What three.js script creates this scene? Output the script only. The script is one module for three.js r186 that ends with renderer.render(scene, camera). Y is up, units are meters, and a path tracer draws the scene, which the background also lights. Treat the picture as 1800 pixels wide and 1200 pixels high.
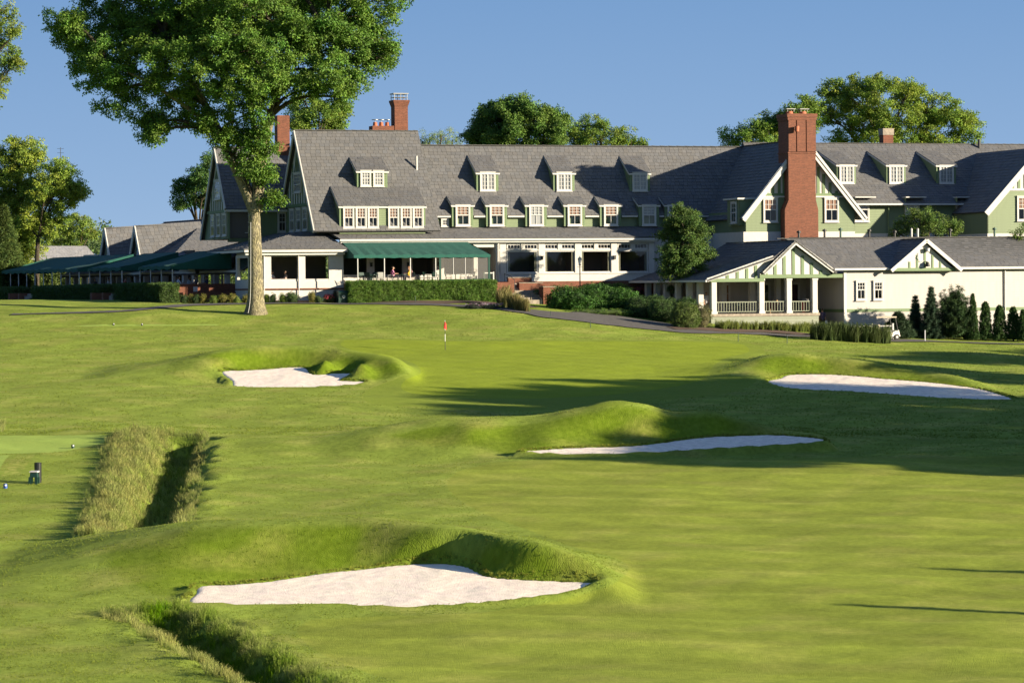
import * as THREE from 'three';
import { mergeGeometries } from 'three/addons/utils/BufferGeometryUtils.js';
import { MarchingCubes } from 'three/addons/objects/MarchingCubes.js';
import { createNoise2D, createNoise3D } from 'simplex-noise';

// ---------------------------------------------------------------- camera, sky, sun, exposure
const scene = new THREE.Scene();
const FOCAL = 5500;                                       // long lens, in pixels of an 1800 x 1200 frame
const camera = new THREE.PerspectiveCamera(2 * Math.atan(600 / FOCAL) * 180 / Math.PI, 1.5, 1, 9000);
camera.rotation.order = 'YXZ';
camera.rotation.set(-98 / FOCAL, 0, -0.009);
camera.updateMatrixWorld();
scene.add(camera);

const EXPOSURE = 2.75;
const SUN_AZ = 70 * Math.PI / 180, SUN_EL = 13.5 * Math.PI / 180;   // from the right and a little behind the camera
const sunDir = new THREE.Vector3(Math.sin(SUN_AZ) * Math.cos(SUN_EL), Math.sin(SUN_EL), Math.cos(SUN_AZ) * Math.cos(SUN_EL));
const sun = new THREE.DirectionalLight(new THREE.Color().setRGB(1, 0.868, 0.655), 5);
sun.position.copy(sunDir).multiplyScalar(300).add(new THREE.Vector3(0, 0, -220));
sun.target.position.set(0, 0, -220);
sun.castShadow = true;
sun.shadow.mapSize.set(4096, 4096);
sun.shadow.radius = 1.2;
Object.assign(sun.shadow.camera, { left: -150, right: 150, top: 120, bottom: -120, near: 1, far: 700 });
scene.add(sun, sun.target);

{ // clear evening sky: one smooth gradient by height, a little paler round the sun
  const w = 256, h = 256, data = new Float32Array(w * h * 4);
  const horizon = [0.36, 0.52, 0.735], low = [0.18, 0.342, 0.615], mid = [0.112, 0.236, 0.495], zen = [0.06, 0.138, 0.345];
  const stops = [[0, horizon], [0.035, [0.28, 0.445, 0.695]], [0.10, low], [0.35, mid], [1, zen]];
  for (let j = 0; j < h; j++) for (let i = 0; i < w; i++) {
    const el = ((j + 0.5) / h - 0.5) * Math.PI, az = ((i + 0.5) / w - 0.5) * 2 * Math.PI;
    const s = Math.max(0, Math.sin(el));
    let k = 0; while (k < stops.length - 2 && s > stops[k + 1][0]) k++;
    const f = Math.min(1, Math.max(0, (s - stops[k][0]) / (stops[k + 1][0] - stops[k][0])));
    const dx = Math.cos(el) * Math.cos(az), dz = Math.cos(el) * Math.sin(az);
    const near = Math.max(0, dx * sunDir.x + Math.sin(el) * sunDir.y + dz * sunDir.z);
    const glow = 0.25 * near * near + 0.5 * Math.pow(near, 12);
    for (let c = 0; c < 3; c++) data[(j * w + i) * 4 + c] = (stops[k][1][c] * (1 - f) + stops[k + 1][1][c] * f + glow * [0.5, 0.42, 0.3][c]) / EXPOSURE;
    data[(j * w + i) * 4 + 3] = 1;
  }
  const sky = new THREE.DataTexture(data, w, h, THREE.RGBAFormat, THREE.FloatType);
  sky.mapping = THREE.EquirectangularReflectionMapping;
  sky.magFilter = sky.minFilter = THREE.LinearFilter;
  sky.needsUpdate = true;
  scene.background = sky;
  scene.environment = sky;
}
const renderer = new THREE.WebGLRenderer({ antialias: true });
renderer.toneMapping = THREE.LinearToneMapping;
renderer.toneMappingExposure = EXPOSURE;
renderer.shadowMap.enabled = true;

// ---------------------------------------------------------------- helpers
let seedState = 12345;
const rnd = () => { seedState = (seedState + 0x6d2b79f5) | 0; let t = Math.imul(seedState ^ (seedState >>> 15), 1 | seedState); t = (t + Math.imul(t ^ (t >>> 7), 61 | t)) ^ t; return ((t ^ (t >>> 14)) >>> 0) / 4294967296; };
const reseed = (n) => { seedState = n | 0; };
const rr = (a, b) => a + (b - a) * rnd();
const noise2 = createNoise2D(rnd), noise3 = createNoise3D(rnd);
const clamp = (x, a, b) => Math.min(b, Math.max(a, x));
const mix = (a, b, f) => a + (b - a) * f;
const smooth = (a, b, x) => { const f = clamp((x - a) / (b - a), 0, 1); return f * f * (3 - 2 * f); };
const V = (x, y, z) => new THREE.Vector3(x, y, z);
const lin = (r, g, b) => new THREE.Color().setRGB(r, g, b);
const DEG = Math.PI / 180;
const WORD = ['first', 'second', 'third', 'fourth', 'fifth', 'sixth', 'seventh', 'eighth', 'ninth', 'tenth', 'eleventh', 'twelfth', 'thirteenth', 'fourteenth', 'fifteenth', 'sixteenth'];
// survey helper: where the line of sight through a point of the 1800 x 1200 frame lies at a given distance
function at(px, py, dist) {
  const v = V(px - 900, 600 - py, -FOCAL).applyQuaternion(camera.quaternion);
  return v.multiplyScalar(dist / -v.z);
}
const taken = {};
function numbered(name) { const n = taken[name] = (taken[name] ?? -1) + 1; return n ? name + '_' + String(n).padStart(3, '0') : name; }
function tag(o, label, category, group, kind) {
  if (label) o.userData.label = label;
  if (category) o.userData.category = category;
  if (group) o.userData.group = group;
  if (kind) o.userData.kind = kind;
  return o;
}
function thing(name, pos, turn, label, category, group) {
  const g = new THREE.Group();
  g.name = numbered(name); g.position.set(pos.x ?? pos[0], pos.y ?? pos[1], pos.z ?? pos[2]); g.rotation.y = turn || 0;
  scene.add(g);
  return tag(g, label, category, group);
}
function copyOf(o, pos, turn, label, scale) {
  const c = o.clone(); c.name = numbered(o.name.replace(/_\d{3}$/, '')); scene.add(c);
  if (pos) c.position.copy(pos); if (turn !== undefined) c.rotation.y = turn; if (scale) c.scale.setScalar(scale);
  c.userData = { ...o.userData, label };
  return c;
}
function lit(m) { m.castShadow = m.receiveShadow = true; return m; }

// collects faces into one geometry: uv in metres, flat normals unless given
class Geo {
  constructor() { this.p = []; this.n = []; this.t = []; this.c = []; this.col = [1, 1, 1]; }
  color(r, g, b) { this.col = [r, g, b]; return this; }
  tri(a, b, c, ta, tb, tc, n) {
    let nn = n;
    if (!nn) { const e = b.clone().sub(a), f = c.clone().sub(a); nn = e.cross(f).normalize(); }
    for (const [v, t] of [[a, ta], [b, tb], [c, tc]]) { this.p.push(v.x, v.y, v.z); this.n.push(nn.x, nn.y, nn.z); this.t.push(t[0], t[1]); this.c.push(...this.col); }
    return this;
  }
  quad(a, b, c, d) {                                       // counter-clockwise from outside
    const w = a.distanceTo(b), h = a.distanceTo(d), o = (a.x * 0.37 + a.z * 0.61) % 1;
    const n = c.clone().sub(a).cross(d.clone().sub(b)).normalize();
    this.tri(a, b, c, [o, 0], [o + w, 0], [o + w, h], n); this.tri(a, c, d, [o, 0], [o + w, h], [o, h], n);
    return this;
  }
  poly(pts) {                                              // flat convex polygon, fan
    const n = pts[1].clone().sub(pts[0]).cross(pts[2].clone().sub(pts[0])).normalize();
    const ux = pts[1].clone().sub(pts[0]).normalize(), uy = n.clone().cross(ux);
    const uv = pts.map((q) => { const d = q.clone().sub(pts[0]); return [d.dot(ux), d.dot(uy)]; });
    for (let i = 1; i < pts.length - 1; i++) this.tri(pts[0], pts[i], pts[i + 1], uv[0], uv[i], uv[i + 1], n);
    return this;
  }
  box(x0, y0, z0, x1, y1, z1) {
    const a = V(x0, y0, z0), b = V(x1, y0, z0), c = V(x1, y1, z0), d = V(x0, y1, z0), e = V(x0, y0, z1), f = V(x1, y0, z1), g = V(x1, y1, z1), h = V(x0, y1, z1);
    return this.quad(e, f, g, h).quad(b, a, d, c).quad(a, e, h, d).quad(f, b, c, g).quad(h, g, c, d).quad(a, b, f, e);
  }
  cbox(x, y, z, w, h, d) { return this.box(x - w / 2, y, z - d / 2, x + w / 2, y + h, z + d / 2); }
  hexa(p) {                                                // eight corners: bottom ring 0-3, top ring 4-7, counter-clockwise seen from above
    const [a, b, c, d, e, f, g, h] = p;
    return this.quad(d, c, b, a).quad(e, f, g, h).quad(a, b, f, e).quad(b, c, g, f).quad(c, d, h, g).quad(d, a, e, h);
  }
  bar(a, b, w, h, up = V(0, 1, 0)) {                       // square bar between two points
    const d = b.clone().sub(a).normalize(), s = d.clone().cross(up).normalize().multiplyScalar(w / 2), u = s.clone().cross(d).normalize().multiplyScalar(h / 2);
    const k = (o, i, j) => o.clone().addScaledVector(s, i).addScaledVector(u, j);
    const A = [k(a, -1, -1), k(a, 1, -1), k(a, 1, 1), k(a, -1, 1)], B = [k(b, -1, -1), k(b, 1, -1), k(b, 1, 1), k(b, -1, 1)];
    this.quad(A[0], A[1], A[2], A[3]).quad(B[1], B[0], B[3], B[2]);
    for (let i = 0; i < 4; i++) { const j = (i + 1) % 4; this.quad(A[j], A[i], B[i], B[j]); }
    return this;
  }
  tube(pts, rad, sides = 8, cap = true) {                  // smooth tapered tube along points
    const rings = []; let ref = V(0.31, 0.2, 0.93), along = 0;
    for (let i = 0; i < pts.length; i++) {
      const d = pts[Math.min(i + 1, pts.length - 1)].clone().sub(pts[Math.max(i - 1, 0)]).normalize();
      const s = d.clone().cross(ref); if (s.lengthSq() < 1e-3) s.copy(d).cross(V(1, 0, 0)); s.normalize();
      const u = s.clone().cross(d).normalize(); ref = u.clone();
      if (i) along += pts[i].distanceTo(pts[i - 1]);
      const r = typeof rad === 'number' ? rad : rad[i], ring = [];
      for (let k = 0; k <= sides; k++) { const a = k / sides * 2 * Math.PI, n = s.clone().multiplyScalar(Math.cos(a)).addScaledVector(u, Math.sin(a)); ring.push({ v: pts[i].clone().addScaledVector(n, r), n, t: [k / sides * 2 * Math.PI * Math.max(r, 0.02), along] }); }
      rings.push(ring);
    }
    const put = (q) => { this.p.push(q.v.x, q.v.y, q.v.z); this.n.push(q.n.x, q.n.y, q.n.z); this.t.push(...q.t); this.c.push(...this.col); };
    for (let i = 0; i < rings.length - 1; i++) for (let k = 0; k < sides; k++) {
      const a = rings[i][k], b = rings[i][k + 1], c = rings[i + 1][k + 1], d = rings[i + 1][k];
      put(a); put(c); put(b); put(a); put(d); put(c);
    }
    if (cap) for (const [ring, s] of [[rings[0], 1], [rings[rings.length - 1], -1]]) for (let k = 1; k < sides - 1; k++) { const a = ring[0].v, b = ring[k].v, c = ring[k + 1].v; s > 0 ? this.tri(a, b, c, [0, 0], [0, 0], [0, 0]) : this.tri(a, c, b, [0, 0], [0, 0], [0, 0]); }
    return this;
  }
  cyl(x, y0, z, y1, r0, r1 = r0, sides = 12) { return this.tube([V(x, y0, z), V(x, y1, z)], [r0, r1], sides); }
  geometry() {
    const g = new THREE.BufferGeometry();
    g.setAttribute('position', new THREE.Float32BufferAttribute(this.p, 3));
    g.setAttribute('normal', new THREE.Float32BufferAttribute(this.n, 3));
    g.setAttribute('uv', new THREE.Float32BufferAttribute(this.t, 2));
    g.setAttribute('color', new THREE.Float32BufferAttribute(this.c, 3));
    return g;
  }
  build(name, material, parent, kind) {
    const m = lit(new THREE.Mesh(this.geometry(), material)); m.name = name;
    if (parent === scene) m.name = numbered(name);
    parent.add(m); if (kind) m.userData.kind = kind;
    return m;
  }
}
// grainy tile: f(u, v) in 0..1 -> [r, g, b] 0..1 (srgb) ; wraps
function tileTexture(n, f, srgb = true, repeat = 1) {
  const data = new Uint8Array(n * n * 4);
  for (let j = 0; j < n; j++) for (let i = 0; i < n; i++) { const c = f((i + 0.5) / n, (j + 0.5) / n), k = (j * n + i) * 4; for (let q = 0; q < 3; q++) data[k + q] = clamp(Math.round((c[q] ?? c) * 255), 0, 255); data[k + 3] = 255; }
  const t = new THREE.DataTexture(data, n, n, THREE.RGBAFormat);
  t.wrapS = t.wrapT = THREE.RepeatWrapping; t.magFilter = THREE.LinearFilter; t.minFilter = THREE.LinearMipmapLinearFilter; t.generateMipmaps = true;
  if (srgb) t.colorSpace = THREE.SRGBColorSpace;
  t.repeat.set(repeat, repeat); t.needsUpdate = true;
  return t;
}
// noise that wraps round a tile
function wrapNoise(u, v, f, s = 0) { const a = u * 2 * Math.PI, b = v * 2 * Math.PI, r = f / (2 * Math.PI); return noise3(Math.cos(a) * r + s, Math.sin(a) * r + Math.cos(b) * r * 0.7, Math.sin(b) * r + s * 1.7 + Math.cos(a + b) * 0.01); }
// ---------------------------------------------------------------- terrain
// levels of the open ground along five lines of sight: at each distance the height of the ground in the frame
const SIGHT = [-100, 400, 900, 1400, 1900];
const ROWS = [
  [60, 1560, 1560, 1560, 1560, 1560], [75, 1352, 1352, 1352, 1352, 1352], [90, 1200, 1200, 1200, 1200, 1200], [106, 1062, 1062, 1062, 1062, 1062], [124, 943, 943, 943, 943, 943], [143, 850, 850, 850, 850, 852],
  [157, 790, 790, 790, 791, 796], [172, 742, 742, 742, 744, 752], [188, 698, 698, 698, 703, 713], [208, 650, 650, 650, 657, 672], [228, 611, 610, 611, 626, 643],
  [238, 584, 583, 587, 609, 627], [247, 557, 556, 559, 596, 614], [253, 542, 541, 543, 587, 607], [258, 534, 532, 533, 580, 602], [264, 530.5, 529, 530, 576, 598], [271, 529, 527, 527, 573, 594], [290, 530, 528, 525, 566, 586],
].map(([d, ...ys]) => [d, ...ys.map((y, i) => at(SIGHT[i], y, d).y)]);
ROWS.push([330, ...ROWS[ROWS.length - 1].slice(1).map((v) => Math.max(v, -3.2) - 0.1)], [420, -3, -2, -1.6, -2.4, -2.6], [1200, -6, -6, -5, -5, -6], [9000, -8, -8, -8, -8, -8]);
const MID = SIGHT.map((p) => (p - 900) / FOCAL);
function hermite(p0, p1, p2, p3, x0, x1, x2, x3, x) {
  const t = (x - x1) / (x2 - x1), w = x2 - x1;
  const m1 = ((p2 - p1) / (x2 - x1) * (x1 - x0) + (p1 - p0) / (x1 - x0) * (x2 - x1)) / (x2 - x0) * w, m2 = ((p3 - p2) / (x3 - x2) * (x2 - x1) + (p2 - p1) / (x2 - x1) * (x3 - x2)) / (x3 - x1) * w;
  const t2 = t * t, t3 = t2 * t;
  return (2 * t3 - 3 * t2 + 1) * p1 + (t3 - 2 * t2 + t) * m1 + (3 * t2 - 2 * t3) * p2 + (t3 - t2) * m2;
}
function baseHeight(x, d) {
  d = clamp(d, 60.01, 8990);
  let i = 0; while (i < ROWS.length - 2 && d > ROWS[i + 1][0]) i++;
  const r = [ROWS[Math.max(i - 1, 0)], ROWS[i], ROWS[i + 1], ROWS[Math.min(i + 2, ROWS.length - 1)]];
  const xs = [i ? r[0][0] : 2 * r[1][0] - r[2][0], r[1][0], r[2][0], i + 2 < ROWS.length ? r[3][0] : 2 * r[2][0] - r[1][0]];
  const s = clamp(x / Math.max(d, 60), MID[0] + 1e-5, MID[4] - 1e-5);
  const h = (c) => hermite(r[0][c], r[1][c], r[2][c], r[3][c], ...xs, d);
  let c = 0; while (c < 3 && s > MID[c + 1]) c++;
  const q = [Math.max(c - 1, 0), c, c + 1, Math.min(c + 2, 4)], v = q.map((k) => h(k + 1)), w = MID[1] - MID[0];
  return hermite(v[0], v[1], v[2], v[3], MID[c] - w, MID[c], MID[c + 1], MID[c + 1] + w, s);
}
// mounds: crest lines [frame x, frame y, distance, width in front, width behind]
function crest(points) {
  const c = points.map(([px, py, d, wf, wb]) => { const p = at(px, py, d); return [p.x, d, p.y - baseHeight(p.x, d), wf, wb]; });
  c[0][2] = 0; c[c.length - 1][2] = 0;
  return c;
}
const MOUNDS = [
  crest([[-260, 1010, 117, 7, 6], [-60, 996, 117, 7, 6], [60, 974, 117, 7, 6], [180, 949, 117, 6, 6], [330, 923, 116, 4.2, 6], [480, 917, 115.5, 2.9, 6], [640, 912, 115.3, 2.5, 6], [760, 924, 113.5, 1.9, 6], [870, 940, 111.6, 1.4, 6], [970, 960, 110, 1.2, 6], [1030, 986, 109.3, 1.2, 6], [1075, 1012, 109, 1.8, 6], [1130, 1030, 109, 3, 6]]),
  crest([[540, 768, 162, 6, 6], [620, 762, 162, 6, 6], [690, 750, 162, 5, 6], [760, 740, 162, 4.5, 6], [860, 737, 162, 3.6, 6], [950, 733, 162, 2.8, 6], [1020, 718, 162, 2.4, 6], [1080, 705, 162.3, 2.2, 6], [1130, 709, 162.3, 2.2, 6], [1180, 722, 162.3, 2.1, 6], [1250, 721, 162.3, 1.9, 6], [1300, 735, 162.3, 1.8, 5], [1360, 750, 162.5, 1.6, 4], [1420, 763, 162, 1.4, 4], [1480, 775, 162, 1.4, 4]]),
  crest([[140, 652, 204, 6, 8], [220, 645, 204, 6, 8], [310, 631, 204, 5, 8], [375, 616, 204, 3.6, 9], [430, 608, 204.5, 2.4, 9], [520, 607, 205, 2.2, 9], [590, 613, 204.5, 2.2, 8], [640, 623, 203, 2.2, 7], [700, 637, 201, 2.2, 6], [740, 655, 200, 3, 6]]),
  crest([[1150, 655, 207, 4, 6], [1240, 648, 207, 4, 6], [1305, 636, 207, 3.2, 6], [1350, 624, 207, 2.6, 7], [1400, 620, 207, 2.2, 7], [1450, 626, 207, 2.0, 7], [1500, 631, 206.5, 2.0, 7], [1560, 640, 206, 2.0, 7], [1620, 652, 205, 1.8, 6], [1700, 668, 202, 1.8, 5], [1790, 690, 199, 2, 5], [1850, 705, 198, 2, 5]]),
];
const BUMPS = [[at(572, 652, 200.8), 0.8, 1.6, 1.15], [at(632, 660, 199.2), 0.9, 1.7, 1.05], [at(690, 655, 198.5), 1.3, 2.4, 0.22], [at(830, 770, 158.5), 1.2, 1.8, 0.35], [at(960, 770, 158.5), 1.6, 2, 0.4], [at(900, 640, 212), 9, 7, 0.25], [at(1330, 660, 203), 2.2, 2.8, 0.35],
  [at(480, 720, 182), 9, 5, 0.35], [at(150, 700, 186), 8, 5, 0.3], [at(700, 800, 154), 7, 4, -0.3], [at(620, 775, 160), 5, 3, 0.25], [at(250, 575, 246), 9, 4, 0.3], [at(120, 600, 232), 8, 6, 0.3], [at(1500, 640, 215), 6, 4, 0.3], [at(1700, 625, 232), 8, 4, 0.45]].map(([p, rx, rd, h]) => [p.x, -p.z, rx, rd, h]);
function gauss(k) { return Math.exp(-k * k); }
function moundLift(x, d) {
  let lift = 0;
  for (const c of MOUNDS) {
    if (x < c[0][0] || x > c[c.length - 1][0] || Math.abs(d - c[2][1]) > 28) continue;
    let i = 0; while (i < c.length - 2 && x > c[i + 1][0]) i++;
    const a = c[Math.max(i - 1, 0)], b = c[i], e = c[i + 1], f = c[Math.min(i + 2, c.length - 1)];
    const x0 = i ? a[0] : b[0] - 2, x3 = i + 2 < c.length ? f[0] : e[0] + 2;
    const g = (k) => hermite(a[k], b[k], e[k], f[k], x0, b[0], e[0], x3, x);
    const q = (d - g(1)) / (d < g(1) ? g(3) : g(4));
    lift += Math.max(0, g(2)) * gauss(q);
  }
  for (const [bx, bd, rx, rd, h] of BUMPS) { const q = ((x - bx) / rx) ** 2 + ((d - bd) / rd) ** 2; if (q < 9) lift += h * Math.exp(-q); }
  return lift;
}
// grass ditches: axis points, half width, depth
const DITCHES = [
  [[[325, 768, 164.5], [312, 790, 157.5], [297, 830, 148], [280, 880, 137.5], [262, 925, 128.5], [250, 960, 122]], 1.15, 1.25],
  [[[250, 1078, 104.4], [310, 1096, 102], [360, 1130, 98], [425, 1165, 94], [500, 1205, 89.5], [580, 1250, 85]], 1.05, 0.85],
].map(([pts, w, depth]) => ({ pts: pts.map((q) => { const p = at(...q); return [p.x, q[2]]; }), w, depth }));
function alongLine(pts, x, d) {                            // distance to a polyline, share along it, side
  let best = 1e9, s = 0, side = 0;
  for (let i = 0; i < pts.length - 1; i++) {
    const [ax, ad] = pts[i], [bx, bd] = pts[i + 1], ux = bx - ax, ud = bd - ad, l = ux * ux + ud * ud;
    const t = clamp(((x - ax) * ux + (d - ad) * ud) / l, 0, 1), ex = x - ax - ux * t, ed = d - ad - ud * t, q = Math.hypot(ex, ed);
    if (q < best) { best = q; s = (i + t) / (pts.length - 1); side = Math.sign(ux * ed - ud * ex); }
  }
  return [best, s, side];
}
// sand bunkers: outline in the frame, level of the sand h = h0 - slope * (d - d0)
const BUNKERS = [
  { d0: 105.5, h0: 10.78, slope: 0.12, out: [[333, 1059], [345, 1042], [352, 1030], [410, 1027], [470, 1022], [530, 1013], [580, 1006], [640, 1000], [700, 993], [760, 991], [800, 992], [828, 999], [850, 1011], [890, 1017], [950, 1020], [1000, 1022], [1044, 1024], [1030, 1030], [1000, 1040], [950, 1047], [880, 1056], [800, 1063], [710, 1067], [620, 1064], [560, 1063], [450, 1064], [390, 1062]] },
  { d0: 155, h0: 8.31, slope: 0.15, out: [[918, 793], [960, 790], [1000, 787.5], [1060, 785.5], [1110, 784], [1160, 779], [1200, 773], [1250, 768], [1300, 766], [1350, 764.5], [1400, 766.5], [1450, 772], [1430, 777], [1390, 780], [1330, 783.5], [1250, 788], [1180, 793], [1110, 796], [1050, 798], [980, 797.5]] },
  { d0: 195, h0: 6.24, slope: 0.15, out: [[390, 653], [430, 651], [470, 648.5], [510, 645.5], [535, 646], [545, 656], [560, 658.5], [590, 656], [618, 656.5], [605, 663], [597, 669], [640, 670.5], [622, 676], [580, 679], [530, 681.5], [480, 682.5], [430, 681], [410, 678], [408, 669]] },
  { d0: 193, h0: 7.22, slope: 0.12, out: [[1350, 670], [1372, 665], [1388, 659], [1440, 657.5], [1500, 660.5], [1560, 666], [1620, 670.5], [1680, 677], [1730, 685], [1782, 702], [1740, 704], [1690, 702], [1640, 699.5], [1560, 693.5], [1500, 689], [1440, 687], [1390, 683], [1365, 677]] },
];
for (const b of BUNKERS) {
  b.level = (d) => -(b.h0 - b.slope * (d - b.d0));
  const raw = b.out.map(([px, py]) => { const v = at(px, py, 1); const d = -(b.h0 + b.slope * b.d0) / (v.y - b.slope); return [v.x * d, d]; });
  b.poly = [];                                             // rounded outline
  for (let i = 0; i < raw.length; i++) { const p = [0, 1, 2, 3].map((k) => raw[(i + k + raw.length - 1) % raw.length]); for (let s = 0; s < 4; s++) { const t = s / 4; b.poly.push([0, 1].map((c) => 0.5 * (2 * p[1][c] + (p[2][c] - p[0][c]) * t + (2 * p[0][c] - 5 * p[1][c] + 4 * p[2][c] - p[3][c]) * t * t + (3 * p[1][c] - p[0][c] - 3 * p[2][c] + p[3][c]) * t * t * t))); } }
  b.box = [Math.min(...b.poly.map((p) => p[0])) - 3, Math.max(...b.poly.map((p) => p[0])) + 3, Math.min(...b.poly.map((p) => p[1])) - 3, Math.max(...b.poly.map((p) => p[1])) + 3];
}
function edgeDistance(poly, x, d) {                        // negative inside
  let best = 1e9, inside = false;
  for (let i = 0, j = poly.length - 1; i < poly.length; j = i++) {
    const [ax, ad] = poly[j], [bx, bd] = poly[i], ux = bx - ax, ud = bd - ad;
    const t = clamp(((x - ax) * ux + (d - ad) * ud) / (ux * ux + ud * ud + 1e-12), 0, 1), ex = x - ax - ux * t, ed = d - ad - ud * t;
    best = Math.min(best, ex * ex + ed * ed);
    if ((ad > d) !== (bd > d) && x < (bx - ax) * (d - ad) / (bd - ad) + ax) inside = !inside;
  }
  return inside ? -Math.sqrt(best) : Math.sqrt(best);
}
function groundAt(x, d) {
  let h = baseHeight(x, d);
  if (d > 80 && d < 300) {
    h += moundLift(x, d);
    h += 0.10 * noise2(x / 17, d / 14) + 0.035 * noise2(x / 6 + 9, d / 5) + (d < 250 ? 0.018 * noise2(x / 2.1, d / 1.7) + 0.008 * noise2(x / 0.9, d / 0.9) : 0);
    for (const t of DITCHES) {
      const [q, s] = alongLine(t.pts, x, d);
      if (q < t.w * 3.5) { const k = q / (t.w * (1 + 0.28 * noise2(x / 1.9, d / 2.6))); h += smooth(0, 0.08, s) * (-t.depth * gauss(k) + 0.12 * gauss((k - 1.6) / 0.7)); }
    }
    for (const b of BUNKERS) {
      if (x < b.box[0] || x > b.box[1] || d < b.box[2] || d > b.box[3]) continue;
      const s = edgeDistance(b.poly, x, d), l = b.level(d);
      if (s <= 0) h = l - 0.55 * smooth(0, 0.45, -s);
      else if (s < 3) { const k = 1 - smooth(0, 0.75, s); h = mix(h, l + 0.11 * smooth(0, 0.16, s), k); }
    }
  }
  return h;
}
const gy = (x, z) => groundAt(x, -z);
function hit(px, py) {                                     // the ground seen at a point of the frame
  let a = 70; const f = (d) => { const p = at(px, py, d); return p.y - groundAt(p.x, d); };
  while (a < 400 && f(a) > 0) a += 0.4;
  let lo = a - 0.4, hi = a; for (let i = 0; i < 20; i++) { const m = (lo + hi) / 2; f(m) > 0 ? lo = m : hi = m; }
  const p = at(px, py, hi); p.y = groundAt(p.x, hi); return p;
}
const onGround = (x, z, lift = 0) => V(x, gy(x, z) + lift, z);

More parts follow.
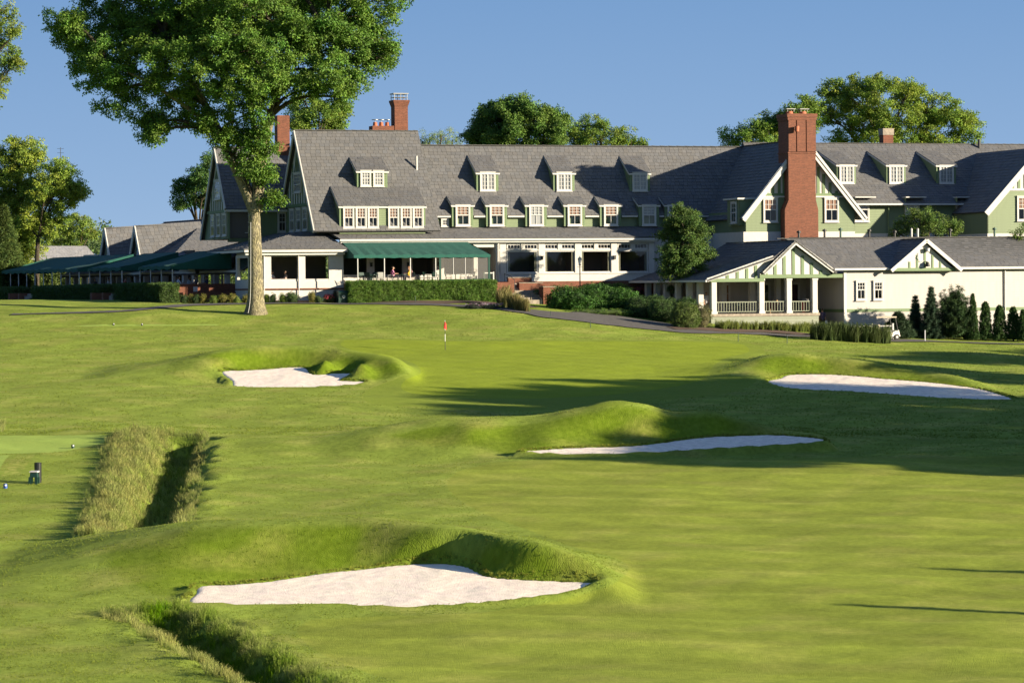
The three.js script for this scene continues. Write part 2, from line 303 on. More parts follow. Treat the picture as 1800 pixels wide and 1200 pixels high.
// what the ground is covered with: mown heights drawn as a plan, 128 m x 216 m
const PLAN = { x0: -64, d0: 84, w: 128, h: 216, n: 2048 };
function planTexture() {
  const n = PLAN.n, cv = document.createElement('canvas'); cv.width = cv.height = n;
  const g = cv.getContext('2d'); g.fillStyle = '#000'; g.fillRect(0, 0, n, n);
  const area = (pts, style) => { g.fillStyle = style; g.beginPath(); pts.forEach(([px, py], i) => { const p = hit(px, py), X = (p.x - PLAN.x0) / PLAN.w * n, Y = (-p.z - PLAN.d0) / PLAN.h * n; i ? g.lineTo(X, Y) : g.moveTo(X, Y); }); g.closePath(); g.fill(); };
  const spline = (pts) => new THREE.CatmullRomCurve3(pts.map(([a, b]) => V(a, b, 0)), false, 'centripetal').getPoints(pts.length * 6).map((v) => [v.x, v.y]);
  // red: height of cut (0 rough, 110 fairway, 180 collar, 255 green); green: dry patches
  area([...spline([[1900, 800], [1560, 803], [1300, 806], [1100, 806], [950, 808], [860, 815], [800, 832], [785, 852], [805, 876], [850, 902], [935, 934], [1010, 962], [1090, 984], [1105, 1000], [1085, 1022], [1040, 1040], [960, 1060], [840, 1077], [700, 1082], [600, 1086], [540, 1092], [522, 1106], [530, 1122], [560, 1146], [640, 1180], [720, 1206], [900, 1300]]), [1950, 1300]], 'rgb(110,0,0)');
  area([...spline([[600, 596], [586, 604], [600, 616], [640, 628], [700, 640], [724, 652], [700, 664], [640, 690], [640, 704], [760, 716], [900, 722], [1040, 716], [1180, 702], [1300, 686], [1330, 668], [1260, 652], [1290, 634], [1345, 618], [1330, 606], [1290, 600]]), [1200, 598], [900, 597.5], [700, 595.5]], 'rgb(180,0,0)');
  area([...spline([[606, 597.5], [598, 605], [620, 615], [670, 624], [730, 640], [740, 655], [712, 668], [705, 682], [740, 694], [860, 700], [1000, 698], [1140, 686], [1240, 664], [1250, 648], [1270, 632], [1318, 616], [1310, 607], [1280, 602]]), [1200, 600], [900, 599.5], [700, 597.5]], 'rgb(255,0,0)');
  area(spline([[-60, 765], [90, 765], [185, 765], [196, 768], [180, 778], [150, 786], [100, 794], [-60, 798]]), 'rgb(230,0,0)');
  area([[-60, 801], [18, 799], [-2, 828], [-60, 835]], 'rgb(190,0,0)');
  area([[150, 571], [390, 569.5], [380, 572], [120, 573.5]], 'rgb(210,0,0)');
  g.globalCompositeOperation = 'lighter';
  area([[30, 800], [62, 799], [34, 834], [0, 838]], 'rgb(0,120,0)');
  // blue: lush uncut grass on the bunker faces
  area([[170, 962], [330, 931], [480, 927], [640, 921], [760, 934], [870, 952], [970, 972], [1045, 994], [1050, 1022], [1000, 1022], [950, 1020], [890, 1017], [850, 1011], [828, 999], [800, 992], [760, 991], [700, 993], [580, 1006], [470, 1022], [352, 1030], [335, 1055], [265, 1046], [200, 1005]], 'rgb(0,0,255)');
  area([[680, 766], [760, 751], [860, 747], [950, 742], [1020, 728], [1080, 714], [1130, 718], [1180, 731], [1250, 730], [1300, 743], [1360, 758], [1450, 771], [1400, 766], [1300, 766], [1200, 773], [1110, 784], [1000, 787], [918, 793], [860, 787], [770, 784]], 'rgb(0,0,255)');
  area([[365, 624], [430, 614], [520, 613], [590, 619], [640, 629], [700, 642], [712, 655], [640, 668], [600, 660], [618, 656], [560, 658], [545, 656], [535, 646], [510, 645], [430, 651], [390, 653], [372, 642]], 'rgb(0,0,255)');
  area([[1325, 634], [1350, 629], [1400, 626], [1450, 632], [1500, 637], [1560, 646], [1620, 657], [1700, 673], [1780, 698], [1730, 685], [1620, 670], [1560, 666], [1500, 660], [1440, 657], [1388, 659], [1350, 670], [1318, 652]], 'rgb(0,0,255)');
  const mask = PLAN.mask = g.getImageData(0, 0, n, n).data, data = new Uint8Array(n * n * 4);
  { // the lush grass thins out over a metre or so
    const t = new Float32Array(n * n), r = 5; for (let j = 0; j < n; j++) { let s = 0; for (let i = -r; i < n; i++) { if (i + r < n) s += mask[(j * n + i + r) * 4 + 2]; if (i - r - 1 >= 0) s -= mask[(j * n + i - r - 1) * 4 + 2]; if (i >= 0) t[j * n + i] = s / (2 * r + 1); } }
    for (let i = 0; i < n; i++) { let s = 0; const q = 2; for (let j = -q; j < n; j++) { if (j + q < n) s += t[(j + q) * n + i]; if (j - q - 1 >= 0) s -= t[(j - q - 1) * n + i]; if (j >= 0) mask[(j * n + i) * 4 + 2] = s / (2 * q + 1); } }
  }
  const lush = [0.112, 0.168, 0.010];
  const rough = [0.166, 0.223, 0.032], fair = [0.180, 0.222, 0.028], collar = [0.156, 0.210, 0.025], green = [0.188, 0.246, 0.017], dry = [0.40, 0.33, 0.11], tee = [0.25, 0.345, 0.07];
  const enc = (v) => Math.round(255 * (v <= 0.0031308 ? 12.92 * v : 1.055 * Math.pow(v, 1 / 2.4) - 0.055));
  const lut = new Uint8Array(4096); for (let i = 0; i < 4096; i++) lut[i] = enc(i / 4095 * 0.6);
  for (let j = 0; j < n; j++) { const d = PLAN.d0 + (j + 0.5) / n * PLAN.h; for (let i = 0; i < n; i++) {
    const x = PLAN.x0 + (i + 0.5) / n * PLAN.w, k = (j * n + i) * 4, m = mask[k], gdry = mask[k + 1] / 255;
    let c;
    if (m < 110) c = rough.map((v, q) => mix(v, fair[q], m / 110)); else if (m < 180) c = fair.map((v, q) => mix(v, collar[q], (m - 110) / 70)); else c = collar.map((v, q) => mix(v, green[q], (m - 180) / 75));
    const big = noise2(x / 11 + 40, d / 9), midn = noise2(x / 2.6, d / 2.2 + 30), fine = noise2(x / 0.45, d / 0.5), tiny = noise2(x / 0.16 + 7, d / 0.2);
    const wild = 1 - smooth(60, 200, m);
    let f = 1 + (0.035 + 0.08 * wild) * big + (0.022 + 0.11 * wild) * midn + (0.035 + 0.09 * wild) * fine + (0.05 + 0.06 * wild) * tiny;
    if (m >= 100 && m < 150) { const s = d + 0.12 * x + 0.35 * noise2(x / 14, d / 30); f *= 1 + 0.07 * clamp(Math.sin(s * 2 * Math.PI / 5.6) * 3, -1, 1) + 0.17 * gauss((((s % 5.6) + 5.6) % 5.6 - 2.8) / 0.28); }  // mowing bands, here and below: light off the bent blades, painted into the colour
    if (m < 60) f *= 1 + 0.05 * clamp(2.5 * Math.sin((d * 0.5 - x + 1.5 * noise2(x / 20, d / 20)) * 2 * Math.PI / 4.4), -1, 1);
    if (m > 200) f *= 1 + 0.03 * clamp(2.5 * Math.sin((d * 0.8 + x * 0.3) * 2 * Math.PI / 3.2), -1, 1);
    if (m < 100 && noise2(x / 0.33 + 20, d / 0.45) > 0.66) f *= 0.87;
    if (m > 185 && m < 240 && x < -15) c = tee;
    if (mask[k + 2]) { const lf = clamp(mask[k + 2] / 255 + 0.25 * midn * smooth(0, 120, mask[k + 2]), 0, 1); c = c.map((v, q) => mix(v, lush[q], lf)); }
    const yellow = clamp(0.5 * gdry * (0.6 + fine) + 0.34 * wild * Math.max(0, noise2(x / 5 + 3, d / 4 + 70)) * (0.6 + 0.6 * Math.abs(noise2(x / 0.7, d / 0.8 + 4))) + 0.05 * Math.max(0, fine), 0, 0.8);
    for (let q = 0; q < 3; q++) data[k + q] = lut[clamp(Math.round(mix(c[q], dry[q], yellow) * f / 0.6 * 4095), 0, 4095)];
    data[k + 3] = 255;
  } }
  const t = new THREE.DataTexture(data, n, n, THREE.RGBAFormat);
  t.colorSpace = THREE.SRGBColorSpace; t.magFilter = THREE.LinearFilter; t.minFilter = THREE.LinearMipmapLinearFilter; t.generateMipmaps = true; t.needsUpdate = true;
  return t;
}
const turfBump = tileTexture(512, (u, v) => 0.5 + 0.28 * wrapNoise(u, v, 60) + 0.22 * wrapNoise(u, v, 140, 5), false);
turfBump.repeat.set(PLAN.w / 3.1, PLAN.h / 3.1);
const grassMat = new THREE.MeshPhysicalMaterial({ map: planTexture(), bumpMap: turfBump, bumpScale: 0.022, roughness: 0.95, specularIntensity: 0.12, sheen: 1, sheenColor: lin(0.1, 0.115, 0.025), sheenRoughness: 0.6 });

function gridGround() {
  const xs = [], ds = [];
  for (let x = -66; x <= 66.01; x += 0.3) xs.push(x);
  for (const x of [70, 78, 92, 115, 150, 210, 320, 520, 900, 1700, 3200, 6000]) { xs.push(x); xs.unshift(-x); }
  for (let d = 84; d < 280;) { ds.push(d); d += d < 122 ? 0.28 : d < 170 ? 0.33 : d < 215 ? 0.4 : 0.55; }
  for (const d of [281, 286, 294, 305, 320, 340, 370, 420, 500, 650, 900, 1300, 2000, 3200, 5500, 8800]) ds.push(d);
  for (const d of [80, 74, 66, 55, 40, 20, -20, -80, -200, -600, -1500]) ds.unshift(d);
  const nx = xs.length, nd = ds.length, p = new Float32Array(nx * nd * 3), t = new Float32Array(nx * nd * 2), idx = [];
  for (let j = 0; j < nd; j++) for (let i = 0; i < nx; i++) {
    const k = j * nx + i, x = xs[i], d = ds[j];
    p.set([x, groundAt(x, d), -d], k * 3); t.set([(x - PLAN.x0) / PLAN.w, (d - PLAN.d0) / PLAN.h], k * 2);
    if (i && j) { const a = k - nx - 1, b = k - nx, c = k, e = k - 1; idx.push(a, b, c, a, c, e); }
  }
  const g = new THREE.BufferGeometry();
  g.setAttribute('position', new THREE.BufferAttribute(p, 3)); g.setAttribute('uv', new THREE.BufferAttribute(t, 2)); g.setIndex(idx); g.computeVertexNormals();
  return g;
}
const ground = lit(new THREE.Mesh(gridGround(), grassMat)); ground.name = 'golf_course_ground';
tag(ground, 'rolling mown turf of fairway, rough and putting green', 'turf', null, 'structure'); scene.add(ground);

const sandBump = tileTexture(512, (u, v) => 0.5 + 0.25 * wrapNoise(u, v, 30) + 0.15 * wrapNoise(u, v, 90, 3) + 0.12 * Math.sin((v * 26 + 0.5 * wrapNoise(u, v, 3, 8)) * 2 * Math.PI), false, 1 / 2.2);
const sandColor = tileTexture(512, (u, v) => { const f = 0.94 + 0.05 * wrapNoise(u, v, 12, 2) + 0.05 * wrapNoise(u, v, 70, 4); return [f, f * (0.985 + 0.012 * wrapNoise(u, v, 6, 9)), f * 0.97]; }, true, 1 / 5);
const sandMat = new THREE.MeshStandardMaterial({ color: lin(0.9, 0.8, 0.68), map: sandColor, bumpMap: sandBump, bumpScale: 0.014, roughness: 1 });
const SAND = ['white sand of the large foreground bunker under a grassy lip', 'thin strip of bunker sand below the tall grassy mound in mid fairway', 'white sand of the small bunker beside the left edge of the green', 'long bunker sand at right lying half in tree shade'];
BUNKERS.forEach((b, n) => {
  const [x0, x1, d0, d1] = b.box, s = 0.16, nx = Math.ceil((x1 - x0) / s), nd = Math.ceil((d1 - d0) / s), id = new Map(), p = [], t = [], idx = [];
  const vert = (i, j) => { const key = j * 5000 + i; if (id.has(key)) return id.get(key); const x = x0 + i * s, d = d0 + j * s, e = edgeDistance(b.poly, x, d); let v = -1; if (e < 0.4) { v = p.length / 3; p.push(x, b.level(d) + 0.009 * noise2(x / 1.1, d / 1.1) + 0.018 * noise2(x / 3 + 5, d / 3) * smooth(0, 1.5, -e) - (e > 0 ? e * 0.9 : 0), -d); t.push(x, d); } id.set(key, v); return v; };
  for (let j = 0; j < nd; j++) for (let i = 0; i < nx; i++) { const q = [vert(i, j), vert(i + 1, j), vert(i + 1, j + 1), vert(i, j + 1)]; if (q.every((k) => k >= 0)) idx.push(q[0], q[1], q[2], q[0], q[2], q[3]); }
  const g = new THREE.BufferGeometry();
  g.setAttribute('position', new THREE.Float32BufferAttribute(p, 3)); g.setAttribute('uv', new THREE.Float32BufferAttribute(t, 2)); g.setIndex(idx); g.computeVertexNormals();
  const m = lit(new THREE.Mesh(g, sandMat)); m.name = numbered('bunker_sand'); tag(m, SAND[n], 'bunker', null, 'structure'); scene.add(m);
});
// ---------------------------------------------------------------- building kit
const std = (r, g, b, rough = 0.7, extra = {}) => new THREE.MeshStandardMaterial({ color: lin(r, g, b), roughness: rough, ...extra });
const paintTex = tileTexture(256, (u, v) => 0.95 + 0.018 * wrapNoise(u, v, 5, 1) + 0.03 * wrapNoise(u, v, 40, 2), true, 1 / 2.4);
const paintBump = tileTexture(256, (u, v) => 0.5 + 0.2 * wrapNoise(u, v, 30, 6), false, 1 / 1.2);
const paint = (r, g, b) => std(r, g, b, 0.62, { map: paintTex, bumpMap: paintBump, bumpScale: 0.004 });
const brickTex = tileTexture(512, (u, v) => {
  const row = Math.floor(v * 24), o = row % 2 ? 0.5 : 0, q = u * 8 + o, i = Math.floor(q) % 8, fx = q - Math.floor(q), fy = v * 24 - row;
  const joint = fx < 0.05 || fy < 0.13, t = Math.sin(i * 12.9898 + row * 78.233) * 43758.5453, k = t - Math.floor(t);
  const w = 0.9 + 0.1 * wrapNoise(u, v, 30, 3);
  return joint ? [0.60 * w, 0.47 * w, 0.40 * w] : [(0.62 + 0.12 * k) * w, (0.35 + 0.07 * k) * w, (0.25 + 0.05 * k) * w];
}, true, 1 / 1.8);
const brickBump = tileTexture(512, (u, v) => { const row = Math.floor(v * 24), q = u * 8 + (row % 2 ? 0.5 : 0), fx = q - Math.floor(q), fy = v * 24 - row; return fx < 0.05 || fy < 0.13 ? 0.15 : 0.7 + 0.2 * wrapNoise(u, v, 60, 7); }, false, 1 / 1.8);
const fabricTex = tileTexture(256, (u, v) => 0.9 + 0.05 * wrapNoise(u, v, 5, 8) + 0.05 * wrapNoise(u, v, 80, 9), true, 1 / 2);
const stoneTex = tileTexture(256, (u, v) => { const f = 0.86 + 0.09 * wrapNoise(u, v, 8, 4) + 0.08 * wrapNoise(u, v, 60, 5); return [f, f * 0.98, f * 0.95]; }, true, 1 / 2.5);
const MAT = {
  shingle: new THREE.MeshStandardMaterial({ vertexColors: true, roughness: 0.85, bumpMap: paintBump, bumpScale: 0.006 }),
  deck: std(0.06, 0.06, 0.06, 0.9),
  green: paint(0.158, 0.208, 0.106), greenTrim: paint(0.125, 0.19, 0.085),
  white: paint(0.52, 0.5, 0.46), cream: paint(0.425, 0.396, 0.366), trim: paint(0.53, 0.52, 0.49),
  skirt: paint(0.2, 0.22, 0.155),
  brick: std(0.47, 0.56, 0.6, 0.9, { map: brickTex, bumpMap: brickBump, bumpScale: 0.012 }),
  clay: std(0.36, 0.11, 0.055, 0.8), stone: std(0.36, 0.32, 0.27, 0.9, { map: stoneTex }), paving: std(0.13, 0.125, 0.12, 0.95, { map: stoneTex }),
  awning: std(0.008, 0.09, 0.067, 0.9, { map: fabricTex, side: THREE.DoubleSide }), awningTrim: std(0.006, 0.05, 0.036, 0.8),
  steel: std(0.28, 0.28, 0.28, 0.5, { metalness: 0.6 }), pole: std(0.5, 0.5, 0.48, 0.5), iron: std(0.015, 0.016, 0.016, 0.5), darkGreen: std(0.006, 0.035, 0.024, 0.5), copper: std(0.05, 0.10, 0.075, 0.6),
  glass: new THREE.MeshPhysicalMaterial({ color: 0xffffff, transmission: 1, roughness: 0.02, thickness: 0, ior: 1.5 }),
  vinyl: new THREE.MeshPhysicalMaterial({ color: lin(0.86, 0.84, 0.8), transmission: 0.9, roughness: 0.12, thickness: 0, ior: 1.45 }),
  room: std(0.115, 0.1, 0.088, 0.9, { side: THREE.DoubleSide }), blind: std(0.2, 0.105, 0.06, 0.8), shade: std(0.26, 0.27, 0.27, 0.85), curtain: std(0.13, 0.13, 0.09, 0.9), interior: std(0.10, 0.085, 0.065, 0.9), linen: std(0.68, 0.68, 0.68, 0.9), bracket: std(0.45, 0.45, 0.43, 0.6),
};
const place = (m, x, y, z, turn = 0) => { m.position.set(x, y, z); m.rotation.y = turn; return m; };
// a roof slope: eave left, eave right, ridge right, ridge left, seen from outside
function roofPlane(parent, a, b, c, d, tone = 1, thick = 0.14) {
  const n = b.clone().sub(a).cross(d.clone().sub(a).lengthSq() > 1e-4 ? d.clone().sub(a) : c.clone().sub(a)).normalize();
  const low = (v) => v.clone().addScaledVector(n, -thick);
  const deck = new Geo();
  if (c.distanceTo(d) < 1e-3) { deck.poly([a, b, c]); deck.poly([low(b), low(a), low(c)]); deck.quad(low(a), low(b), b, a); deck.quad(low(b), low(c), c, b); deck.quad(low(c), low(a), a, c); }
  else deck.hexa([low(a), low(b), low(c), low(d), a, b, c, d]);
  const roof = deck.build('roof', MAT.deck, parent);
  const u = b.clone().sub(a).normalize(), up = n.clone().cross(u).normalize();
  const rise = Math.max(d.clone().sub(a).dot(up), c.clone().sub(a).dot(up)), rows = Math.max(2, Math.round(rise / 0.37)), g = new Geo();
  const L = (f) => a.clone().lerp(d, f), Rr = (f) => b.clone().lerp(c, f);
  for (let k = 0; k < rows; k++) {
    const f0 = k / rows, f1 = (k + 1) / rows, l0 = L(f0), l1 = L(f1), r0 = Rr(f0), r1 = Rr(f1);
    const x0 = Math.min(l0.clone().sub(a).dot(u), l1.clone().sub(a).dot(u)), x1 = Math.max(r0.clone().sub(a).dot(u), r1.clone().sub(a).dot(u));
    const y0 = l0.clone().sub(a).dot(up), y1 = l1.clone().sub(a).dot(up);
    const le = (y) => { const q = clamp((y - y0) / (y1 - y0), 0, 1); return mix(l0.clone().sub(a).dot(u), l1.clone().sub(a).dot(u), q); }, re = (y) => { const q = clamp((y - y0) / (y1 - y0), 0, 1); return mix(r0.clone().sub(a).dot(u), r1.clone().sub(a).dot(u), q); };
    const at2 = (x, y, h) => a.clone().addScaledVector(u, x).addScaledVector(up, y).addScaledVector(n, h);
    const rowTone = 1 + 0.04 * (rnd() - 0.5);
    for (let x = x0 - rr(0, 0.4); x < x1;) {
      const w = rr(0.34, 0.5), s0 = x, s1 = x + w - 0.018; x += w;
      const bl = clamp(s0, le(y0), re(y0)), br = clamp(s1, le(y0), re(y0)), tl = clamp(s0, le(y1), re(y1)), tr = clamp(s1, le(y1), re(y1));
      if (br - bl < 0.01 && tr - tl < 0.01) continue;
      const h = rr(0.028, 0.055), drop = rr(-0.02, 0.012), t = tone * rowTone * (0.88 + 0.24 * rnd()), wm = rr(-0.006, 0.008);
      g.color(0.106 * t + wm, 0.105 * t + wm * 0.6, 0.107 * t);
      const A = at2(bl, y0 + drop, h), B = at2(br, y0 + drop, h), C = at2(tr, y1 + 0.03, 0.012), D = at2(tl, y1 + 0.03, 0.012);
      g.quad(A, B, C, D); g.quad(at2(bl, y0 + drop, 0), at2(br, y0 + drop, 0), B, A);
      g.quad(at2(br, y0 + drop, 0), at2(tr, y1, 0), C, B); g.quad(at2(tl, y1, 0), at2(bl, y0 + drop, 0), A, D);
    }
  }
  g.build('shingles', MAT.shingle, roof, 'stuff');
  return roof;
}
// ridge cap
function ridgeCap(parent, a, b, w = 0.3) { const g = new Geo(); g.color(0.08, 0.078, 0.075); const n = Math.max(2, Math.round(a.distanceTo(b) / 0.4)); for (let i = 0; i < n; i++) { const p = a.clone().lerp(b, i / n), q = a.clone().lerp(b, (i + 1) / n - 0.03 / n); g.bar(p.clone().add(V(0, 0.02 + 0.02 * (i % 2), 0)), q.clone().add(V(0, 0.02, 0)), w, 0.06); } return g.build('ridge_cap', MAT.shingle, parent, 'stuff'); }
// lapped boards on a face looking along +z; left(y) and right(y) bound it; boards and wall are left open behind windows
const WALLS = [], OPENINGS = [];
function siding(parent, name, mat, y0, y1, left, right, x, y, z, turn, step = 0.15, thick = 0.12) {
  const m = lit(new THREE.Mesh(new THREE.BufferGeometry(), mat)); m.name = name; parent.add(m); place(m, x, y, z, turn);
  WALLS.push({ m, y0, y1, left, right, step, thick });
  return m;
}
function finishWalls() {
  for (const { m, y0, y1, left, right, step, thick } of WALLS) {
    let top = m; while (top.parent !== scene) top = top.parent;
    const holes = [];
    for (const o of OPENINGS) if (o.top === top && Math.abs(o.turn - m.rotation.y) < 0.01) { const p = o.at.clone().sub(m.position).applyAxisAngle(V(0, 1, 0), -m.rotation.y); if (Math.abs(p.z) < 0.3) holes.push([p.x - o.w / 2, p.x + o.w / 2, p.y, p.y + o.h]); }
    const g = new Geo();
    const runs = (a, b) => { const ym = (a + b) / 2; let R = [[-1e3, 1e3]]; for (const h of holes) if (h[2] < ym && h[3] > ym) R = R.flatMap(([p, q]) => h[0] >= q || h[1] <= p ? [[p, q]] : [[p, h[0]], [h[1], q]].filter(([s, t]) => t - s > 1e-3)); return R; };
    const cuts = (a, b) => [a, ...holes.flatMap((h) => [h[2], h[3]]).filter((v) => v > a + 1e-3 && v < b - 1e-3).sort((p, q) => p - q), b];
    for (let yy = y0; yy < y1 - 0.005; yy += step) {
      const t = Math.min(yy + step, y1), c = cuts(yy, t), out = (v) => mix(0.032, 0.004, (v - yy) / step);
      for (let s = 0; s < c.length - 1; s++) for (const [p, q] of runs(c[s], c[s + 1])) {
        const a0 = clamp(left(c[s]), p, q), a1 = clamp(left(c[s + 1]), p, q), b0 = clamp(right(c[s]), p, q), b1 = clamp(right(c[s + 1]), p, q); if (b0 - a0 < 0.01 && b1 - a1 < 0.01) continue;
        g.quad(V(a0, c[s], out(c[s])), V(Math.max(b0, a0), c[s], out(c[s])), V(Math.max(b1, a1), c[s + 1], out(c[s + 1])), V(a1, c[s + 1], out(c[s + 1])));
        if (!s) g.quad(V(a0, yy, 0), V(b0, yy, 0), V(b0, yy, 0.032), V(a0, yy, 0.032));
      }
    }
    const n = 14, ys = []; for (let i = 0; i < n; i++) ys.push(...cuts(mix(y0, y1, i / n), mix(y0, y1, (i + 1) / n)).slice(0, -1)); ys.push(y1);
    for (let i = 0; i < ys.length - 1; i++) for (const [r, s] of runs(ys[i], ys[i + 1])) {  // inner face of the wall
      const p = ys[i], q = ys[i + 1], a0 = clamp(left(p), r, s), a1 = clamp(left(q), r, s), b0 = Math.max(clamp(right(p), r, s), a0), b1 = Math.max(clamp(right(q), r, s), a1); if (b0 - a0 < 0.005 && b1 - a1 < 0.005) continue;
      g.quad(V(b0, p, -thick), V(a0, p, -thick), V(a1, q, -thick), V(b1, q, -thick)); g.quad(V(a0, p, -thick), V(a0, p, 0.0), V(a1, q, 0.0), V(a1, q, -thick)); g.quad(V(b0, p, 0.0), V(b0, p, -thick), V(b1, q, -thick), V(b1, q, 0.0));
    }
    m.geometry = g.geometry();
  }
}
// window standing on a wall that looks along its own +z; x, y = middle and foot
const winCache = {};
function makeWindow(parent, x, y, z, w, h, o = {}) {
  const { cols = 3, top = 2, bottom = 1, split = 0.5, cover = 'none', turn = 0, frame = 0.11, name = 'window', casement = false, coverPart = 0.5, room = 1.8 } = o;
  const key = JSON.stringify([w, h, cols, top, bottom, split, frame, casement, cover, coverPart, room]);
  if (!winCache[key]) {
    const fr = new Geo(), mu = new Geo(), pane = new Geo(), bk = new Geo(), cv = new Geo();
    fr.box(-w / 2 - frame, -frame, 0, -w / 2, h + frame, 0.13).box(w / 2, -frame, 0, w / 2 + frame, h + frame, 0.13).box(-w / 2, h, 0, w / 2, h + frame, 0.128).box(-w / 2 - frame - 0.05, -frame - 0.06, 0, w / 2 + frame + 0.05, -frame, 0.19).box(-w / 2, -frame, 0, w / 2, 0, 0.128).box(-w / 2 - frame - 0.04, h + frame, 0, w / 2 + frame + 0.04, h + frame + 0.05, 0.17);
    const bar = 0.035, bw = 0.055;
    const ym = h * split;
    if (casement) { mu.box(-bw, 0, 0.07, bw, h, 0.115); } else if (split > 0 && split < 1) mu.box(-w / 2, ym - 0.04, 0.06, w / 2, ym + 0.04, 0.11);
    mu.box(-w / 2, 0, 0.061, -w / 2 + bw, h, 0.107).box(w / 2 - bw, 0, 0.061, w / 2, h, 0.107).box(-w / 2, 0, 0.062, w / 2, bw, 0.106).box(-w / 2, h - bw, 0.062, w / 2, h, 0.106);
    const grid = (y0, y1, nc, nr) => { for (let i = 1; i < nc; i++) if (!(casement && i * 2 === nc)) mu.box(-w / 2 + w * i / nc - bar / 2, y0, 0.072, -w / 2 + w * i / nc + bar / 2, y1, 0.098); for (let j = 1; j < nr; j++) { const yy = mix(y0, y1, j / nr); mu.box(-w / 2, yy - bar / 2, 0.073, w / 2, yy + bar / 2, 0.096); } };
    if (casement || split <= 0 || split >= 1) grid(0, h, cols, top); else { grid(ym, h, cols, top); grid(0, ym, o.bottomCols ?? cols, bottom); }
    pane.quad(V(-w / 2, 0, 0.085), V(w / 2, 0, 0.085), V(w / 2, h, 0.085), V(-w / 2, h, 0.085));
    if (room) { const a = w / 2 + 0.35, b = -0.3, t = h + 0.3, f = -0.125, z = -room; bk.quad(V(-a, b, z), V(a, b, z), V(a, t, z), V(-a, t, z)).quad(V(-a, b, f), V(-a, b, z), V(-a, t, z), V(-a, t, f)).quad(V(a, b, z), V(a, b, f), V(a, t, f), V(a, t, z)).quad(V(-a, b, f), V(a, b, f), V(a, b, z), V(-a, b, z)).quad(V(-a, t, z), V(a, t, z), V(a, t, f), V(-a, t, f)); for (const s of [-1, 1]) bk.quad(V(s * a, b, f), V(s * w / 2, b, f), V(s * w / 2, t, f), V(s * a, t, f)); bk.quad(V(-w / 2, b, f), V(w / 2, b, f), V(w / 2, 0, f), V(-w / 2, 0, f)).quad(V(-w / 2, h, f), V(w / 2, h, f), V(w / 2, t, f), V(-w / 2, t, f)); }
    if (cover === 'drapes') { for (const s of [1]) for (let i = 0; i < 3; i++) cv.box(s > 0 ? w / 2 - 0.1 * (i + 1) * w * 0.3 : -w / 2 + 0.1 * i * w * 0.3, 0, 0.012, s > 0 ? w / 2 - 0.1 * i * w * 0.3 + 0.004 : -w / 2 + 0.1 * (i + 1) * w * 0.3 - 0.01, h, 0.03 + 0.015 * (i % 2)); }
    else if (cover !== 'none') cv.box(-w / 2, h * (1 - coverPart), 0.02, w / 2, h, 0.032);
    winCache[key] = [fr.geometry(), mu.geometry(), pane.geometry(), bk.geometry(), cover === 'none' ? null : cv.geometry()];
  }
  const g = new THREE.Group(); g.name = name; parent.add(g); place(g, x, y, z, turn);
  const [fr, mu, pane, bk, cv] = winCache[key];
  const add = (geo, mat, nm) => { const m = lit(new THREE.Mesh(geo, mat)); m.name = nm; g.add(m); };
  add(fr, MAT.trim, 'frame'); add(mu, MAT.trim, 'muntins'); add(pane, MAT.glass, 'pane'); if (room) { add(bk, MAT.room, 'room'); let top = g; while (top.parent !== scene) top = top.parent; OPENINGS.push({ top, turn, at: V(x, y, z), w, h }); }
  if (cv && cover === 'drapes') for (const s of [-1, 1]) { const m = lit(new THREE.Mesh(cv, MAT.curtain)); m.name = 'drape'; m.scale.x = s; g.add(m); }
  else if (cv) add(cv, cover === 'blind' ? MAT.blind : MAT.shade, 'blind');
  return g;
}
// shed dormer on a slope y = top - p * z; front face at zf from y0 to y1, roof running back to zb
function shedDormer(parent, x0, x1, zf, y0, y1, zb, yb, turn) {
  const g = new THREE.Group(); g.name = 'dormer'; parent.add(g);
  const w = x1 - x0;
  siding(g, 'front_wall', MAT.green, y0 - 0.5, y1, () => x0, () => x1, 0, 0, zf, 0);
  for (const s of [0, 1]) { const cheek = new Geo(); const x = s ? x1 - 0.05 : x0 + 0.05, k = s ? 0.05 : -0.05; const A = V(x + k, y0 - 0.5, zf - 0.02), B = V(x + k, y1, zf - 0.02), C = V(x + k, yb - 0.1, zb), D = V(x + k, yb - 1.2, zb); s ? cheek.poly([A, D, C, B]) : cheek.poly([A, B, C, D]); cheek.build('cheek_wall', MAT.green, g); }
  const o = 0.1, oz = 0.16, sl = (yb - y1) / (zf - zb);
  roofPlane(g, V(x0 - o, y1 - sl * oz + 0.09, zf + oz), V(x1 + o, y1 - sl * oz + 0.09, zf + oz), V(x1 + o, yb + 0.09, zb), V(x0 - o, yb + 0.09, zb), 0.95, 0.09);
  const fas = new Geo(); fas.box(x0 - o, y1 - sl * oz - 0.1, zf + oz - 0.04, x1 + o, y1 - sl * oz + 0.04, zf + oz + 0.012);
  for (const x of [x0 - o - 0.012, x1 + o + 0.012]) fas.bar(V(x, y1 - sl * oz - 0.02, zf + oz), V(x, yb - 0.02, zb), 0.03, 0.14);
  fas.build('fascia', MAT.trim, g);
  for (const x of [x0 + 0.06, x1 - 0.06]) new Geo().box(x - 0.065, y0 - 0.4, zf, x + 0.065, y1 - 0.02, zf + 0.035).build('corner_board', MAT.greenTrim, g);
  return g;
}
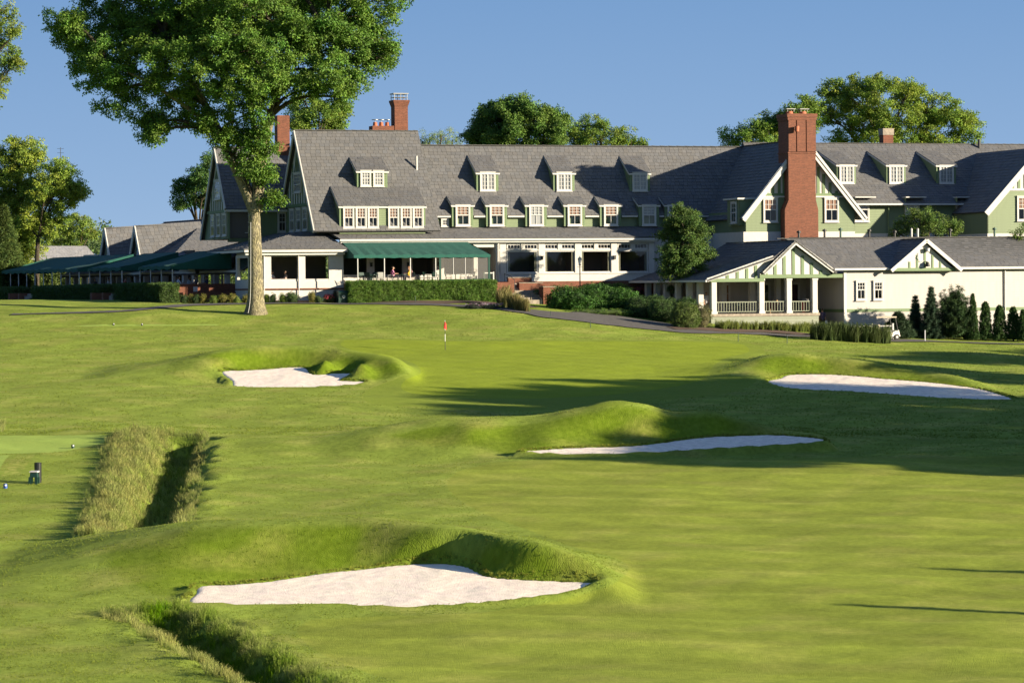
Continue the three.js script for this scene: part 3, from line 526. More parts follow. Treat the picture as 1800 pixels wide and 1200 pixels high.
function chimneyStack(parent, x0, x1, z0, z1, y0, y1, flare = 0, name = 'chimney') {
  const g = new Geo(); g.box(x0, y0, z0, x1, y1 - 0.45, z1);
  if (flare) { g.hexa([V(x0, y1 - 0.45, z1), V(x1, y1 - 0.45, z1), V(x1, y1 - 0.45, z0), V(x0, y1 - 0.45, z0), V(x0 - flare, y1, z1 + flare), V(x1 + flare, y1, z1 + flare), V(x1 + flare, y1, z0 - flare), V(x0 - flare, y1, z0 - flare)]); g.box(x0 - flare, y1, z0 - flare, x1 + flare, y1 + 0.12, z1 + flare); } else g.box(x0, y1 - 0.45, z0, x1, y1, z1);
  return g.build(name, MAT.brick, parent);
}
// ---------------------------------------------------------------- clubhouse: own axes along the front, up and outwards
const club = thing('clubhouse', [0, 0, -275], 18 * DEG, 'long green and white clubhouse with slate roofs, dormers and brick chimneys', 'clubhouse');
{
  const P = 1.327;
  // ---- middle wing
  roofPlane(club, V(-8.6, 6.05, 4.68), V(18.2, 6.05, 4.68), V(24, 12.3, 0), V(-8.6, 12.3, 0));
  roofPlane(club, V(24, 6.3, -4.6), V(-8.6, 6.3, -4.6), V(-8.6, 12.3, 0), V(24, 12.3, 0));
  ridgeCap(club, V(-8.6, 12.3, 0), V(24, 12.3, 0));
  siding(club, 'upper_wall', MAT.green, 4.7, 6.05, () => -8.4, () => 16.8, 0, 0, 4.3, 0);
    const gaps = [[-8.2, -6.95], [-4.85, -3.85], [-1.8, -0.3], [1.8, 3.25], [5.3, 6.55], [8.68, 10.15], [12.18, 12.6], [14.3, 17.6]];
  for (const [a, b] of gaps) new Geo().box(a, 5.9, 4.33, b, 6.03, 4.72).build('eave_board', MAT.trim, club);
  for (const [a, b] of [[-4.1, -2.12], [2.93, 4.87], [10.0, 11.9]]) { shedDormer(club, a, b, 3.05, 8.15, 9.84, 0.7, 11.32); makeWindow(club, (a + b) / 2, 8.32, 3.08, 1.18, 1.42, { cols: 4, top: 4, casement: true, cover: 'shade', coverPart: 1, room: 0 }); }
  [[-6.85, -4.96, 'blind'], [-3.77, -1.9, 'blind'], [-0.21, 1.71, 'shade'], [3.32, 5.21, 'blind'], [6.63, 8.58, 'blind'], [10.22, 12.1, 'none'], [12.65, 14.4, 'shade']].forEach(([a, b, cover], i) => {
    shedDormer(club, a, b, 4.72, 5.62, 6.98, 3.45, 7.66); makeWindow(club, (a + b) / 2, 5.26, 4.75, 1.08, 1.58, { cols: 3, top: 3, bottom: 1, bottomCols: 2, split: 0.53, cover: cover === 'none' ? 'shade' : cover, coverPart: i === 2 ? 0.95 : 0.53, room: 0.9 });
  });
  makeWindow(club, -7.4, 5.22, 4.33, 0.5, 0.5, { cols: 3, top: 2, split: 0, frame: 0.09, room: 0.8 });
  // low roof over the ground floor
  roofPlane(club, V(-17.45, 4.03, 7.35), V(11.0, 4.12, 7.35), V(11.9, 5.06, 4.2), V(-18.2, 5.0, 4.3), 1.05);
  roofPlane(club, V(11.0, 4.12, 7.35), V(11.0, 4.12, 4.0), V(11.9, 5.06, 4.2), V(11.9, 5.06, 4.2), 1.05);
  const gut = new Geo(); gut.box(-17.5, 3.86, 7.2, 11.05, 4.02, 7.42).box(-17.4, 3.7, 6.95, 11.0, 3.86, 7.22); gut.build('gutter', MAT.trim, club);
  // ground floor front with big windows
  const low = new Geo(); low.box(-3.4, 3.55, 6.6, 10.85, 3.72, 6.82).box(-3.4, 2.98, 6.62, 10.85, 3.08, 6.83).box(-3.4, 0.35, 6.6, 10.85, 1.05, 6.78).box(-3.3, 0.98, 6.62, 10.85, 1.08, 6.86);
  for (const x of [-2.95, 0.52, 3.84, 7.16, 10.6]) low.box(x - 0.27, 1.05, 6.6, x + 0.27, 3.56, 6.85);
  for (const x of [-1.15, 2.18, 5.5, 8.82]) low.box(x - 0.17, 3.08, 6.61, x + 0.17, 3.55, 6.84);
  low.build('front_wall', MAT.white, club);
  const bb = new Geo(); bb.box(-3.3, -2.6, 6.5, 10.85, 0.35, 6.83); bb.build('brick_plinth', MAT.brick, club);
  for (const x of [-1.2, 2.18, 5.5, 8.88]) {
    makeWindow(club, x, 1.12, 6.66, 2.72, 1.82, { cols: 1, top: 1, split: 0, frame: 0.06, cover: 'drapes', name: 'picture_window', room: 3 });
    for (const s of [-0.76, 0.76]) makeWindow(club, x + s, 3.12, 6.66, 1.16, 0.4, { cols: 4, top: 1, split: 0, frame: 0.05, name: 'transom_window', room: 1.2 });
  }
  const side = new Geo(); side.box(10.6, -2.6, 4.2, 10.83, 4.0, 6.6); side.build('end_wall', MAT.white, club); const link = new Geo(); link.box(10.83, -2.6, 2, 16.7, 4.68, 4.36); link.build('link_wall', MAT.white, club); roofPlane(club, V(11.4, 4.4, 6.2), V(16.9, 4.4, 6.2), V(16.9, 5.0, 4.3), V(11.9, 5.0, 4.3)); const lk = new Geo(); lk.box(11.2, -2.6, 4.36, 16.7, 4.3, 6.0); lk.build('link_front', MAT.white, club);
  // entrance bay at the end of the awning
  const bay = new Geo(); bay.box(-5.6, 3.3, 6.6, -3.4, 3.75, 6.8).box(-3.62, -0.2, 6.62, -3.3, 3.7, 6.9); bay.build('entrance_lintel', MAT.white, club);
  const rec = new Geo(); rec.box(-5.7, 0.2, 4.4, -3.4, 3.4, 4.6).box(-3.66, 0.2, 4.5, -3.5, 3.4, 6.6); rec.build('recess_wall', MAT.cream, club);
  const rp = new Geo(); rp.cyl(-3.42, 0.2, 7.0, 3.9, 0.05, 0.05, 8); rp.build('downpipe', MAT.trim, club);
  for (const [x, y] of [[0.52, 2.2], [7.16, 2.2]]) { const lg = new Geo(); lg.box(x - 0.09, y, 6.86, x + 0.09, y + 0.28, 7.02).box(x - 0.12, y + 0.28, 6.85, x + 0.12, y + 0.33, 7.05); lg.build('wall_lantern', MAT.iron, club); }
  // back wall of the covered terrace
  const tw = new Geo(); tw.box(-17.6, 2.6, 6.5, -5.6, 3.75, 6.7).box(-17.6, -0.4, 6.5, -5.6, 0.88, 6.7); for (const [a, b] of [[-17.7, -17.2], [-14.85, -14.45], [-11.75, -11.1], [-9.0, -8.3], [-5.55, -5.2]]) tw.box(a, 0.88, 6.5, b, 2.6, 6.72); tw.build('terrace_wall', MAT.white, club);
  for (const [a, b] of [[-17.2, -14.85], [-14.45, -11.75], [-11.1, -9.0], [-8.3, -5.55]]) makeWindow(club, (a + b) / 2, 0.98, 6.5, b - a - 0.16, 1.56, { cols: 1, top: 1, split: 0, frame: 0.08, cover: 'none', name: 'picture_window', room: 3 });
  for (const x of [-14.65, -11.4, -8.65]) { const lg = new Geo(); lg.box(x - 0.09, 1.7, 6.73, x + 0.09, 2.0, 6.9).box(x - 0.12, 2.0, 6.72, x + 0.12, 2.05, 6.93); lg.build('wall_lantern', MAT.iron, club); }
  const fl = new Geo(); fl.box(-17.5, -2.6, 6.6, -3.4, 0.3, 11.2); fl.build('terrace_floor', MAT.brick, club);
  // terrace awning
  const aw = new THREE.Group(); aw.name = 'terrace_awning'; club.add(aw);
  { const g = new Geo(), n = 24, xa = -17.25, xb = -5.35, za = 7.0, zf = 10.8;
    const top = (x, s) => { const xl = x; return V(xl, mix(3.82, 2.66, s) + 0.035 * Math.sin(x * 2 * Math.PI / 1.0) * s - 0.05 * Math.sin(s * Math.PI), mix(za, zf, s)); };
    for (let i = 0; i < n; i++) for (let j = 0; j < 4; j++) { const f = (k) => { const l = mix(xa, xb - 0.95, k / n); return l; }, b = (k) => mix(xa, xb, k / n), X = (k, s) => mix(f(k), b(k), s), s0 = j / 4, s1 = (j + 1) / 4; g.quad(top(X(i, s1), s1), top(X(i + 1, s1), s1), top(X(i + 1, s0), s0), top(X(i, s0), s0)); }
    for (let i = 0; i < n; i++) { const x0 = mix(xa, xb, i / n), x1 = mix(xa, xb, (i + 1) / n), a = top(x0, 1), b = top(x1, 1), l = (v, k) => V(v.x, 2.42 - 0.04 * (k % 2), v.z + 0.03); g.quad(l(a, i), l(b, i + 1), b, a); }
    g.quad(V(xa, 2.4, za), V(xa, 2.4, zf), V(xa, 2.66, zf), V(xa, 2.66, za)); g.poly([V(xa, 2.66, za), V(xa, 2.66, zf), V(xa, 3.82, za)]);
    g.poly([V(xb, 2.42, zf), V(xb, 2.42, za), V(xb - 0.05, 2.66, za), V(xb, 2.66, zf)]); g.poly([V(xb, 2.66, zf), V(xb, 2.66, za), V(xb - 0.95, 3.82, za)]);
    g.build('canopy', MAT.awning, aw); }
  for (const x of [-16.9, -14.6, -12.35, -10.15]) { const g = new Geo(); g.cyl(x, 0.3, 10.72, 2.6, 0.045, 0.045, 8); g.build('post', MAT.pole, aw); }
  for (const x of [-9.75, -5.45]) { const g = new Geo(); g.cbox(x, 0.3, 10.7, 0.16, 2.2, 0.1); g.build('post', MAT.awningTrim, aw); }
  { const g = new Geo(); g.quad(V(-9.67, 0.62, 10.72), V(-5.53, 0.62, 10.72), V(-5.53, 2.45, 10.72), V(-9.67, 2.45, 10.72)); g.build('clear_screen', MAT.vinyl, aw); const k = new Geo(); k.box(-9.67, 0.3, 10.68, -5.53, 0.6, 10.74); k.build('screen_skirt', MAT.awningTrim, aw); for (const x of [-8.6, -7.55, -6.5]) new Geo().box(x - 0.02, 0.6, 10.73, x + 0.02, 2.45, 10.75).build('screen_seam', MAT.pole, aw); }
  // ---- tall wing at the left of the front
  const yB = 13.52, xl = -19.2, xr = -8.45;
  roofPlane(club, V(xl - 0.35, 4.72, 6.63), V(xr, 4.74, 6.63), V(xr, yB, 0), V(xl - 0.35, yB, 0));
  roofPlane(club, V(xr, 7.1, -4.85), V(xl - 0.35, 7.1, -4.85), V(xl - 0.35, yB, 0), V(xr, yB, 0));
  ridgeCap(club, V(xl - 0.35, yB, 0), V(xr, yB, 0));
  siding(club, 'gable_wall', MAT.green, 9.0, yB - 0.3, (y) => -(yB - 0.25 - y) / P, () => 0, xr - 0.1, 0, 0, 90 * DEG);
  shedDormer(club, -17.25, -9.72, 6.3, 5.0, 6.86, 3.77, 8.5);
  for (const x of [-16.47, -15.38, -14.33, -12.53, -11.43, -10.37]) makeWindow(club, x, 5.08, 6.33, 0.74, 1.58, { cols: 3, top: 3, bottom: 1, bottomCols: 2, split: 0.5, cover: 'blind', coverPart: 0.5, room: 1.0 });
  shedDormer(club, -15.05, -12.37, 3.95, 8.55, 9.9, 1.85, 11.05);
  for (const x of [-14.3, -13.17]) makeWindow(club, x, 8.68, 3.98, 0.72, 1.12, { cols: 3, top: 2, bottom: 2, split: 0.52, cover: 'shade', coverPart: 1, room: 0 });
  // gable faces that look left: timbered peak over a green wall
  const leftGable = (x, zr, yr, slope, yBelt, yBot, zFront, zBack) => {
    const half = (y) => (yr - y) / slope, g0 = (y) => Math.max(zBack - zr, -half(y) + 0.1), g1 = (y) => Math.min(zFront - zr, half(y) - 0.1), T = -90 * DEG;
    siding(club, 'gable_wall', MAT.green, yBot, yBelt, g0, g1, x, 0, zr, T);
    const pk = new Geo(); { const h = half(yBelt) - 0.15; pk.poly([V(Math.max(-h, zBack - zr), yBelt, 0.02), V(Math.min(h, zFront - zr), yBelt, 0.02), V(0, yr - 0.3, 0.02)]); pk.poly([V(h, yBelt, -0.1), V(-h, yBelt, -0.1), V(0, yr - 0.3, -0.1)]); }
    place(pk.build('gable_panel', MAT.white, club), x, 0, zr, T);
    const h = half(yBelt) - 0.2, strip = (a, b, w = 0.16) => { const g = new Geo(); g.bar(a, b, w, 0.05, V(0, 0, 1)); place(g.build('timber_strip', MAT.greenTrim, club), x, 0, zr, T); };
    for (let k = -4; k <= 4; k++) { const s = k * 0.85; if (Math.abs(s) > h - 0.15) continue; const topY = Math.min(yr - 0.5 - Math.abs(s) * slope, Math.abs(s) < 1.5 ? yBelt + 1.1 : 99); if (topY > yBelt + 0.15) strip(V(s, yBelt, 0.06), V(s, topY, 0.06)); }
    strip(V(-1.6, yBelt + 2.75, 0.061), V(1.6, yBelt + 2.75, 0.061), 0.2);
    for (const s of [-1.05, -0.5, 0, 0.5, 1.05]) strip(V(s, yBelt + 2.85, 0.062), V(s * 0.3, yr - 0.8 - Math.abs(s) * 0.9, 0.062), 0.12);
    const belt = new Geo(); belt.box(Math.max(-h - 0.2, zBack - zr), yBelt - 0.15, 0, Math.min(h + 0.2, zFront - zr), yBelt + 0.08, 0.16); place(belt.build('belt_board', MAT.greenTrim, club), x, 0, zr, T);
    makeWindow(club, x - 0.03, yBelt + 1.15, zr + 0.1, 2.3, 1.5, { cols: 6, top: 3, split: 0.4, bottom: 1, cover: 'shade', coverPart: 1, room: 0, turn: T });
    for (const s of [-1.95, 0.35, 2.65]) if (zr + s < zFront - 0.6) makeWindow(club, x - 0.03, yBot + 0.35, zr + s, 1.35, 1.75, { cols: 3, top: 2, bottom: 1, split: 0.5, cover: 'shade', coverPart: 0.6, turn: T });
  };
  const rake = (x, zr, yr, slope, zEnd, w = 0.34) => { const g = new Geo(); const yE = yr - slope * Math.abs(zEnd - zr); g.bar(V(x, yr - 0.05, zr), V(x, yE - 0.05, zEnd), 0.1, w, V(1, 0, 0).cross(V(0, yE - yr, zEnd - zr)).normalize()); return g.build('barge_board', MAT.trim, club); };
  leftGable(xl, 0, yB - 0.1, P, 7.1, 4.6, 6.3, -4.6);
  rake(xl - 0.36, 0, yB - 0.08, P, 6.55); rake(xl - 0.36, 0, yB - 0.08, P, -4.8);
  // ---- second gabled wing further back
  const yA = 12.4, xa = -24.4, za = -8.1;
  roofPlane(club, V(xa - 0.35, 6.85, za + 4.15), V(-8.5, 6.85, za + 4.15), V(-8.5, yA, za), V(xa - 0.35, yA, za));
  roofPlane(club, V(-8.5, 4.4, za - 6.0), V(xa - 0.35, 4.4, za - 6.0), V(xa - 0.35, yA, za), V(-8.5, yA, za));
  ridgeCap(club, V(xa - 0.35, yA, za), V(-10, yA, za));
  leftGable(xa, za, yA - 0.1, P, 6.75, 4.3, za + 3.9, za - 5.7);
  rake(xa - 0.36, za, yA - 0.08, P, za + 4.1); rake(xa - 0.36, za, yA - 0.08, P, za - 5.95);
  siding(club, 'upper_wall', MAT.green, 4.0, 6.75, () => xa, () => xl, 0, 0, -4.6, 0);
  const ev = new Geo(); ev.box(xa - 0.3, 6.62, -4.55, xl, 6.8, -3.85); ev.build('eave_board', MAT.trim, club);
  makeWindow(club, -19.55, 4.95, -4.57, 0.6, 1.55, { cols: 2, top: 2, bottom: 1, split: 0.5 }); makeWindow(club, -22.3, 4.95, -4.57, 0.9, 1.55, { cols: 3, top: 2, bottom: 1, split: 0.5 });
  // ---- corner pavilion with its hipped roof
  const px0 = -25.6, px1 = -17.5, pz = 8.4;
  roofPlane(club, V(px0 - 0.5, 3.2, pz + 0.55), V(px1 + 0.25, 3.2, pz + 0.55), V(-18.2, 4.7, 4.3), V(-20.3, 4.7, 4.3), 1.03);
  roofPlane(club, V(px0 - 0.5, 3.2, -6), V(px0 - 0.5, 3.2, pz + 0.55), V(-20.3, 4.7, 4.3), V(-20.3, 4.7, -6), 1.03);
  roofPlane(club, V(px1 + 0.25, 3.2, pz + 0.55), V(px1 + 0.25, 3.2, 4.3), V(-18.2, 4.7, 4.3), V(-18.2, 4.7, 4.3), 1.03);
  const pf = new Geo(); pf.box(px0 - 0.5, 2.95, pz + 0.35, px1 + 0.25, 3.14, pz + 0.62).box(px0 - 0.35, 2.72, pz - 0.02, px1 + 0.05, 2.96, pz + 0.35).box(px0 - 0.56, 2.95, -5.6, px0 - 0.3, 3.14, pz + 0.5); pf.build('cornice', MAT.trim, club);
  const pw = new Geo();
  for (const [a, b] of [[px0, px0 + 0.5], [-24.35, -23.7], [-21.4, -20.78], [-18.75, px1]]) pw.box(a, 0.5, pz - 0.3, b, 2.75, pz);
  pw.box(px0, 0.5, pz - 0.28, px1, 0.72, pz - 0.02).box(px0, -0.05, pz - 0.3, px1, 0.52, pz + 0.02).box(px0, 2.6, pz - 0.28, px1, 2.76, pz + 0.01);
  pw.box(px1 - 0.25, -0.05, 6.7, px1, 2.75, pz - 0.3).box(px0, -0.05, 3.6, px0 + 0.25, 0.7, pz - 0.3).box(px0, 0.7, 3.6, px0 + 0.25, 2.75, 4.1).box(px0, 2.5, 4.1, px0 + 0.25, 2.75, pz - 0.3);
  pw.build('pavilion_wall', MAT.white, club);
  for (const [a, b] of [[-23.7, -21.4], [-20.78, -18.75]]) { const g = new Geo(); g.quad(V(a, 0.72, pz - 0.15), V(b, 0.72, pz - 0.15), V(b, 2.6, pz - 0.15), V(a, 2.6, pz - 0.15)); g.build('pavilion_pane', MAT.glass, club); }
  { const g = new Geo(); g.quad(V(px0 + 0.1, 0.7, 4.1), V(px0 + 0.1, 0.7, pz - 0.3), V(px0 + 0.1, 2.5, pz - 0.3), V(px0 + 0.1, 2.5, 4.1)); g.build('pavilion_pane', MAT.glass, club); }
  const bd = new Geo(); bd.box(px0 - 0.08, -0.17, 3.5, px1 + 0.08, -0.05, pz + 0.1); bd.build('brick_course', MAT.brick, club);
  siding(club, 'pavilion_base', MAT.white, -2.6, -0.17, () => px0, () => px1, 0, 0, pz - 0.05, 0, 0.17); siding(club, 'pavilion_base', MAT.white, -2.6, -0.17, () => 3.5, () => pz - 0.1, px0, 0, 0, -90 * DEG, 0.17);
  const room = new Geo(); room.box(px0 + 0.26, -0.04, 3.6, px1 - 0.26, 0.0, pz - 0.31); room.build('dining_floor', MAT.interior, club);
  const rb = new Geo(); rb.box(-23.0, 0, 3.4, px1 - 0.26, 2.75, 3.6); rb.build('dining_back_wall', MAT.interior, club); const rc = new Geo(); rc.box(px0 + 0.1, 2.77, 3.5, px1 - 0.1, 2.9, pz - 0.05); rc.build('dining_ceiling', MAT.cream, club);
  for (const x of [-21.38, -24.33]) new Geo().cyl(x, -1.8, pz + 0.1, 2.9, 0.045, 0.045, 8).build('downpipe', MAT.trim, club);
  // ---- chimneys at the left
  chimneyStack(club, -19.15, -18.05, -8.6, -7.5, 10, 15.2);
  { const c = chimneyStack(club, -9.95, -8.75, -3.2, -2.0, 11, 16.2, 0.14); const g = new Geo(); for (const [x, z] of [[-9.95, -3.1], [-8.8, -3.1], [-9.95, -2.05], [-8.8, -2.05], [-9.38, -2.05], [-9.38, -3.1]]) g.cyl(x, 16.3, z, 16.85, 0.03, 0.03, 6); g.box(-10.05, 16.85, -3.25, -8.68, 16.93, -1.95).box(-10.02, 16.55, -3.18, -8.72, 16.58, -1.98); g.build('chimney_cage', MAT.steel, c); }
  { const c = chimneyStack(club, -12.0, -10.05, -3.1, -1.9, 11, 14.05); for (const x of [-11.6, -11.05, -10.5]) { new Geo().cyl(x, 14.05, -2.5, 14.4, 0.2, 0.17, 10).build('chimney_pot', MAT.clay, c); new Geo().cyl(x, 14.4, -2.5, 14.6, 0.03, 0.03, 6).cyl(x, 14.58, -2.5, 14.63, 0.3, 0.3, 10).build('pot_cover', MAT.steel, c); } }
  { const g = new Geo(); g.cyl(-9.35, 10.0, 2.6, 11.25, 0.09, 0.09, 8); g.build('vent_pipe', MAT.trim, club); }
  // ---- big gabled wing at the right with the tall chimney
  const xg = 22.1, zg = 13.2, yg = 12.35, sg = 1.215, front = (dx, y, z) => V(xg + dx, y, z);
  roofPlane(club, front(-5.6, 5.55, -2), front(-5.6, 5.55, zg + 0.5), front(0, yg, zg + 0.5), front(0, yg, -2));
  roofPlane(club, front(5.6, 5.55, zg + 0.5), front(5.6, 5.55, -2), front(0, yg, -2), front(0, yg, zg + 0.5));
  ridgeCap(club, front(0, yg, -1), front(0, yg, zg + 0.5));
  siding(club, 'gable_wall', MAT.green, 4.4, 7.55, (y) => Math.max(-5.25, -(yg - 0.2 - y) / sg), (y) => Math.min(4.9, (yg - 0.2 - y) / sg), xg, 0, zg, 0, 0.13);
  { const g = new Geo(); g.poly([V(-3.75, 7.55, 0.0), V(3.75, 7.55, 0.0), V(0, yg - 0.3, 0.0)]); g.poly([V(3.75, 7.55, -0.12), V(-3.75, 7.55, -0.12), V(0, yg - 0.3, -0.12)]); place(g.build('gable_panel', MAT.white, club), xg, 0, zg, 0);
    for (const s of [-3.3, -2.75, -2.15, -1.7, 1.5, 2.0, 2.6, 3.2]) { const k = new Geo(); k.box(xg + s - 0.13, 7.6, zg, xg + s + 0.13, Math.min(yg - 0.55 - Math.abs(s) * sg, 11), zg + 0.05); k.build('timber_strip', MAT.greenTrim, club); }
    const k = new Geo(); k.box(xg - 3.9, 7.5, zg, xg + 3.9, 7.72, zg + 0.06); k.build('belt_board', MAT.greenTrim, club); const q = new Geo(); q.box(xg - 4.0, 7.36, zg, xg + 4.0, 7.49, zg + 0.1); q.build('belt_moulding', MAT.trim, club); }
  for (const s of [-1, 1]) { const g = new Geo(); const a = V(xg, yg - 0.12, zg + 0.52), b = V(xg + s * 5.72, 5.42, zg + 0.52), nn = V(0, 0, 1); g.bar(a, b, 0.5, 0.1, V(0, 0, 1)); g.build('barge_board', MAT.trim, club); const k = new Geo(); k.bar(a.clone().add(V(0, 0.13, 0.08)), b.clone().add(V(s * 0.06, 0.13, 0.08)), 0.16, 0.08, nn); k.build('barge_moulding', MAT.trim, club); }
  for (const x of [19.1, 24.8]) makeWindow(club, x, 5.35, zg + 0.02, 1.12, 1.85, { cols: 3, top: 2, bottom: 1, bottomCols: 2, split: 0.52, cover: 'blind', coverPart: 0.48 });
  siding(club, 'side_wall', MAT.green, 3.9, 6.2, () => 2, () => zg, 16.85, 0, 0, -90 * DEG);
  siding(club, 'side_wall', MAT.green, 3.9, 6.0, () => -zg, () => -2, 27.0, 0, 0, 90 * DEG);
  { const g = new Geo(); g.box(16.6, -3.5, 2, 27.0, 4.42, zg + 0.06); g.build('ground_storey', MAT.white, club); }
  siding(club, 'side_bay', MAT.green, 5.0, 7.2, () => 9.9, () => 12.7, 16.5, 0, 0, -90 * DEG, 0.15, 1.5); makeWindow(club, 16.46, 5.3, 11.6, 1.0, 1.6, { cols: 2, top: 2, bottom: 1, split: 0.5, turn: -90 * DEG });
  { const g = new Geo(); g.box(16.2, 7.2, 9.6, 18.6, 7.34, 12.95); g.build('bay_roof', MAT.trim, club); }
  const ch = new Geo(), cz0 = 12.0, cz1 = 14.2;
  ch.box(20.05, -3, cz0, 23.15, 6.3, cz1).hexa([V(20.05, 6.3, cz1), V(23.15, 6.3, cz1), V(23.15, 6.3, cz0), V(20.05, 6.3, cz0), V(20.42, 7.1, cz1 - 0.02), V(22.95, 7.1, cz1 - 0.02), V(22.95, 7.1, cz0), V(20.42, 7.1, cz0)]).box(20.42, 7.1, cz0, 22.95, 14.15, cz1 - 0.02).box(20.36, 11.1, cz0 - 0.02, 23.0, 11.22, cz1 + 0.03);
  for (const [a, b] of [[20.42, 21.1], [21.2, 22.0], [22.1, 22.95]]) ch.box(a, 11.25, cz1 - 0.02, b, 13.95, cz1 + 0.07);
  ch.box(20.34, 13.95, cz0 - 0.06, 23.02, 14.2, cz1 + 0.1).box(20.28, 14.2, cz0 - 0.1, 23.08, 14.5, cz1 + 0.14);
  const chm = ch.build('tall_chimney', MAT.brick, club);
  { for (const x of [21.0, 22.25]) { new Geo().cyl(x, 14.5, 13.1, 14.75, 0.33, 0.3, 12).build('chimney_pot', MAT.clay, chm); const k = new Geo(); k.cbox(x, 14.92, 13.1, 0.85, 0.05, 0.85); for (const [a, b] of [[-0.3, -0.3], [0.3, -0.3], [-0.3, 0.3], [0.3, 0.3]]) k.cyl(x + a, 14.7, 13.1 + b, 14.92, 0.02, 0.02, 5); k.build('pot_cover', MAT.steel, chm); }
    const f = new Geo(); f.bar(V(20.9, 13.1, cz1 + 0.1), V(20.9, 13.1, cz1 + 0.4), 0.05, 0.05).cyl(21.05, 12.95, cz1 + 0.4, 13.4, 0.17, 0.2, 12); f.build('floodlight', MAT.clay, chm); }
  // ---- right wing
  const P2 = 0.745;
  roofPlane(club, V(22, 7.0, 7.6), V(52, 7.0, 7.6), V(52, 12.66, 0), V(22, 12.66, 0)); roofPlane(club, V(52, 7.0, -7.6), V(22, 7.0, -7.6), V(22, 12.66, 0), V(52, 12.66, 0)); ridgeCap(club, V(22, 12.66, 0), V(52, 12.66, 0));
  siding(club, 'upper_wall', MAT.green, 4.35, 7.1, () => 27, () => 50, 0, 0, 6.8, 0); { const g = new Geo(); g.box(27, -3.5, 2, 50, 4.35, 6.84); g.build('ground_storey', MAT.white, club); const k = new Geo(); k.box(27.2, 6.85, 7.42, 41.6, 7.0, 7.7); k.build('gutter', MAT.trim, club); }
  for (const [a, b] of [[28.95, 30.78], [33.8, 35.66], [38.72, 40.64]]) { shedDormer(club, a, b, 5.1, 8.85, 10.5, 1.1, 11.82); makeWindow(club, (a + b) / 2, 8.95, 5.13, 1.2, 1.42, { cols: 4, top: 4, casement: true, cover: 'shade', coverPart: 1, room: 0 }); }
  for (const [x, cover, part] of [[30.55, 'shade', 0.52], [35.45, 'shade', 0.95], [40.48, 'blind', 0.5]]) { makeWindow(club, x, 5.5, 6.84, 1.2, 1.95, { cols: 3, top: 3, bottom: 1, bottomCols: 2, split: 0.5, cover, coverPart: part }); const g = new Geo(); g.box(x - 1.0, 7.5, 6.4, x + 1.0, 7.6, 7.75); g.build('window_hood', MAT.trim, club); const k = new Geo(); k.poly([V(x - 0.95, 6.9, 7.6), V(x - 0.95, 7.5, 6.9), V(x - 0.95, 7.5, 7.7)]); k.build('hood_cheek', MAT.green, club); }
  for (const x of [33.1, 37.7]) new Geo().cyl(x, 3, 7.0, 6.85, 0.05, 0.05, 8).build('downpipe', MAT.greenTrim, club);
  chimneyStack(club, 36.2, 37.2, -1.6, -0.7, 11, 13.5); { const g = new Geo(); g.box(36.15, 13.5, -1.65, 37.25, 14.1, -0.65); g.build('chimney_cap', MAT.stone, club); const k = new Geo(); k.cyl(45.3, 12.2, 0.5, 13.1, 0.14, 0.14, 10); k.build('vent_pipe', MAT.deck, club); }
  // ---- last gable, cut by the edge of the frame
  const x3 = 44.7, y3 = 11.75, s3 = 1.08;
  roofPlane(club, V(x3 - 5.3, 6.1, 1), V(x3 - 5.3, 6.1, 13.9), V(x3, y3, 13.9), V(x3, y3, 1)); roofPlane(club, V(x3 + 5.3, 6.1, 13.9), V(x3 + 5.3, 6.1, 1), V(x3, y3, 1), V(x3, y3, 13.9));
  siding(club, 'gable_wall', MAT.green, 4.2, 8.1, (y) => Math.max(-5.0, -(y3 - 0.2 - y) / s3), (y) => Math.min(5.0, (y3 - 0.2 - y) / s3), x3, 0, 13.4, 0); { const g = new Geo(); g.box(x3 - 5.1, -3.5, 6, x3 + 5.1, 4.2, 13.44); g.build('ground_storey', MAT.white, club); const k = new Geo(); k.poly([V(-3.1, 8.1, 0.02), V(3.1, 8.1, 0.02), V(0, y3 - 0.3, 0.02)]); place(k.build('gable_panel', MAT.white, club), x3, 0, 13.4); for (const s of [-2.6, -2, -1.4, -0.7, 0, 0.7, 1.4]) { const q = new Geo(); q.box(x3 + s - 0.12, 8.15, 13.42, x3 + s + 0.12, y3 - 0.55 - Math.abs(s) * s3, 13.47); q.build('timber_strip', MAT.greenTrim, club); } const b = new Geo(); b.box(x3 - 3.3, 7.95, 13.41, x3 + 3.3, 8.15, 13.5); b.build('belt_moulding', MAT.trim, club); }
  siding(club, 'side_wall', MAT.green, 4.0, 6.3, () => 6.8, () => 13.4, x3 - 5.05, 0, 0, -90 * DEG);
  for (const s of [-1, 1]) { const g = new Geo(); g.bar(V(x3, y3 - 0.1, 13.95), V(x3 + s * 5.45, 5.9, 13.95), 0.5, 0.1, V(0, 0, 1)); g.build('barge_board', MAT.trim, club); }
  makeWindow(club, 43.15, 5.4, 13.42, 1.15, 1.95, { cols: 3, top: 3, bottom: 1, bottomCols: 2, split: 0.5, cover: 'blind', coverPart: 0.5 });
}
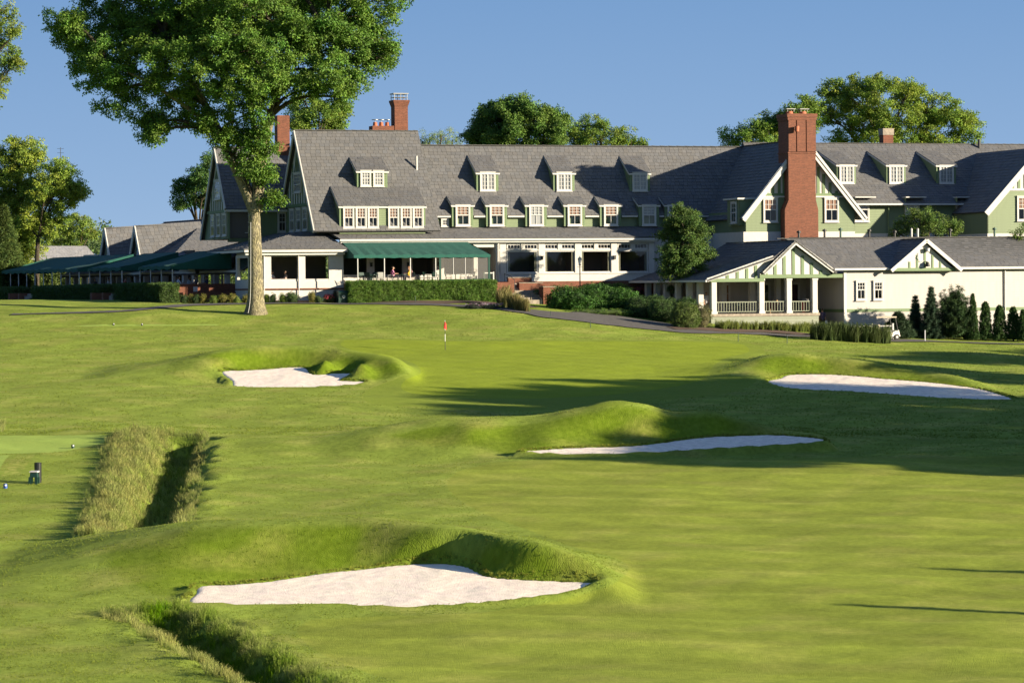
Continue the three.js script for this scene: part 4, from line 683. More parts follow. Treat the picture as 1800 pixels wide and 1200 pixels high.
// ---------------------------------------------------------------- low white pro shop with its porch
const shop = thing('pro_shop', [16.31, -2.474, -256], 20 * DEG, 'low cream clapboard pro shop with a pillared porch and striped gables', 'building');
{
  const G = () => new Geo();
  // porch floor, skirt, posts
  G().box(-0.1, -0.22, -17.4, 9.8, 0, 0.12).build('porch_floor', MAT.stone, shop);
  siding(shop, 'porch_skirt', MAT.skirt, -2.2, -0.22, () => 0, () => 9.72, 0, 0, 0.02, 0, 0.3); siding(shop, 'porch_skirt', MAT.skirt, -2.2, -0.22, () => -17.3, () => 0, 0, 0, 0.0, -90 * DEG, 0.3);
  const post = (x, z, h = 2.86) => { G().cbox(x, 0, z, 0.44, h, 0.44).cbox(x, 0, z, 0.54, 0.22, 0.54).cbox(x, h - 0.14, z, 0.52, 0.14, 0.52).build('porch_post', MAT.white, shop); };
  for (const x of [0.33, 4.62, 7.1, 9.45]) post(x, -0.25);
  for (const z of [-2.95, -5.2, -7.6, -10.15, -12.2, -14.2, -17.0]) post(0.33, z);
  for (const x of [3.6, 6.2, 8.6]) post(x, -5.6, 3.0);
  // beam and gables
  G().box(0.0, 2.62, -0.45, 4.8, 2.9, 0.02).build('beam', MAT.greenTrim, shop); G().box(4.4, 2.9, -0.45, 11.95, 3.2, 0.05).build('beam', MAT.greenTrim, shop); G().box(0.02, 2.6, -17.2, 0.42, 2.86, -0.46).build('beam', MAT.white, shop);
  const fan = (pts, z, name) => { G().poly(pts.map(([x, y]) => V(x, y, z))).poly(pts.slice().reverse().map(([x, y]) => V(x, y, z - 0.12))).build(name, MAT.white, shop); };
  fan([[0.1, 2.9], [6.6, 2.9], [6.6, 5.15], [5.6, 4.75]], -0.12, 'gable_panel');
  fan([[4.75, 3.2], [10.9, 3.2], [10.6, 3.55], [7.45, 5.6], [5.0, 3.7]], 0.02, 'gable_panel');
  for (const [x, t] of [[1.55, 3.22], [2.45, 3.5], [3.3, 3.8], [4.1, 4.1]]) G().box(x - 0.12, 2.9, -0.12, x + 0.12, t, -0.07).build('timber_strip', MAT.greenTrim, shop);
  for (let k = -3; k <= 3; k++) { const x = 7.45 + k * 0.83; G().box(x - 0.13, 3.2, 0.02, x + 0.13, 5.35 - Math.abs(k) * 0.6, 0.07).build('timber_strip', MAT.greenTrim, shop); }
  const bargeN = (a, b, z) => { G().bar(V(a[0], a[1], z), V(b[0], b[1], z), 0.3, 0.1, V(0, 0, 1)).build('barge_board', MAT.trim, shop); };
  bargeN([7.45, 5.82], [4.55, 3.3], 0.5); bargeN([7.45, 5.82], [10.95, 3.42], 0.5); bargeN([-0.45, 2.78], [5.5, 4.62], 0.3);
  // porch roof: steep by the ridge, flatter to the left eave, hipped at the back
  const yR = 5.98, xr = 7.45, back = -17.0;
  roofPlane(shop, V(5.7, 4.72, back + 2), V(5.7, 4.72, 0.35), V(xr, yR, 0.35), V(xr, yR, back + 3.6));
  roofPlane(shop, V(-0.55, 2.78, back - 0.6), V(-0.55, 2.78, 0.38), V(5.7, 4.72, 0.38), V(5.7, 4.72, back + 2));
  roofPlane(shop, V(12, 2.78, back - 0.6), V(-0.55, 2.78, back - 0.6), V(5.7, 4.72, back + 2), V(9.2, 4.72, back + 2)); roofPlane(shop, V(9.2, 4.72, back + 2), V(5.7, 4.72, back + 2), V(xr, yR, back + 3.6), V(xr, yR, back + 3.6));
  roofPlane(shop, V(11.2, 3.32, 0.55), V(11.2, 3.32, -6), V(xr, yR, -6), V(xr, yR, 0.55)); roofPlane(shop, V(4.45, 3.3, 0), V(4.45, 3.3, 0.55), V(xr, yR, 0.55), V(xr, yR, 0));
  ridgeCap(shop, V(xr, yR, back + 3.6), V(xr, yR, 0.55));
  G().box(-0.62, 2.62, back - 0.66, -0.5, 2.79, 0.4).build('gutter', MAT.trim, shop);
  // inside of the porch
  siding(shop, 'porch_wall', MAT.cream, 0, 3.3, () => 2.2, () => 12.2, 0, 0, -7.6, 0, 0.16); siding(shop, 'porch_wall', MAT.cream, 0, 3.3, () => -17, () => -7.6, 2.2, 0, 0, -90 * DEG, 0.16);
  makeWindow(shop, 4.55, 0.9, -7.57, 0.85, 1.5, { cols: 2, top: 2, split: 0, cover: 'blind', coverPart: 0.9 }); makeWindow(shop, 10.9, 0.1, -7.57, 1.1, 2.3, { cols: 1, top: 1, split: 0, name: 'door' }); makeWindow(shop, 8.1, 0.9, -7.57, 1.2, 1.5, { cols: 2, top: 2, split: 0 });
  for (const z of [-9, -11, -13.2]) makeWindow(shop, 2.17, 0.8, z, 1.2, 1.6, { cols: 3, top: 3, split: 0, turn: -90 * DEG });
  G().box(0.2, 2.9, -7.5, 12.1, 2.98, -0.3).build('porch_ceiling', MAT.cream, shop);
  // railings: rails, and each baluster
  const rail = (x0, x1) => { const g = new THREE.Group(); g.name = 'railing'; shop.add(g); G().box(x0, 0.92, -0.3, x1, 1.0, -0.2).build('top_rail', MAT.skirt, g); G().box(x0, 0.14, -0.29, x1, 0.2, -0.21).build('bottom_rail', MAT.skirt, g); const n = Math.round((x1 - x0) / 0.24); for (let i = 1; i < n; i++) { const x = mix(x0, x1, i / n); G().box(x - 0.022, 0.2, -0.275, x + 0.022, 0.92, -0.225).build('baluster', MAT.skirt, g); } };
  rail(0.56, 4.39); rail(4.85, 6.87); rail(7.33, 9.22);
  // long block to the right
  siding(shop, 'front_wall', MAT.cream, -2.2, 3.55, () => 12.2, () => 34, 0, 0, 0, 0, 0.145); siding(shop, 'side_wall', MAT.cream, -2.2, 3.3, () => -7.6, () => 0, 12.2, 0, 0, -90 * DEG, 0.145);
  G().box(12.05, -2.2, -0.02, 12.3, 3.5, 0.06).build('corner_board', MAT.trim, shop);
  G().box(12.32, 0.02, 0.02, 34, 0.28, 0.07).build('belt_board', MAT.greenTrim, shop); G().box(12.13, 0.02, -7.4, 12.18, 0.28, -0.05).build('belt_board', MAT.greenTrim, shop);
  roofPlane(shop, V(10.9, 3.66, 0.5), V(34, 3.7, 0.5), V(34, 6.3, -4), V(8.6, 6.2, -4)); roofPlane(shop, V(34, 3.66, -8.4), V(9, 3.66, -8.4), V(9, 6.2, -4), V(34, 6.3, -4)); ridgeCap(shop, V(7.8, 6.2, -4), V(34, 6.3, -4));
  G().box(10.95, 3.5, 0.42, 16.0, 3.67, 0.62).build('gutter', MAT.trim, shop); G().box(22.7, 3.52, 0.42, 34, 3.7, 0.62).build('gutter', MAT.trim, shop);
  for (const x of [13.6, 15.2]) makeWindow(shop, x, 1.1, 0.03, 0.72, 1.4, { cols: 3, top: 2, bottom: 1, bottomCols: 2, split: 0.55, frame: 0.1 });
  G().cyl(27.15, -0.4, 0.12, 3.55, 0.06, 0.06, 8).build('downpipe', MAT.trim, shop);
  // small striped gable on the block
  const xs = 19.3;
  fan([[xs - 2.85, 3.42], [xs + 2.85, 3.42], [xs, 5.75]], 0.6, 'gable_panel'); G().box(xs - 2.85, 3.4, 0.6, xs + 2.85, 3.66, 0.67).build('belt_board', MAT.greenTrim, shop);
  for (let k = -3; k <= 3; k++) { const x = xs + k * 0.72; G().box(x - 0.09, 3.66, 0.6, x + 0.09, 5.3 - Math.abs(k) * 0.56, 0.64).build('timber_strip', MAT.greenTrim, shop); }
  roofPlane(shop, V(xs - 3.25, 3.55, -4.2), V(xs - 3.25, 3.55, 0.95), V(xs, 6.08, 0.95), V(xs, 6.08, -4.2)); roofPlane(shop, V(xs + 3.25, 3.55, 0.95), V(xs + 3.25, 3.55, -4.2), V(xs, 6.08, -4.2), V(xs, 6.08, 0.95)); ridgeCap(shop, V(xs, 6.08, -3.5), V(xs, 6.08, 0.95));
  bargeN([xs, 5.95], [xs - 3.3, 3.42], 0.97); bargeN([xs, 5.95], [xs + 3.3, 3.42], 0.97);
  G().cyl(xs + 0.15, 5.0, 0.85, 5.3, 0.16, 0.2, 10).bar(V(xs, 4.95, 0.6), V(xs + 0.15, 5.05, 0.85), 0.06, 0.06).build('security_light', MAT.bracket, shop); G().cyl(xs + 0.1, 3.75, 0.9, 4.15, 0.24, 0.12, 12).bar(V(xs, 4.2, 0.6), V(xs + 0.1, 4.15, 0.9), 0.05, 0.05).build('dish_light', MAT.iron, shop); new Geo().tube([V(xs - 0.6, 4.9, 0.66), V(xs - 0.75, 4.5, 0.7), V(xs - 0.5, 4.2, 0.68), V(xs - 0.1, 4.25, 0.66)], 0.025, 6).build('cable', MAT.bracket, shop);
  // vents along the ridge
  [[10.0, 0], [12.4, 1], [13.9, 2], [16.6, 1], [19.0, 0], [20.6, 3], [21.2, 3], [24.3, 1], [28.6, 2]].forEach(([x, t]) => { const h = [0.5, 0.62, 0.72, 0.66][t]; new Geo().cyl(x, 5.9, -4.3, 6.2 + h, 0.09, 0.09, 8).cyl(x, 6.2 + h, -4.3, 6.36 + h, t === 3 ? 0.1 : 0.2, t === 3 ? 0.1 : 0.16, 10).cyl(x, 6.36 + h, -4.3, 6.42 + h, 0.06, 0.03, 8).build('roof_vent', t === 2 ? MAT.copper : t === 3 ? MAT.bracket : MAT.iron, shop); });
}
// ---------------------------------------------------------------- dining wing at the left: low roof, two small gables, three awnings; part of the clubhouse
{
  const wing = thing('dining_wing', [-28.84, 1.945, -265], 24 * DEG, 'low dining wing left of the clubhouse with sweeping slate roof and three green awnings', 'building');
  const K = 0.62, rise = (x) => -0.45 + K * (x - 5.3), sub = (y) => y - 1.945;   // heights here are above the awning edge
  const E = (x, z) => V(x, rise(x), z);
  roofPlane(wing, E(5.0, -52), E(5.0, 3), E(8, 3), E(8, -50.2)); roofPlane(wing, E(8, -50.2), E(8, -24), E(13.5, -31), E(13.5, -44));
  roofPlane(wing, V(8, rise(8), -24), V(20, rise(8), -24), V(16, rise(13.5), -31), V(13.5, rise(13.5), -31)); roofPlane(wing, V(20, rise(8), -52), V(5, rise(5), -52), V(13.5, rise(13.5), -44), V(16, rise(13.5), -44));
  ridgeCap(wing, E(13.5, -31), E(13.5, -44));
  for (const zc of [-29.6, -39.4]) {
    const x = 6.3, y0 = rise(6.3) - 0.05, y1 = 4.0, xe = 12.5, h = 2.0;
    const g = new THREE.Group(); g.name = 'gable_dormer'; wing.add(g);
    roofPlane(g, V(x - 0.35, y0 - 0.1, zc + h + 0.25), V(xe, y0 + 0.3, zc + h + 0.25), V(xe, y1, zc), V(x - 0.35, y1, zc)); roofPlane(g, V(xe, y0 + 0.3, zc - h - 0.25), V(x - 0.35, y0 - 0.1, zc - h - 0.25), V(x - 0.35, y1, zc), V(xe, y1, zc)); ridgeCap(g, V(x - 0.35, y1, zc), V(xe, y1, zc));
    place(new Geo().poly([V(-h, y0, 0), V(h, y0, 0), V(0, y1 - 0.25, 0)]).build('gable_panel', MAT.white, g), x, 0, zc, -90 * DEG);
    for (const s of [-1, 1]) { new Geo().bar(V(x - 0.37, y1 - 0.1, zc), V(x - 0.37, y0 - 0.3, zc + s * (h + 0.28)), 0.1, 0.42, V(1, 0, 0).cross(V(0, y0 - y1, s * h)).normalize()).build('barge_board', MAT.trim, g); new Geo().bar(V(x - 0.06, y0 + 0.2, zc + s * 1.1), V(x - 0.06, y1 - 1.0, zc + s * 0.15), 0.05, 0.14).build('timber_strip', MAT.greenTrim, g); }
    new Geo().box(x - 0.08, y0 + 0.9, zc - 1.5, x - 0.02, y0 + 1.1, zc + 1.5).build('belt_board', MAT.greenTrim, g); new Geo().box(x - 0.1, y0 + 0.15, zc - 0.9, x - 0.03, y0 + 0.85, zc + 0.9).build('louvre', MAT.shade, g);
  }
  // small white pediment behind the nearest awning
  { const g = new Geo(); g.poly([V(-1.6, -0.55, 0), V(1.6, -0.55, 0), V(0, 1.15, 0)]); place(g.build('pediment', MAT.trim, wing), 4.9, 0, -9.0, -50 * DEG); roofPlane(wing, V(4.7, -0.55, -7.6), V(8, -0.3, -7.0), V(8, 1.2, -9), V(4.7, 1.2, -9)); }
  // awnings
  [[0, -9.4], [-14.6, -25], [-28.2, -56]].forEach(([za, zb], i) => {
    const a = new THREE.Group(); a.name = 'awning'; wing.add(a);
    const xf = 0, xw = 5.4, yw = -0.42, n = Math.round((za - zb) / 1.1), g = new Geo();
    const zz = (k, s) => mix(za - s * 0.0, zb, k / n), top = (k, s) => V(mix(xw, xf, s), mix(yw, -1.75, s) - 0.1 * Math.sin(s * Math.PI) + 0.05 * s * Math.cos(k * Math.PI), zz(k, s));
    for (let k = 0; k < n; k++) for (let j = 0; j < 5; j++) g.quad(top(k, j / 5), top(k + 1, j / 5), top(k + 1, (j + 1) / 5), top(k, (j + 1) / 5));
    const dy = 1.75;
    for (let k = 0; k < n; k++) { const p = top(k, 1), q = top(k + 1, 1); g.quad(V(p.x - 0.02, p.y - 0.28 - 0.03 * (k % 2), p.z), p, q, V(q.x - 0.02, q.y - 0.28 - 0.03 * ((k + 1) % 2), q.z)); }
    for (const z of [za, zb]) { g.poly([V(xf, -1.78, z), V(xw, -1.78, z), V(xw, yw, z)]); g.quad(V(xf, -2.05, z), V(xw, -2.05, z), V(xw, -1.78, z), V(xf, -1.78, z)); }
    const m = g.build('canopy', MAT.awning, a); m.position.y = dy; m.updateMatrix();
    const posts = Math.max(3, Math.round((za - zb) / 3.1)); for (let k = 0; k <= posts; k++) new Geo().cyl(0.15, -2.3, mix(za - 0.1, zb + 0.1, k / posts), dy - 1.85, 0.05, 0.05, 8).build('post', MAT.pole, a);
  });
  // terrace floor, brick parapet, columns and glazing bars under the roof
  new Geo().box(-0.6, -5.4, -58, 12, -2.28, 3.5).build('terrace_floor', MAT.brick, wing);
  new Geo().box(-0.4, -2.28, -0.5, 5.2, -1.55, 1.6).build('parapet', MAT.brick, wing);
  for (let z = 2; z > -52; z -= 2.9) new Geo().cbox(5.3, -2.28, z, 0.42, 1.85, 0.42).build('column', MAT.white, wing);
  for (let z = -12; z > -52; z -= 1.45) new Geo().box(9.0, -2.28, z, 9.16, 1.2, z + 0.2).build('mullion', MAT.white, wing);
  new Geo().box(9.2, -2.28, -52, 9.4, 1.6, -22).build('inner_wall', MAT.interior, wing);
  new Geo().box(5.0, -0.62, -52, 5.6, -0.42, 3).build('eave_beam', MAT.trim, wing);
  new Geo().box(9.2, -2.28, -58, 12, 1.6, -52).build('end_pier', MAT.white, wing);
  for (const z of [-53.5, -55.5]) makeWindow(wing, 9.17, -1.6, z, 1.0, 2.0, { cols: 2, top: 2, split: 0, turn: -90 * DEG });
}
finishWalls();
// ---------------------------------------------------------------- foliage
const leafMat = new THREE.MeshPhysicalMaterial({ color: 0xffffff, vertexColors: true, roughness: 0.75, specularIntensity: 0.35, transmission: 0.4, thickness: 0, side: THREE.DoubleSide });
const needleMat = new THREE.MeshPhysicalMaterial({ color: 0xffffff, vertexColors: true, roughness: 0.85, specularIntensity: 0.25, transmission: 0.15, thickness: 0, side: THREE.DoubleSide });
const furrow = (u, v, s) => { const a = u * 2 * Math.PI, b = v * 2 * Math.PI; return 1 - Math.abs(noise3(Math.cos(a) * 2.6 + s, Math.sin(a) * 2.6 + 0.5 * Math.cos(b), Math.sin(b) * 0.5)) * 1.6; };
const barkTex = tileTexture(256, (u, v) => { const f = 0.88 - 0.34 * Math.max(0, furrow(u, v, 3)) ** 2 + 0.1 * wrapNoise(u, v, 5, 11) + 0.08 * wrapNoise(u, v, 40, 12); return [f, f * 0.98, f * (0.9 + 0.05 * wrapNoise(u, v, 3, 2))]; }, true, 1 / 1.5);
const barkBump = tileTexture(256, (u, v) => 0.75 - 0.6 * Math.max(0, furrow(u, v, 3)) ** 2 + 0.12 * wrapNoise(u, v, 40, 14), false, 1 / 1.5);
const bark = (r, g, b) => std(r, g, b, 0.95, { map: barkTex, bumpMap: barkBump, bumpScale: 0.12 });
const BARK = { oak: bark(0.40, 0.37, 0.265), dark: bark(0.12, 0.1, 0.075), pale: bark(0.4, 0.38, 0.32) };
// one small spray of leaves, radius about 1
function sprayGeometry(leaves, len, wide, droop = 0.2, seed = 1, long = false) {
  reseed(seed * 7919); const p = [], n = [], c = [];
  for (let i = 0; i < leaves; i++) {
    const d = V(rr(-1, 1), rr(-1, 1), rr(-1, 1)).normalize(), o = d.clone().multiplyScalar(long ? rr(0, 0.15) : Math.pow(rnd(), 0.6) * 0.85), dir = d.clone().multiplyScalar(0.7).add(V(rr(-0.6, 0.6), rr(-0.7, 0.3) - droop, rr(-0.6, 0.6))).normalize();
    const s = dir.clone().cross(V(rr(-1, 1), rr(0.2, 1), rr(-1, 1))).normalize(), l = len * rr(0.75, 1.25), w = wide * rr(0.75, 1.25), nn = s.clone().cross(dir).normalize();
    const A = o, M1 = o.clone().addScaledVector(dir, l * 0.45).addScaledVector(s, w / 2), M2 = o.clone().addScaledVector(dir, l * 0.45).addScaledVector(s, -w / 2), B = o.clone().addScaledVector(dir, l).addScaledVector(nn, -l * 0.18);
    const t = rr(0.75, 1.25), y = rr(-0.08, 0.12), soft = nn.clone().addScaledVector(d, 0.5).normalize();
    const fl = M1.clone().sub(A).cross(B.clone().sub(A)).dot(soft) < 0;
    for (const q of fl ? [A, B, M1, A, M2, B] : [A, M1, B, A, B, M2]) { p.push(q.x, q.y, q.z); n.push(soft.x, soft.y, soft.z); c.push(t * (1 + y), t, t * (1 - y)); }
  }
  const g = new THREE.BufferGeometry();
  g.setAttribute('position', new THREE.Float32BufferAttribute(p, 3)); g.setAttribute('normal', new THREE.Float32BufferAttribute(n, 3)); g.setAttribute('color', new THREE.Float32BufferAttribute(c, 3));
  return g;
}
const SPRAY = { broad: sprayGeometry(26, 0.42, 0.3, 0.15, 1), fine: sprayGeometry(30, 0.30, 0.16, 0.1, 2), box: sprayGeometry(22, 0.42, 0.3, -0.2, 3), needle: sprayGeometry(34, 1.0, 0.07, 0.1, 4, true), scale: sprayGeometry(24, 0.7, 0.16, -0.6, 5, true) };
function foliage(parent, name, spray, mat, spots, color, vary = 0.25) {
  const m = lit(new THREE.InstancedMesh(spray, mat, spots.length)), q = new THREE.Quaternion(), e = new THREE.Euler(), M = new THREE.Matrix4(), c = new THREE.Color();
  spots.forEach(([v, s, hue = 0], i) => {
    e.set(rr(-0.9, 0.9), rr(0, 6.28), rr(-0.9, 0.9)); q.setFromEuler(e); M.compose(v, q, V(s, s, s)); m.setMatrixAt(i, M);
    const t = 1 + vary * (rnd() - 0.5) * 2, y = rr(-0.12, 0.12) + hue; m.setColorAt(i, c.setRGB(color[0] * 1.02 * t * (1 + y), color[1] * 1.17 * t, color[2] * 1.1 * t * (1 - y * 0.6)));
  });
  m.name = name; m.userData.kind = 'stuff'; m.frustumCulled = false; parent.add(m);
  return m;
}
const inBall = (p = 1 / 3) => { const d = V(rr(-1, 1), rr(-1, 1), rr(-1, 1)); while (d.lengthSq() > 1 || d.lengthSq() < 0.01) d.set(rr(-1, 1), rr(-1, 1), rr(-1, 1)); return d.normalize().multiplyScalar(Math.pow(rnd(), p)); };
// broadleaf tree: base point, lobes in world metres relative to the base [x, y, z, radius, flatten], limbs as lists of points
function broadTree(name, label, base, o) {
  reseed(o.seed * 1013 + 17);
  const t = thing(name, base, 0, label, 'tree', o.group);
  const limbs = o.limbs ?? [], topY = Math.max(...o.lobes.map((l) => l[1]));
  const tr = new Geo(), R = o.trunk ?? 0.35, crownMid = V(0, 0, 0); o.lobes.forEach((l) => crownMid.add(V(l[0], l[1], l[2]))); crownMid.divideScalar(o.lobes.length);
  const trunkTop = o.fork ?? V(crownMid.x * 0.5, crownMid.y * 0.55, crownMid.z * 0.5), path = [], rad = [];
  for (let i = 0; i <= 18; i++) { const f = Math.pow(i / 18, 1.6); path.push(V(trunkTop.x * f * f + (o.lean ?? 0.12) * Math.sin(f * 5) * R, trunkTop.y * f - (i ? 0 : 0.5), trunkTop.z * f * f)); rad.push(R * ((o.flare ?? 0.9) * Math.exp(-f * trunkTop.y / (R * 1.1)) + 1 - 0.28 * f)); }
  tr.tube(path, rad, 14, false);
  tr.build('trunk', o.bark ?? BARK.oak, t);
  const br = new Geo();
  const branch = (a, b, r0, r1, sag = 0.1) => { const n = 7, l = a.distanceTo(b), k = V(rr(-1, 1), rr(-0.3, 0.8), rr(-1, 1)).multiplyScalar(l * sag), P = [], Rr = []; for (let i = 0; i <= n; i++) { const f = i / n; P.push(a.clone().lerp(b, f).addScaledVector(k, Math.sin(f * Math.PI)).add(V(0, (o.arch ?? 0.06) * l * Math.sin(f * Math.PI * 0.9), 0))); Rr.push(mix(r0, r1, Math.pow(f, 0.8))); } br.tube(P, Rr, 7, false); return P; };
  for (const l of limbs) { const P = new THREE.CatmullRomCurve3(l.pts).getPoints(16), Q = P.map((_, i) => mix(l.r0, l.r1, i / 16)); new Geo().tube(P, Q, 10, false).build('limb', o.bark ?? BARK.oak, t); }
  const spots = [], anchors = [trunkTop, ...limbs.flatMap((l) => new THREE.CatmullRomCurve3(l.pts).getPoints(6).slice(2))];
  for (const [lx, ly, lz, r, flat = 0.8, dens = 1] of o.lobes) {
    const C = V(lx, ly, lz); let from = anchors[0]; for (const a of anchors) if (a.distanceTo(C) < from.distanceTo(C) && a.y < C.y + r * 0.4) from = a;
    const P = branch(from, C, clamp(R * 0.35, 0.05, 0.3), 0.06);
    const clumps = Math.max(4, Math.round((o.clumps ?? 13) * Math.pow(r / 2, 1.75)));
    for (let i = 0; i < clumps; i++) {
      const q = inBall(0.42); q.y *= flat; const cc = C.clone().addScaledVector(q, r);
      if (rnd() < 0.5) branch(P[4 + Math.floor(rnd() * 3)], cc, 0.05, 0.02, 0.15);
      const cr = (o.clumpR ?? 0.85) * rr(0.6, 1.25), nS = Math.round((o.per ?? 20) * dens * cr * cr), hue = rr(-0.1, 0.1);
      for (let k = 0; k < nS; k++) { const e = inBall(0.5); e.y *= 0.75; spots.push([cc.clone().addScaledVector(e, cr), (o.leaf ?? 0.36) * rr(0.7, 1.25), hue]); }
    }
  }
  br.build('branches', o.branchBark ?? BARK.dark, t);
  foliage(t, 'crown', o.spray ?? SPRAY.broad, leafMat, spots, o.color ?? [0.07, 0.115, 0.018], o.vary ?? 0.3);
  return t;
}
// lobes measured in the frame: [px, py, radius px, depth shift m]
const lobesAt = (base, dist, list) => list.map(([px, py, r, dz = 0, flat = 0.85, dens = 1]) => { const p = at(px, py, dist - dz).sub(base); return [p.x, p.y, p.z, r * dist / FOCAL, flat, dens]; });
const ptsAt = (base, dist, list) => list.map(([px, py, dz = 0]) => at(px, py, dist - dz).sub(base));

// the great tree in front of the clubhouse
{
  const base = hit(449, 551); const D = -base.z;
  const lobes = lobesAt(base, D, [[140, 60, 52, 0], [180, 110, 60, 3], [230, 60, 70, -3], [150, 100, 45, -2], [215, 165, 55, 2], [290, 110, 75, 4], [280, 40, 80, 0], [330, 175, 55, -2], [275, 215, 36, 2, 1], [262, 232, 22, 2, 1], [370, 120, 75, 5], [360, 40, 90, 2], [430, 100, 80, 5], [440, 30, 90, 4], [480, 140, 55, 5], [520, 70, 85, 3], [590, 60, 80, 1], [640, 90, 60, 2], [665, 70, 42, 0], [675, 105, 32, 2], [570, 135, 48, 4], [615, 150, 34, 3], [540, 160, 24, 3], [600, 175, 20, 2, 1], [120, 35, 40, 3], [200, -40, 90, 0], [320, -60, 110, 3], [450, -80, 120, 2], [570, -50, 100, 0], [650, -10, 70, 1], [400, 60, 90, -8], [520, 20, 90, -8], [280, 60, 80, -8], [440, 190, 34, 3], [410, 215, 26, 2, 1, 0.8], [465, 225, 24, 2, 1, 0.8], [360, 205, 30, 2], [455, 310, 17, 0.9, 1, 0.8], [440, 275, 18, 1, 1, 0.8], [478, 345, 14, 0.6, 1, 0.8], [470, 300, 14, 0.8, 1, 0.7], [425, 250, 18, 1.2, 1, 0.8], [428, 296, 15, 1, 1, 0.5], [406, 268, 17, 1, 1, 0.5], [478, 262, 14, 1, 1, 0.5], [418, 226, 24, 1.4, 1], [392, 240, 20, 1.2, 1], [448, 250, 20, 1.4, 1]]);
  const fork = at(447, 356, D).sub(base);
  const oak = broadTree('oak_tree', 'towering oak with thick bare trunk on the lawn before the clubhouse', base, { seed: 3, trunk: 0.64, flare: 0.6, fork, lobes, clumps: 13, clumpR: 0.95, per: 22, leaf: 0.4, color: [0.108, 0.184, 0.024], bark: BARK.oak, lean: 0.05,
    limbs: [{ pts: ptsAt(base, D, [[447, 372], [425, 320], [398, 262, 0.5], [372, 205, 1], [335, 140, 1.5], [290, 70, 2]]), r0: 0.5, r1: 0.16 }, { pts: ptsAt(base, D, [[450, 372], [456, 300], [468, 235, 0.5], [486, 170, 1], [515, 100, 1.5], [570, 50, 2]]), r0: 0.56, r1: 0.16 }, { pts: ptsAt(base, D, [[458, 290], [448, 230, -1], [438, 170, -2], [440, 90, -3]]), r0: 0.28, r1: 0.12 }, { pts: ptsAt(base, D, [[386, 232, 0.8], [330, 190, 2], [270, 150, 3], [190, 110, 3]]), r0: 0.22, r1: 0.08 }, { pts: ptsAt(base, D, [[486, 170, 1], [540, 125, 3], [610, 100, 3], [655, 90, 2]]), r0: 0.2, r1: 0.08 }] });
  const w = []; for (let i = 0; i <= 14; i++) { const f = i / 14, y = 0.05 + f * 7.2, rad = 0.64 * (0.6 * Math.exp(-y / 0.7) + 1 - 0.26 * y / 9) + 0.03; w.push(V(-rad * 0.52, y, rad * 0.86)); } new Geo().tube(w, 0.022, 6).build('lightning_cable', std(0.45, 0.44, 0.42, 0.6), oak);
}
// trees behind and beside the buildings

const frameTree = (name, label, dist, foot, lobes, o) => { const p = at(foot[0], foot[1], dist); const base = V(p.x, o.flatBase ?? gy(p.x, p.z), p.z); return broadTree(name, label, base, { ...o, lobes: lobesAt(base, dist, lobes) }); };
const BT = 'trees around the clubhouse';
frameTree('background_tree', 'loose yellow green sycamore rising behind the right wing, right of the tall chimney', 330, [1590, 520], [[1500, 170, 42], [1470, 158, 26], [1540, 165, 40, 3], [1590, 178, 40, -3], [1640, 190, 36], [1680, 205, 32, 2], [1705, 218, 22], [1560, 215, 55, 3], [1630, 228, 50, 2], [1500, 225, 50], [1690, 240, 26], [1452, 200, 32, 2], [1530, 150, 20], [1600, 158, 16]], { seed: 11, trunk: 0.5, clumps: 17, clumpR: 0.9, per: 19, leaf: 0.4, color: [0.184, 0.238, 0.030], bark: BARK.pale, group: BT });
frameTree('background_tree', 'spreading tree behind the roof just left of the tall chimney', 326, [1380, 520], [[1285, 245, 20], [1320, 232, 26, 2], [1355, 215, 30], [1385, 200, 26, 2], [1400, 225, 40], [1345, 245, 28, 2], [1420, 185, 20]], { seed: 12, trunk: 0.4, clumps: 20, clumpR: 0.85, per: 19, leaf: 0.4, color: [0.149, 0.212, 0.030], bark: BARK.pale, group: BT });
frameTree('background_tree', 'dark dense tree behind the middle of the long roof', 322, [900, 520], [[890, 190, 30], [920, 190, 26, 2], [860, 210, 30], [945, 205, 32, 2], [975, 215, 26], [900, 225, 50, 2], [850, 240, 34], [960, 240, 44, 2], [838, 235, 18], [870, 188, 14]], { seed: 13, trunk: 0.5, clumps: 22, clumpR: 0.9, per: 22, leaf: 0.42, color: [0.105, 0.170, 0.027], group: BT });
frameTree('background_tree', 'rounded tree behind the long roof, right of the dense dark one', 328, [1060, 520], [[1045, 225, 24], [1008, 238, 24, 1], [1060, 240, 30, 2], [1090, 238, 24], [1020, 245, 30, 1], [1110, 250, 14], [1135, 254, 10]], { seed: 14, trunk: 0.35, clumps: 22, clumpR: 0.8, per: 20, leaf: 0.36, color: [0.140, 0.196, 0.027], group: BT });
frameTree('background_tree', 'pale feathery tree top between the chimney and the dense dark tree', 340, [768, 520], [[755, 243, 20], [775, 240, 22, 1], [795, 248, 16], [742, 250, 12]], { seed: 15, trunk: 0.3, clumps: 18, clumpR: 0.7, per: 18, leaf: 0.34, spray: SPRAY.fine, color: [0.210, 0.255, 0.060], group: BT });
frameTree('background_tree', 'leafy tree behind the brick chimney beside the oak trunk', 318, [545, 520], [[535, 180, 24], [560, 195, 30, 2], [590, 205, 26], [520, 205, 28], [545, 225, 36, 2], [590, 225, 20], [605, 195, 10]], { seed: 16, trunk: 0.45, clumps: 20, clumpR: 0.85, per: 20, leaf: 0.4, color: [0.149, 0.212, 0.030], group: BT });
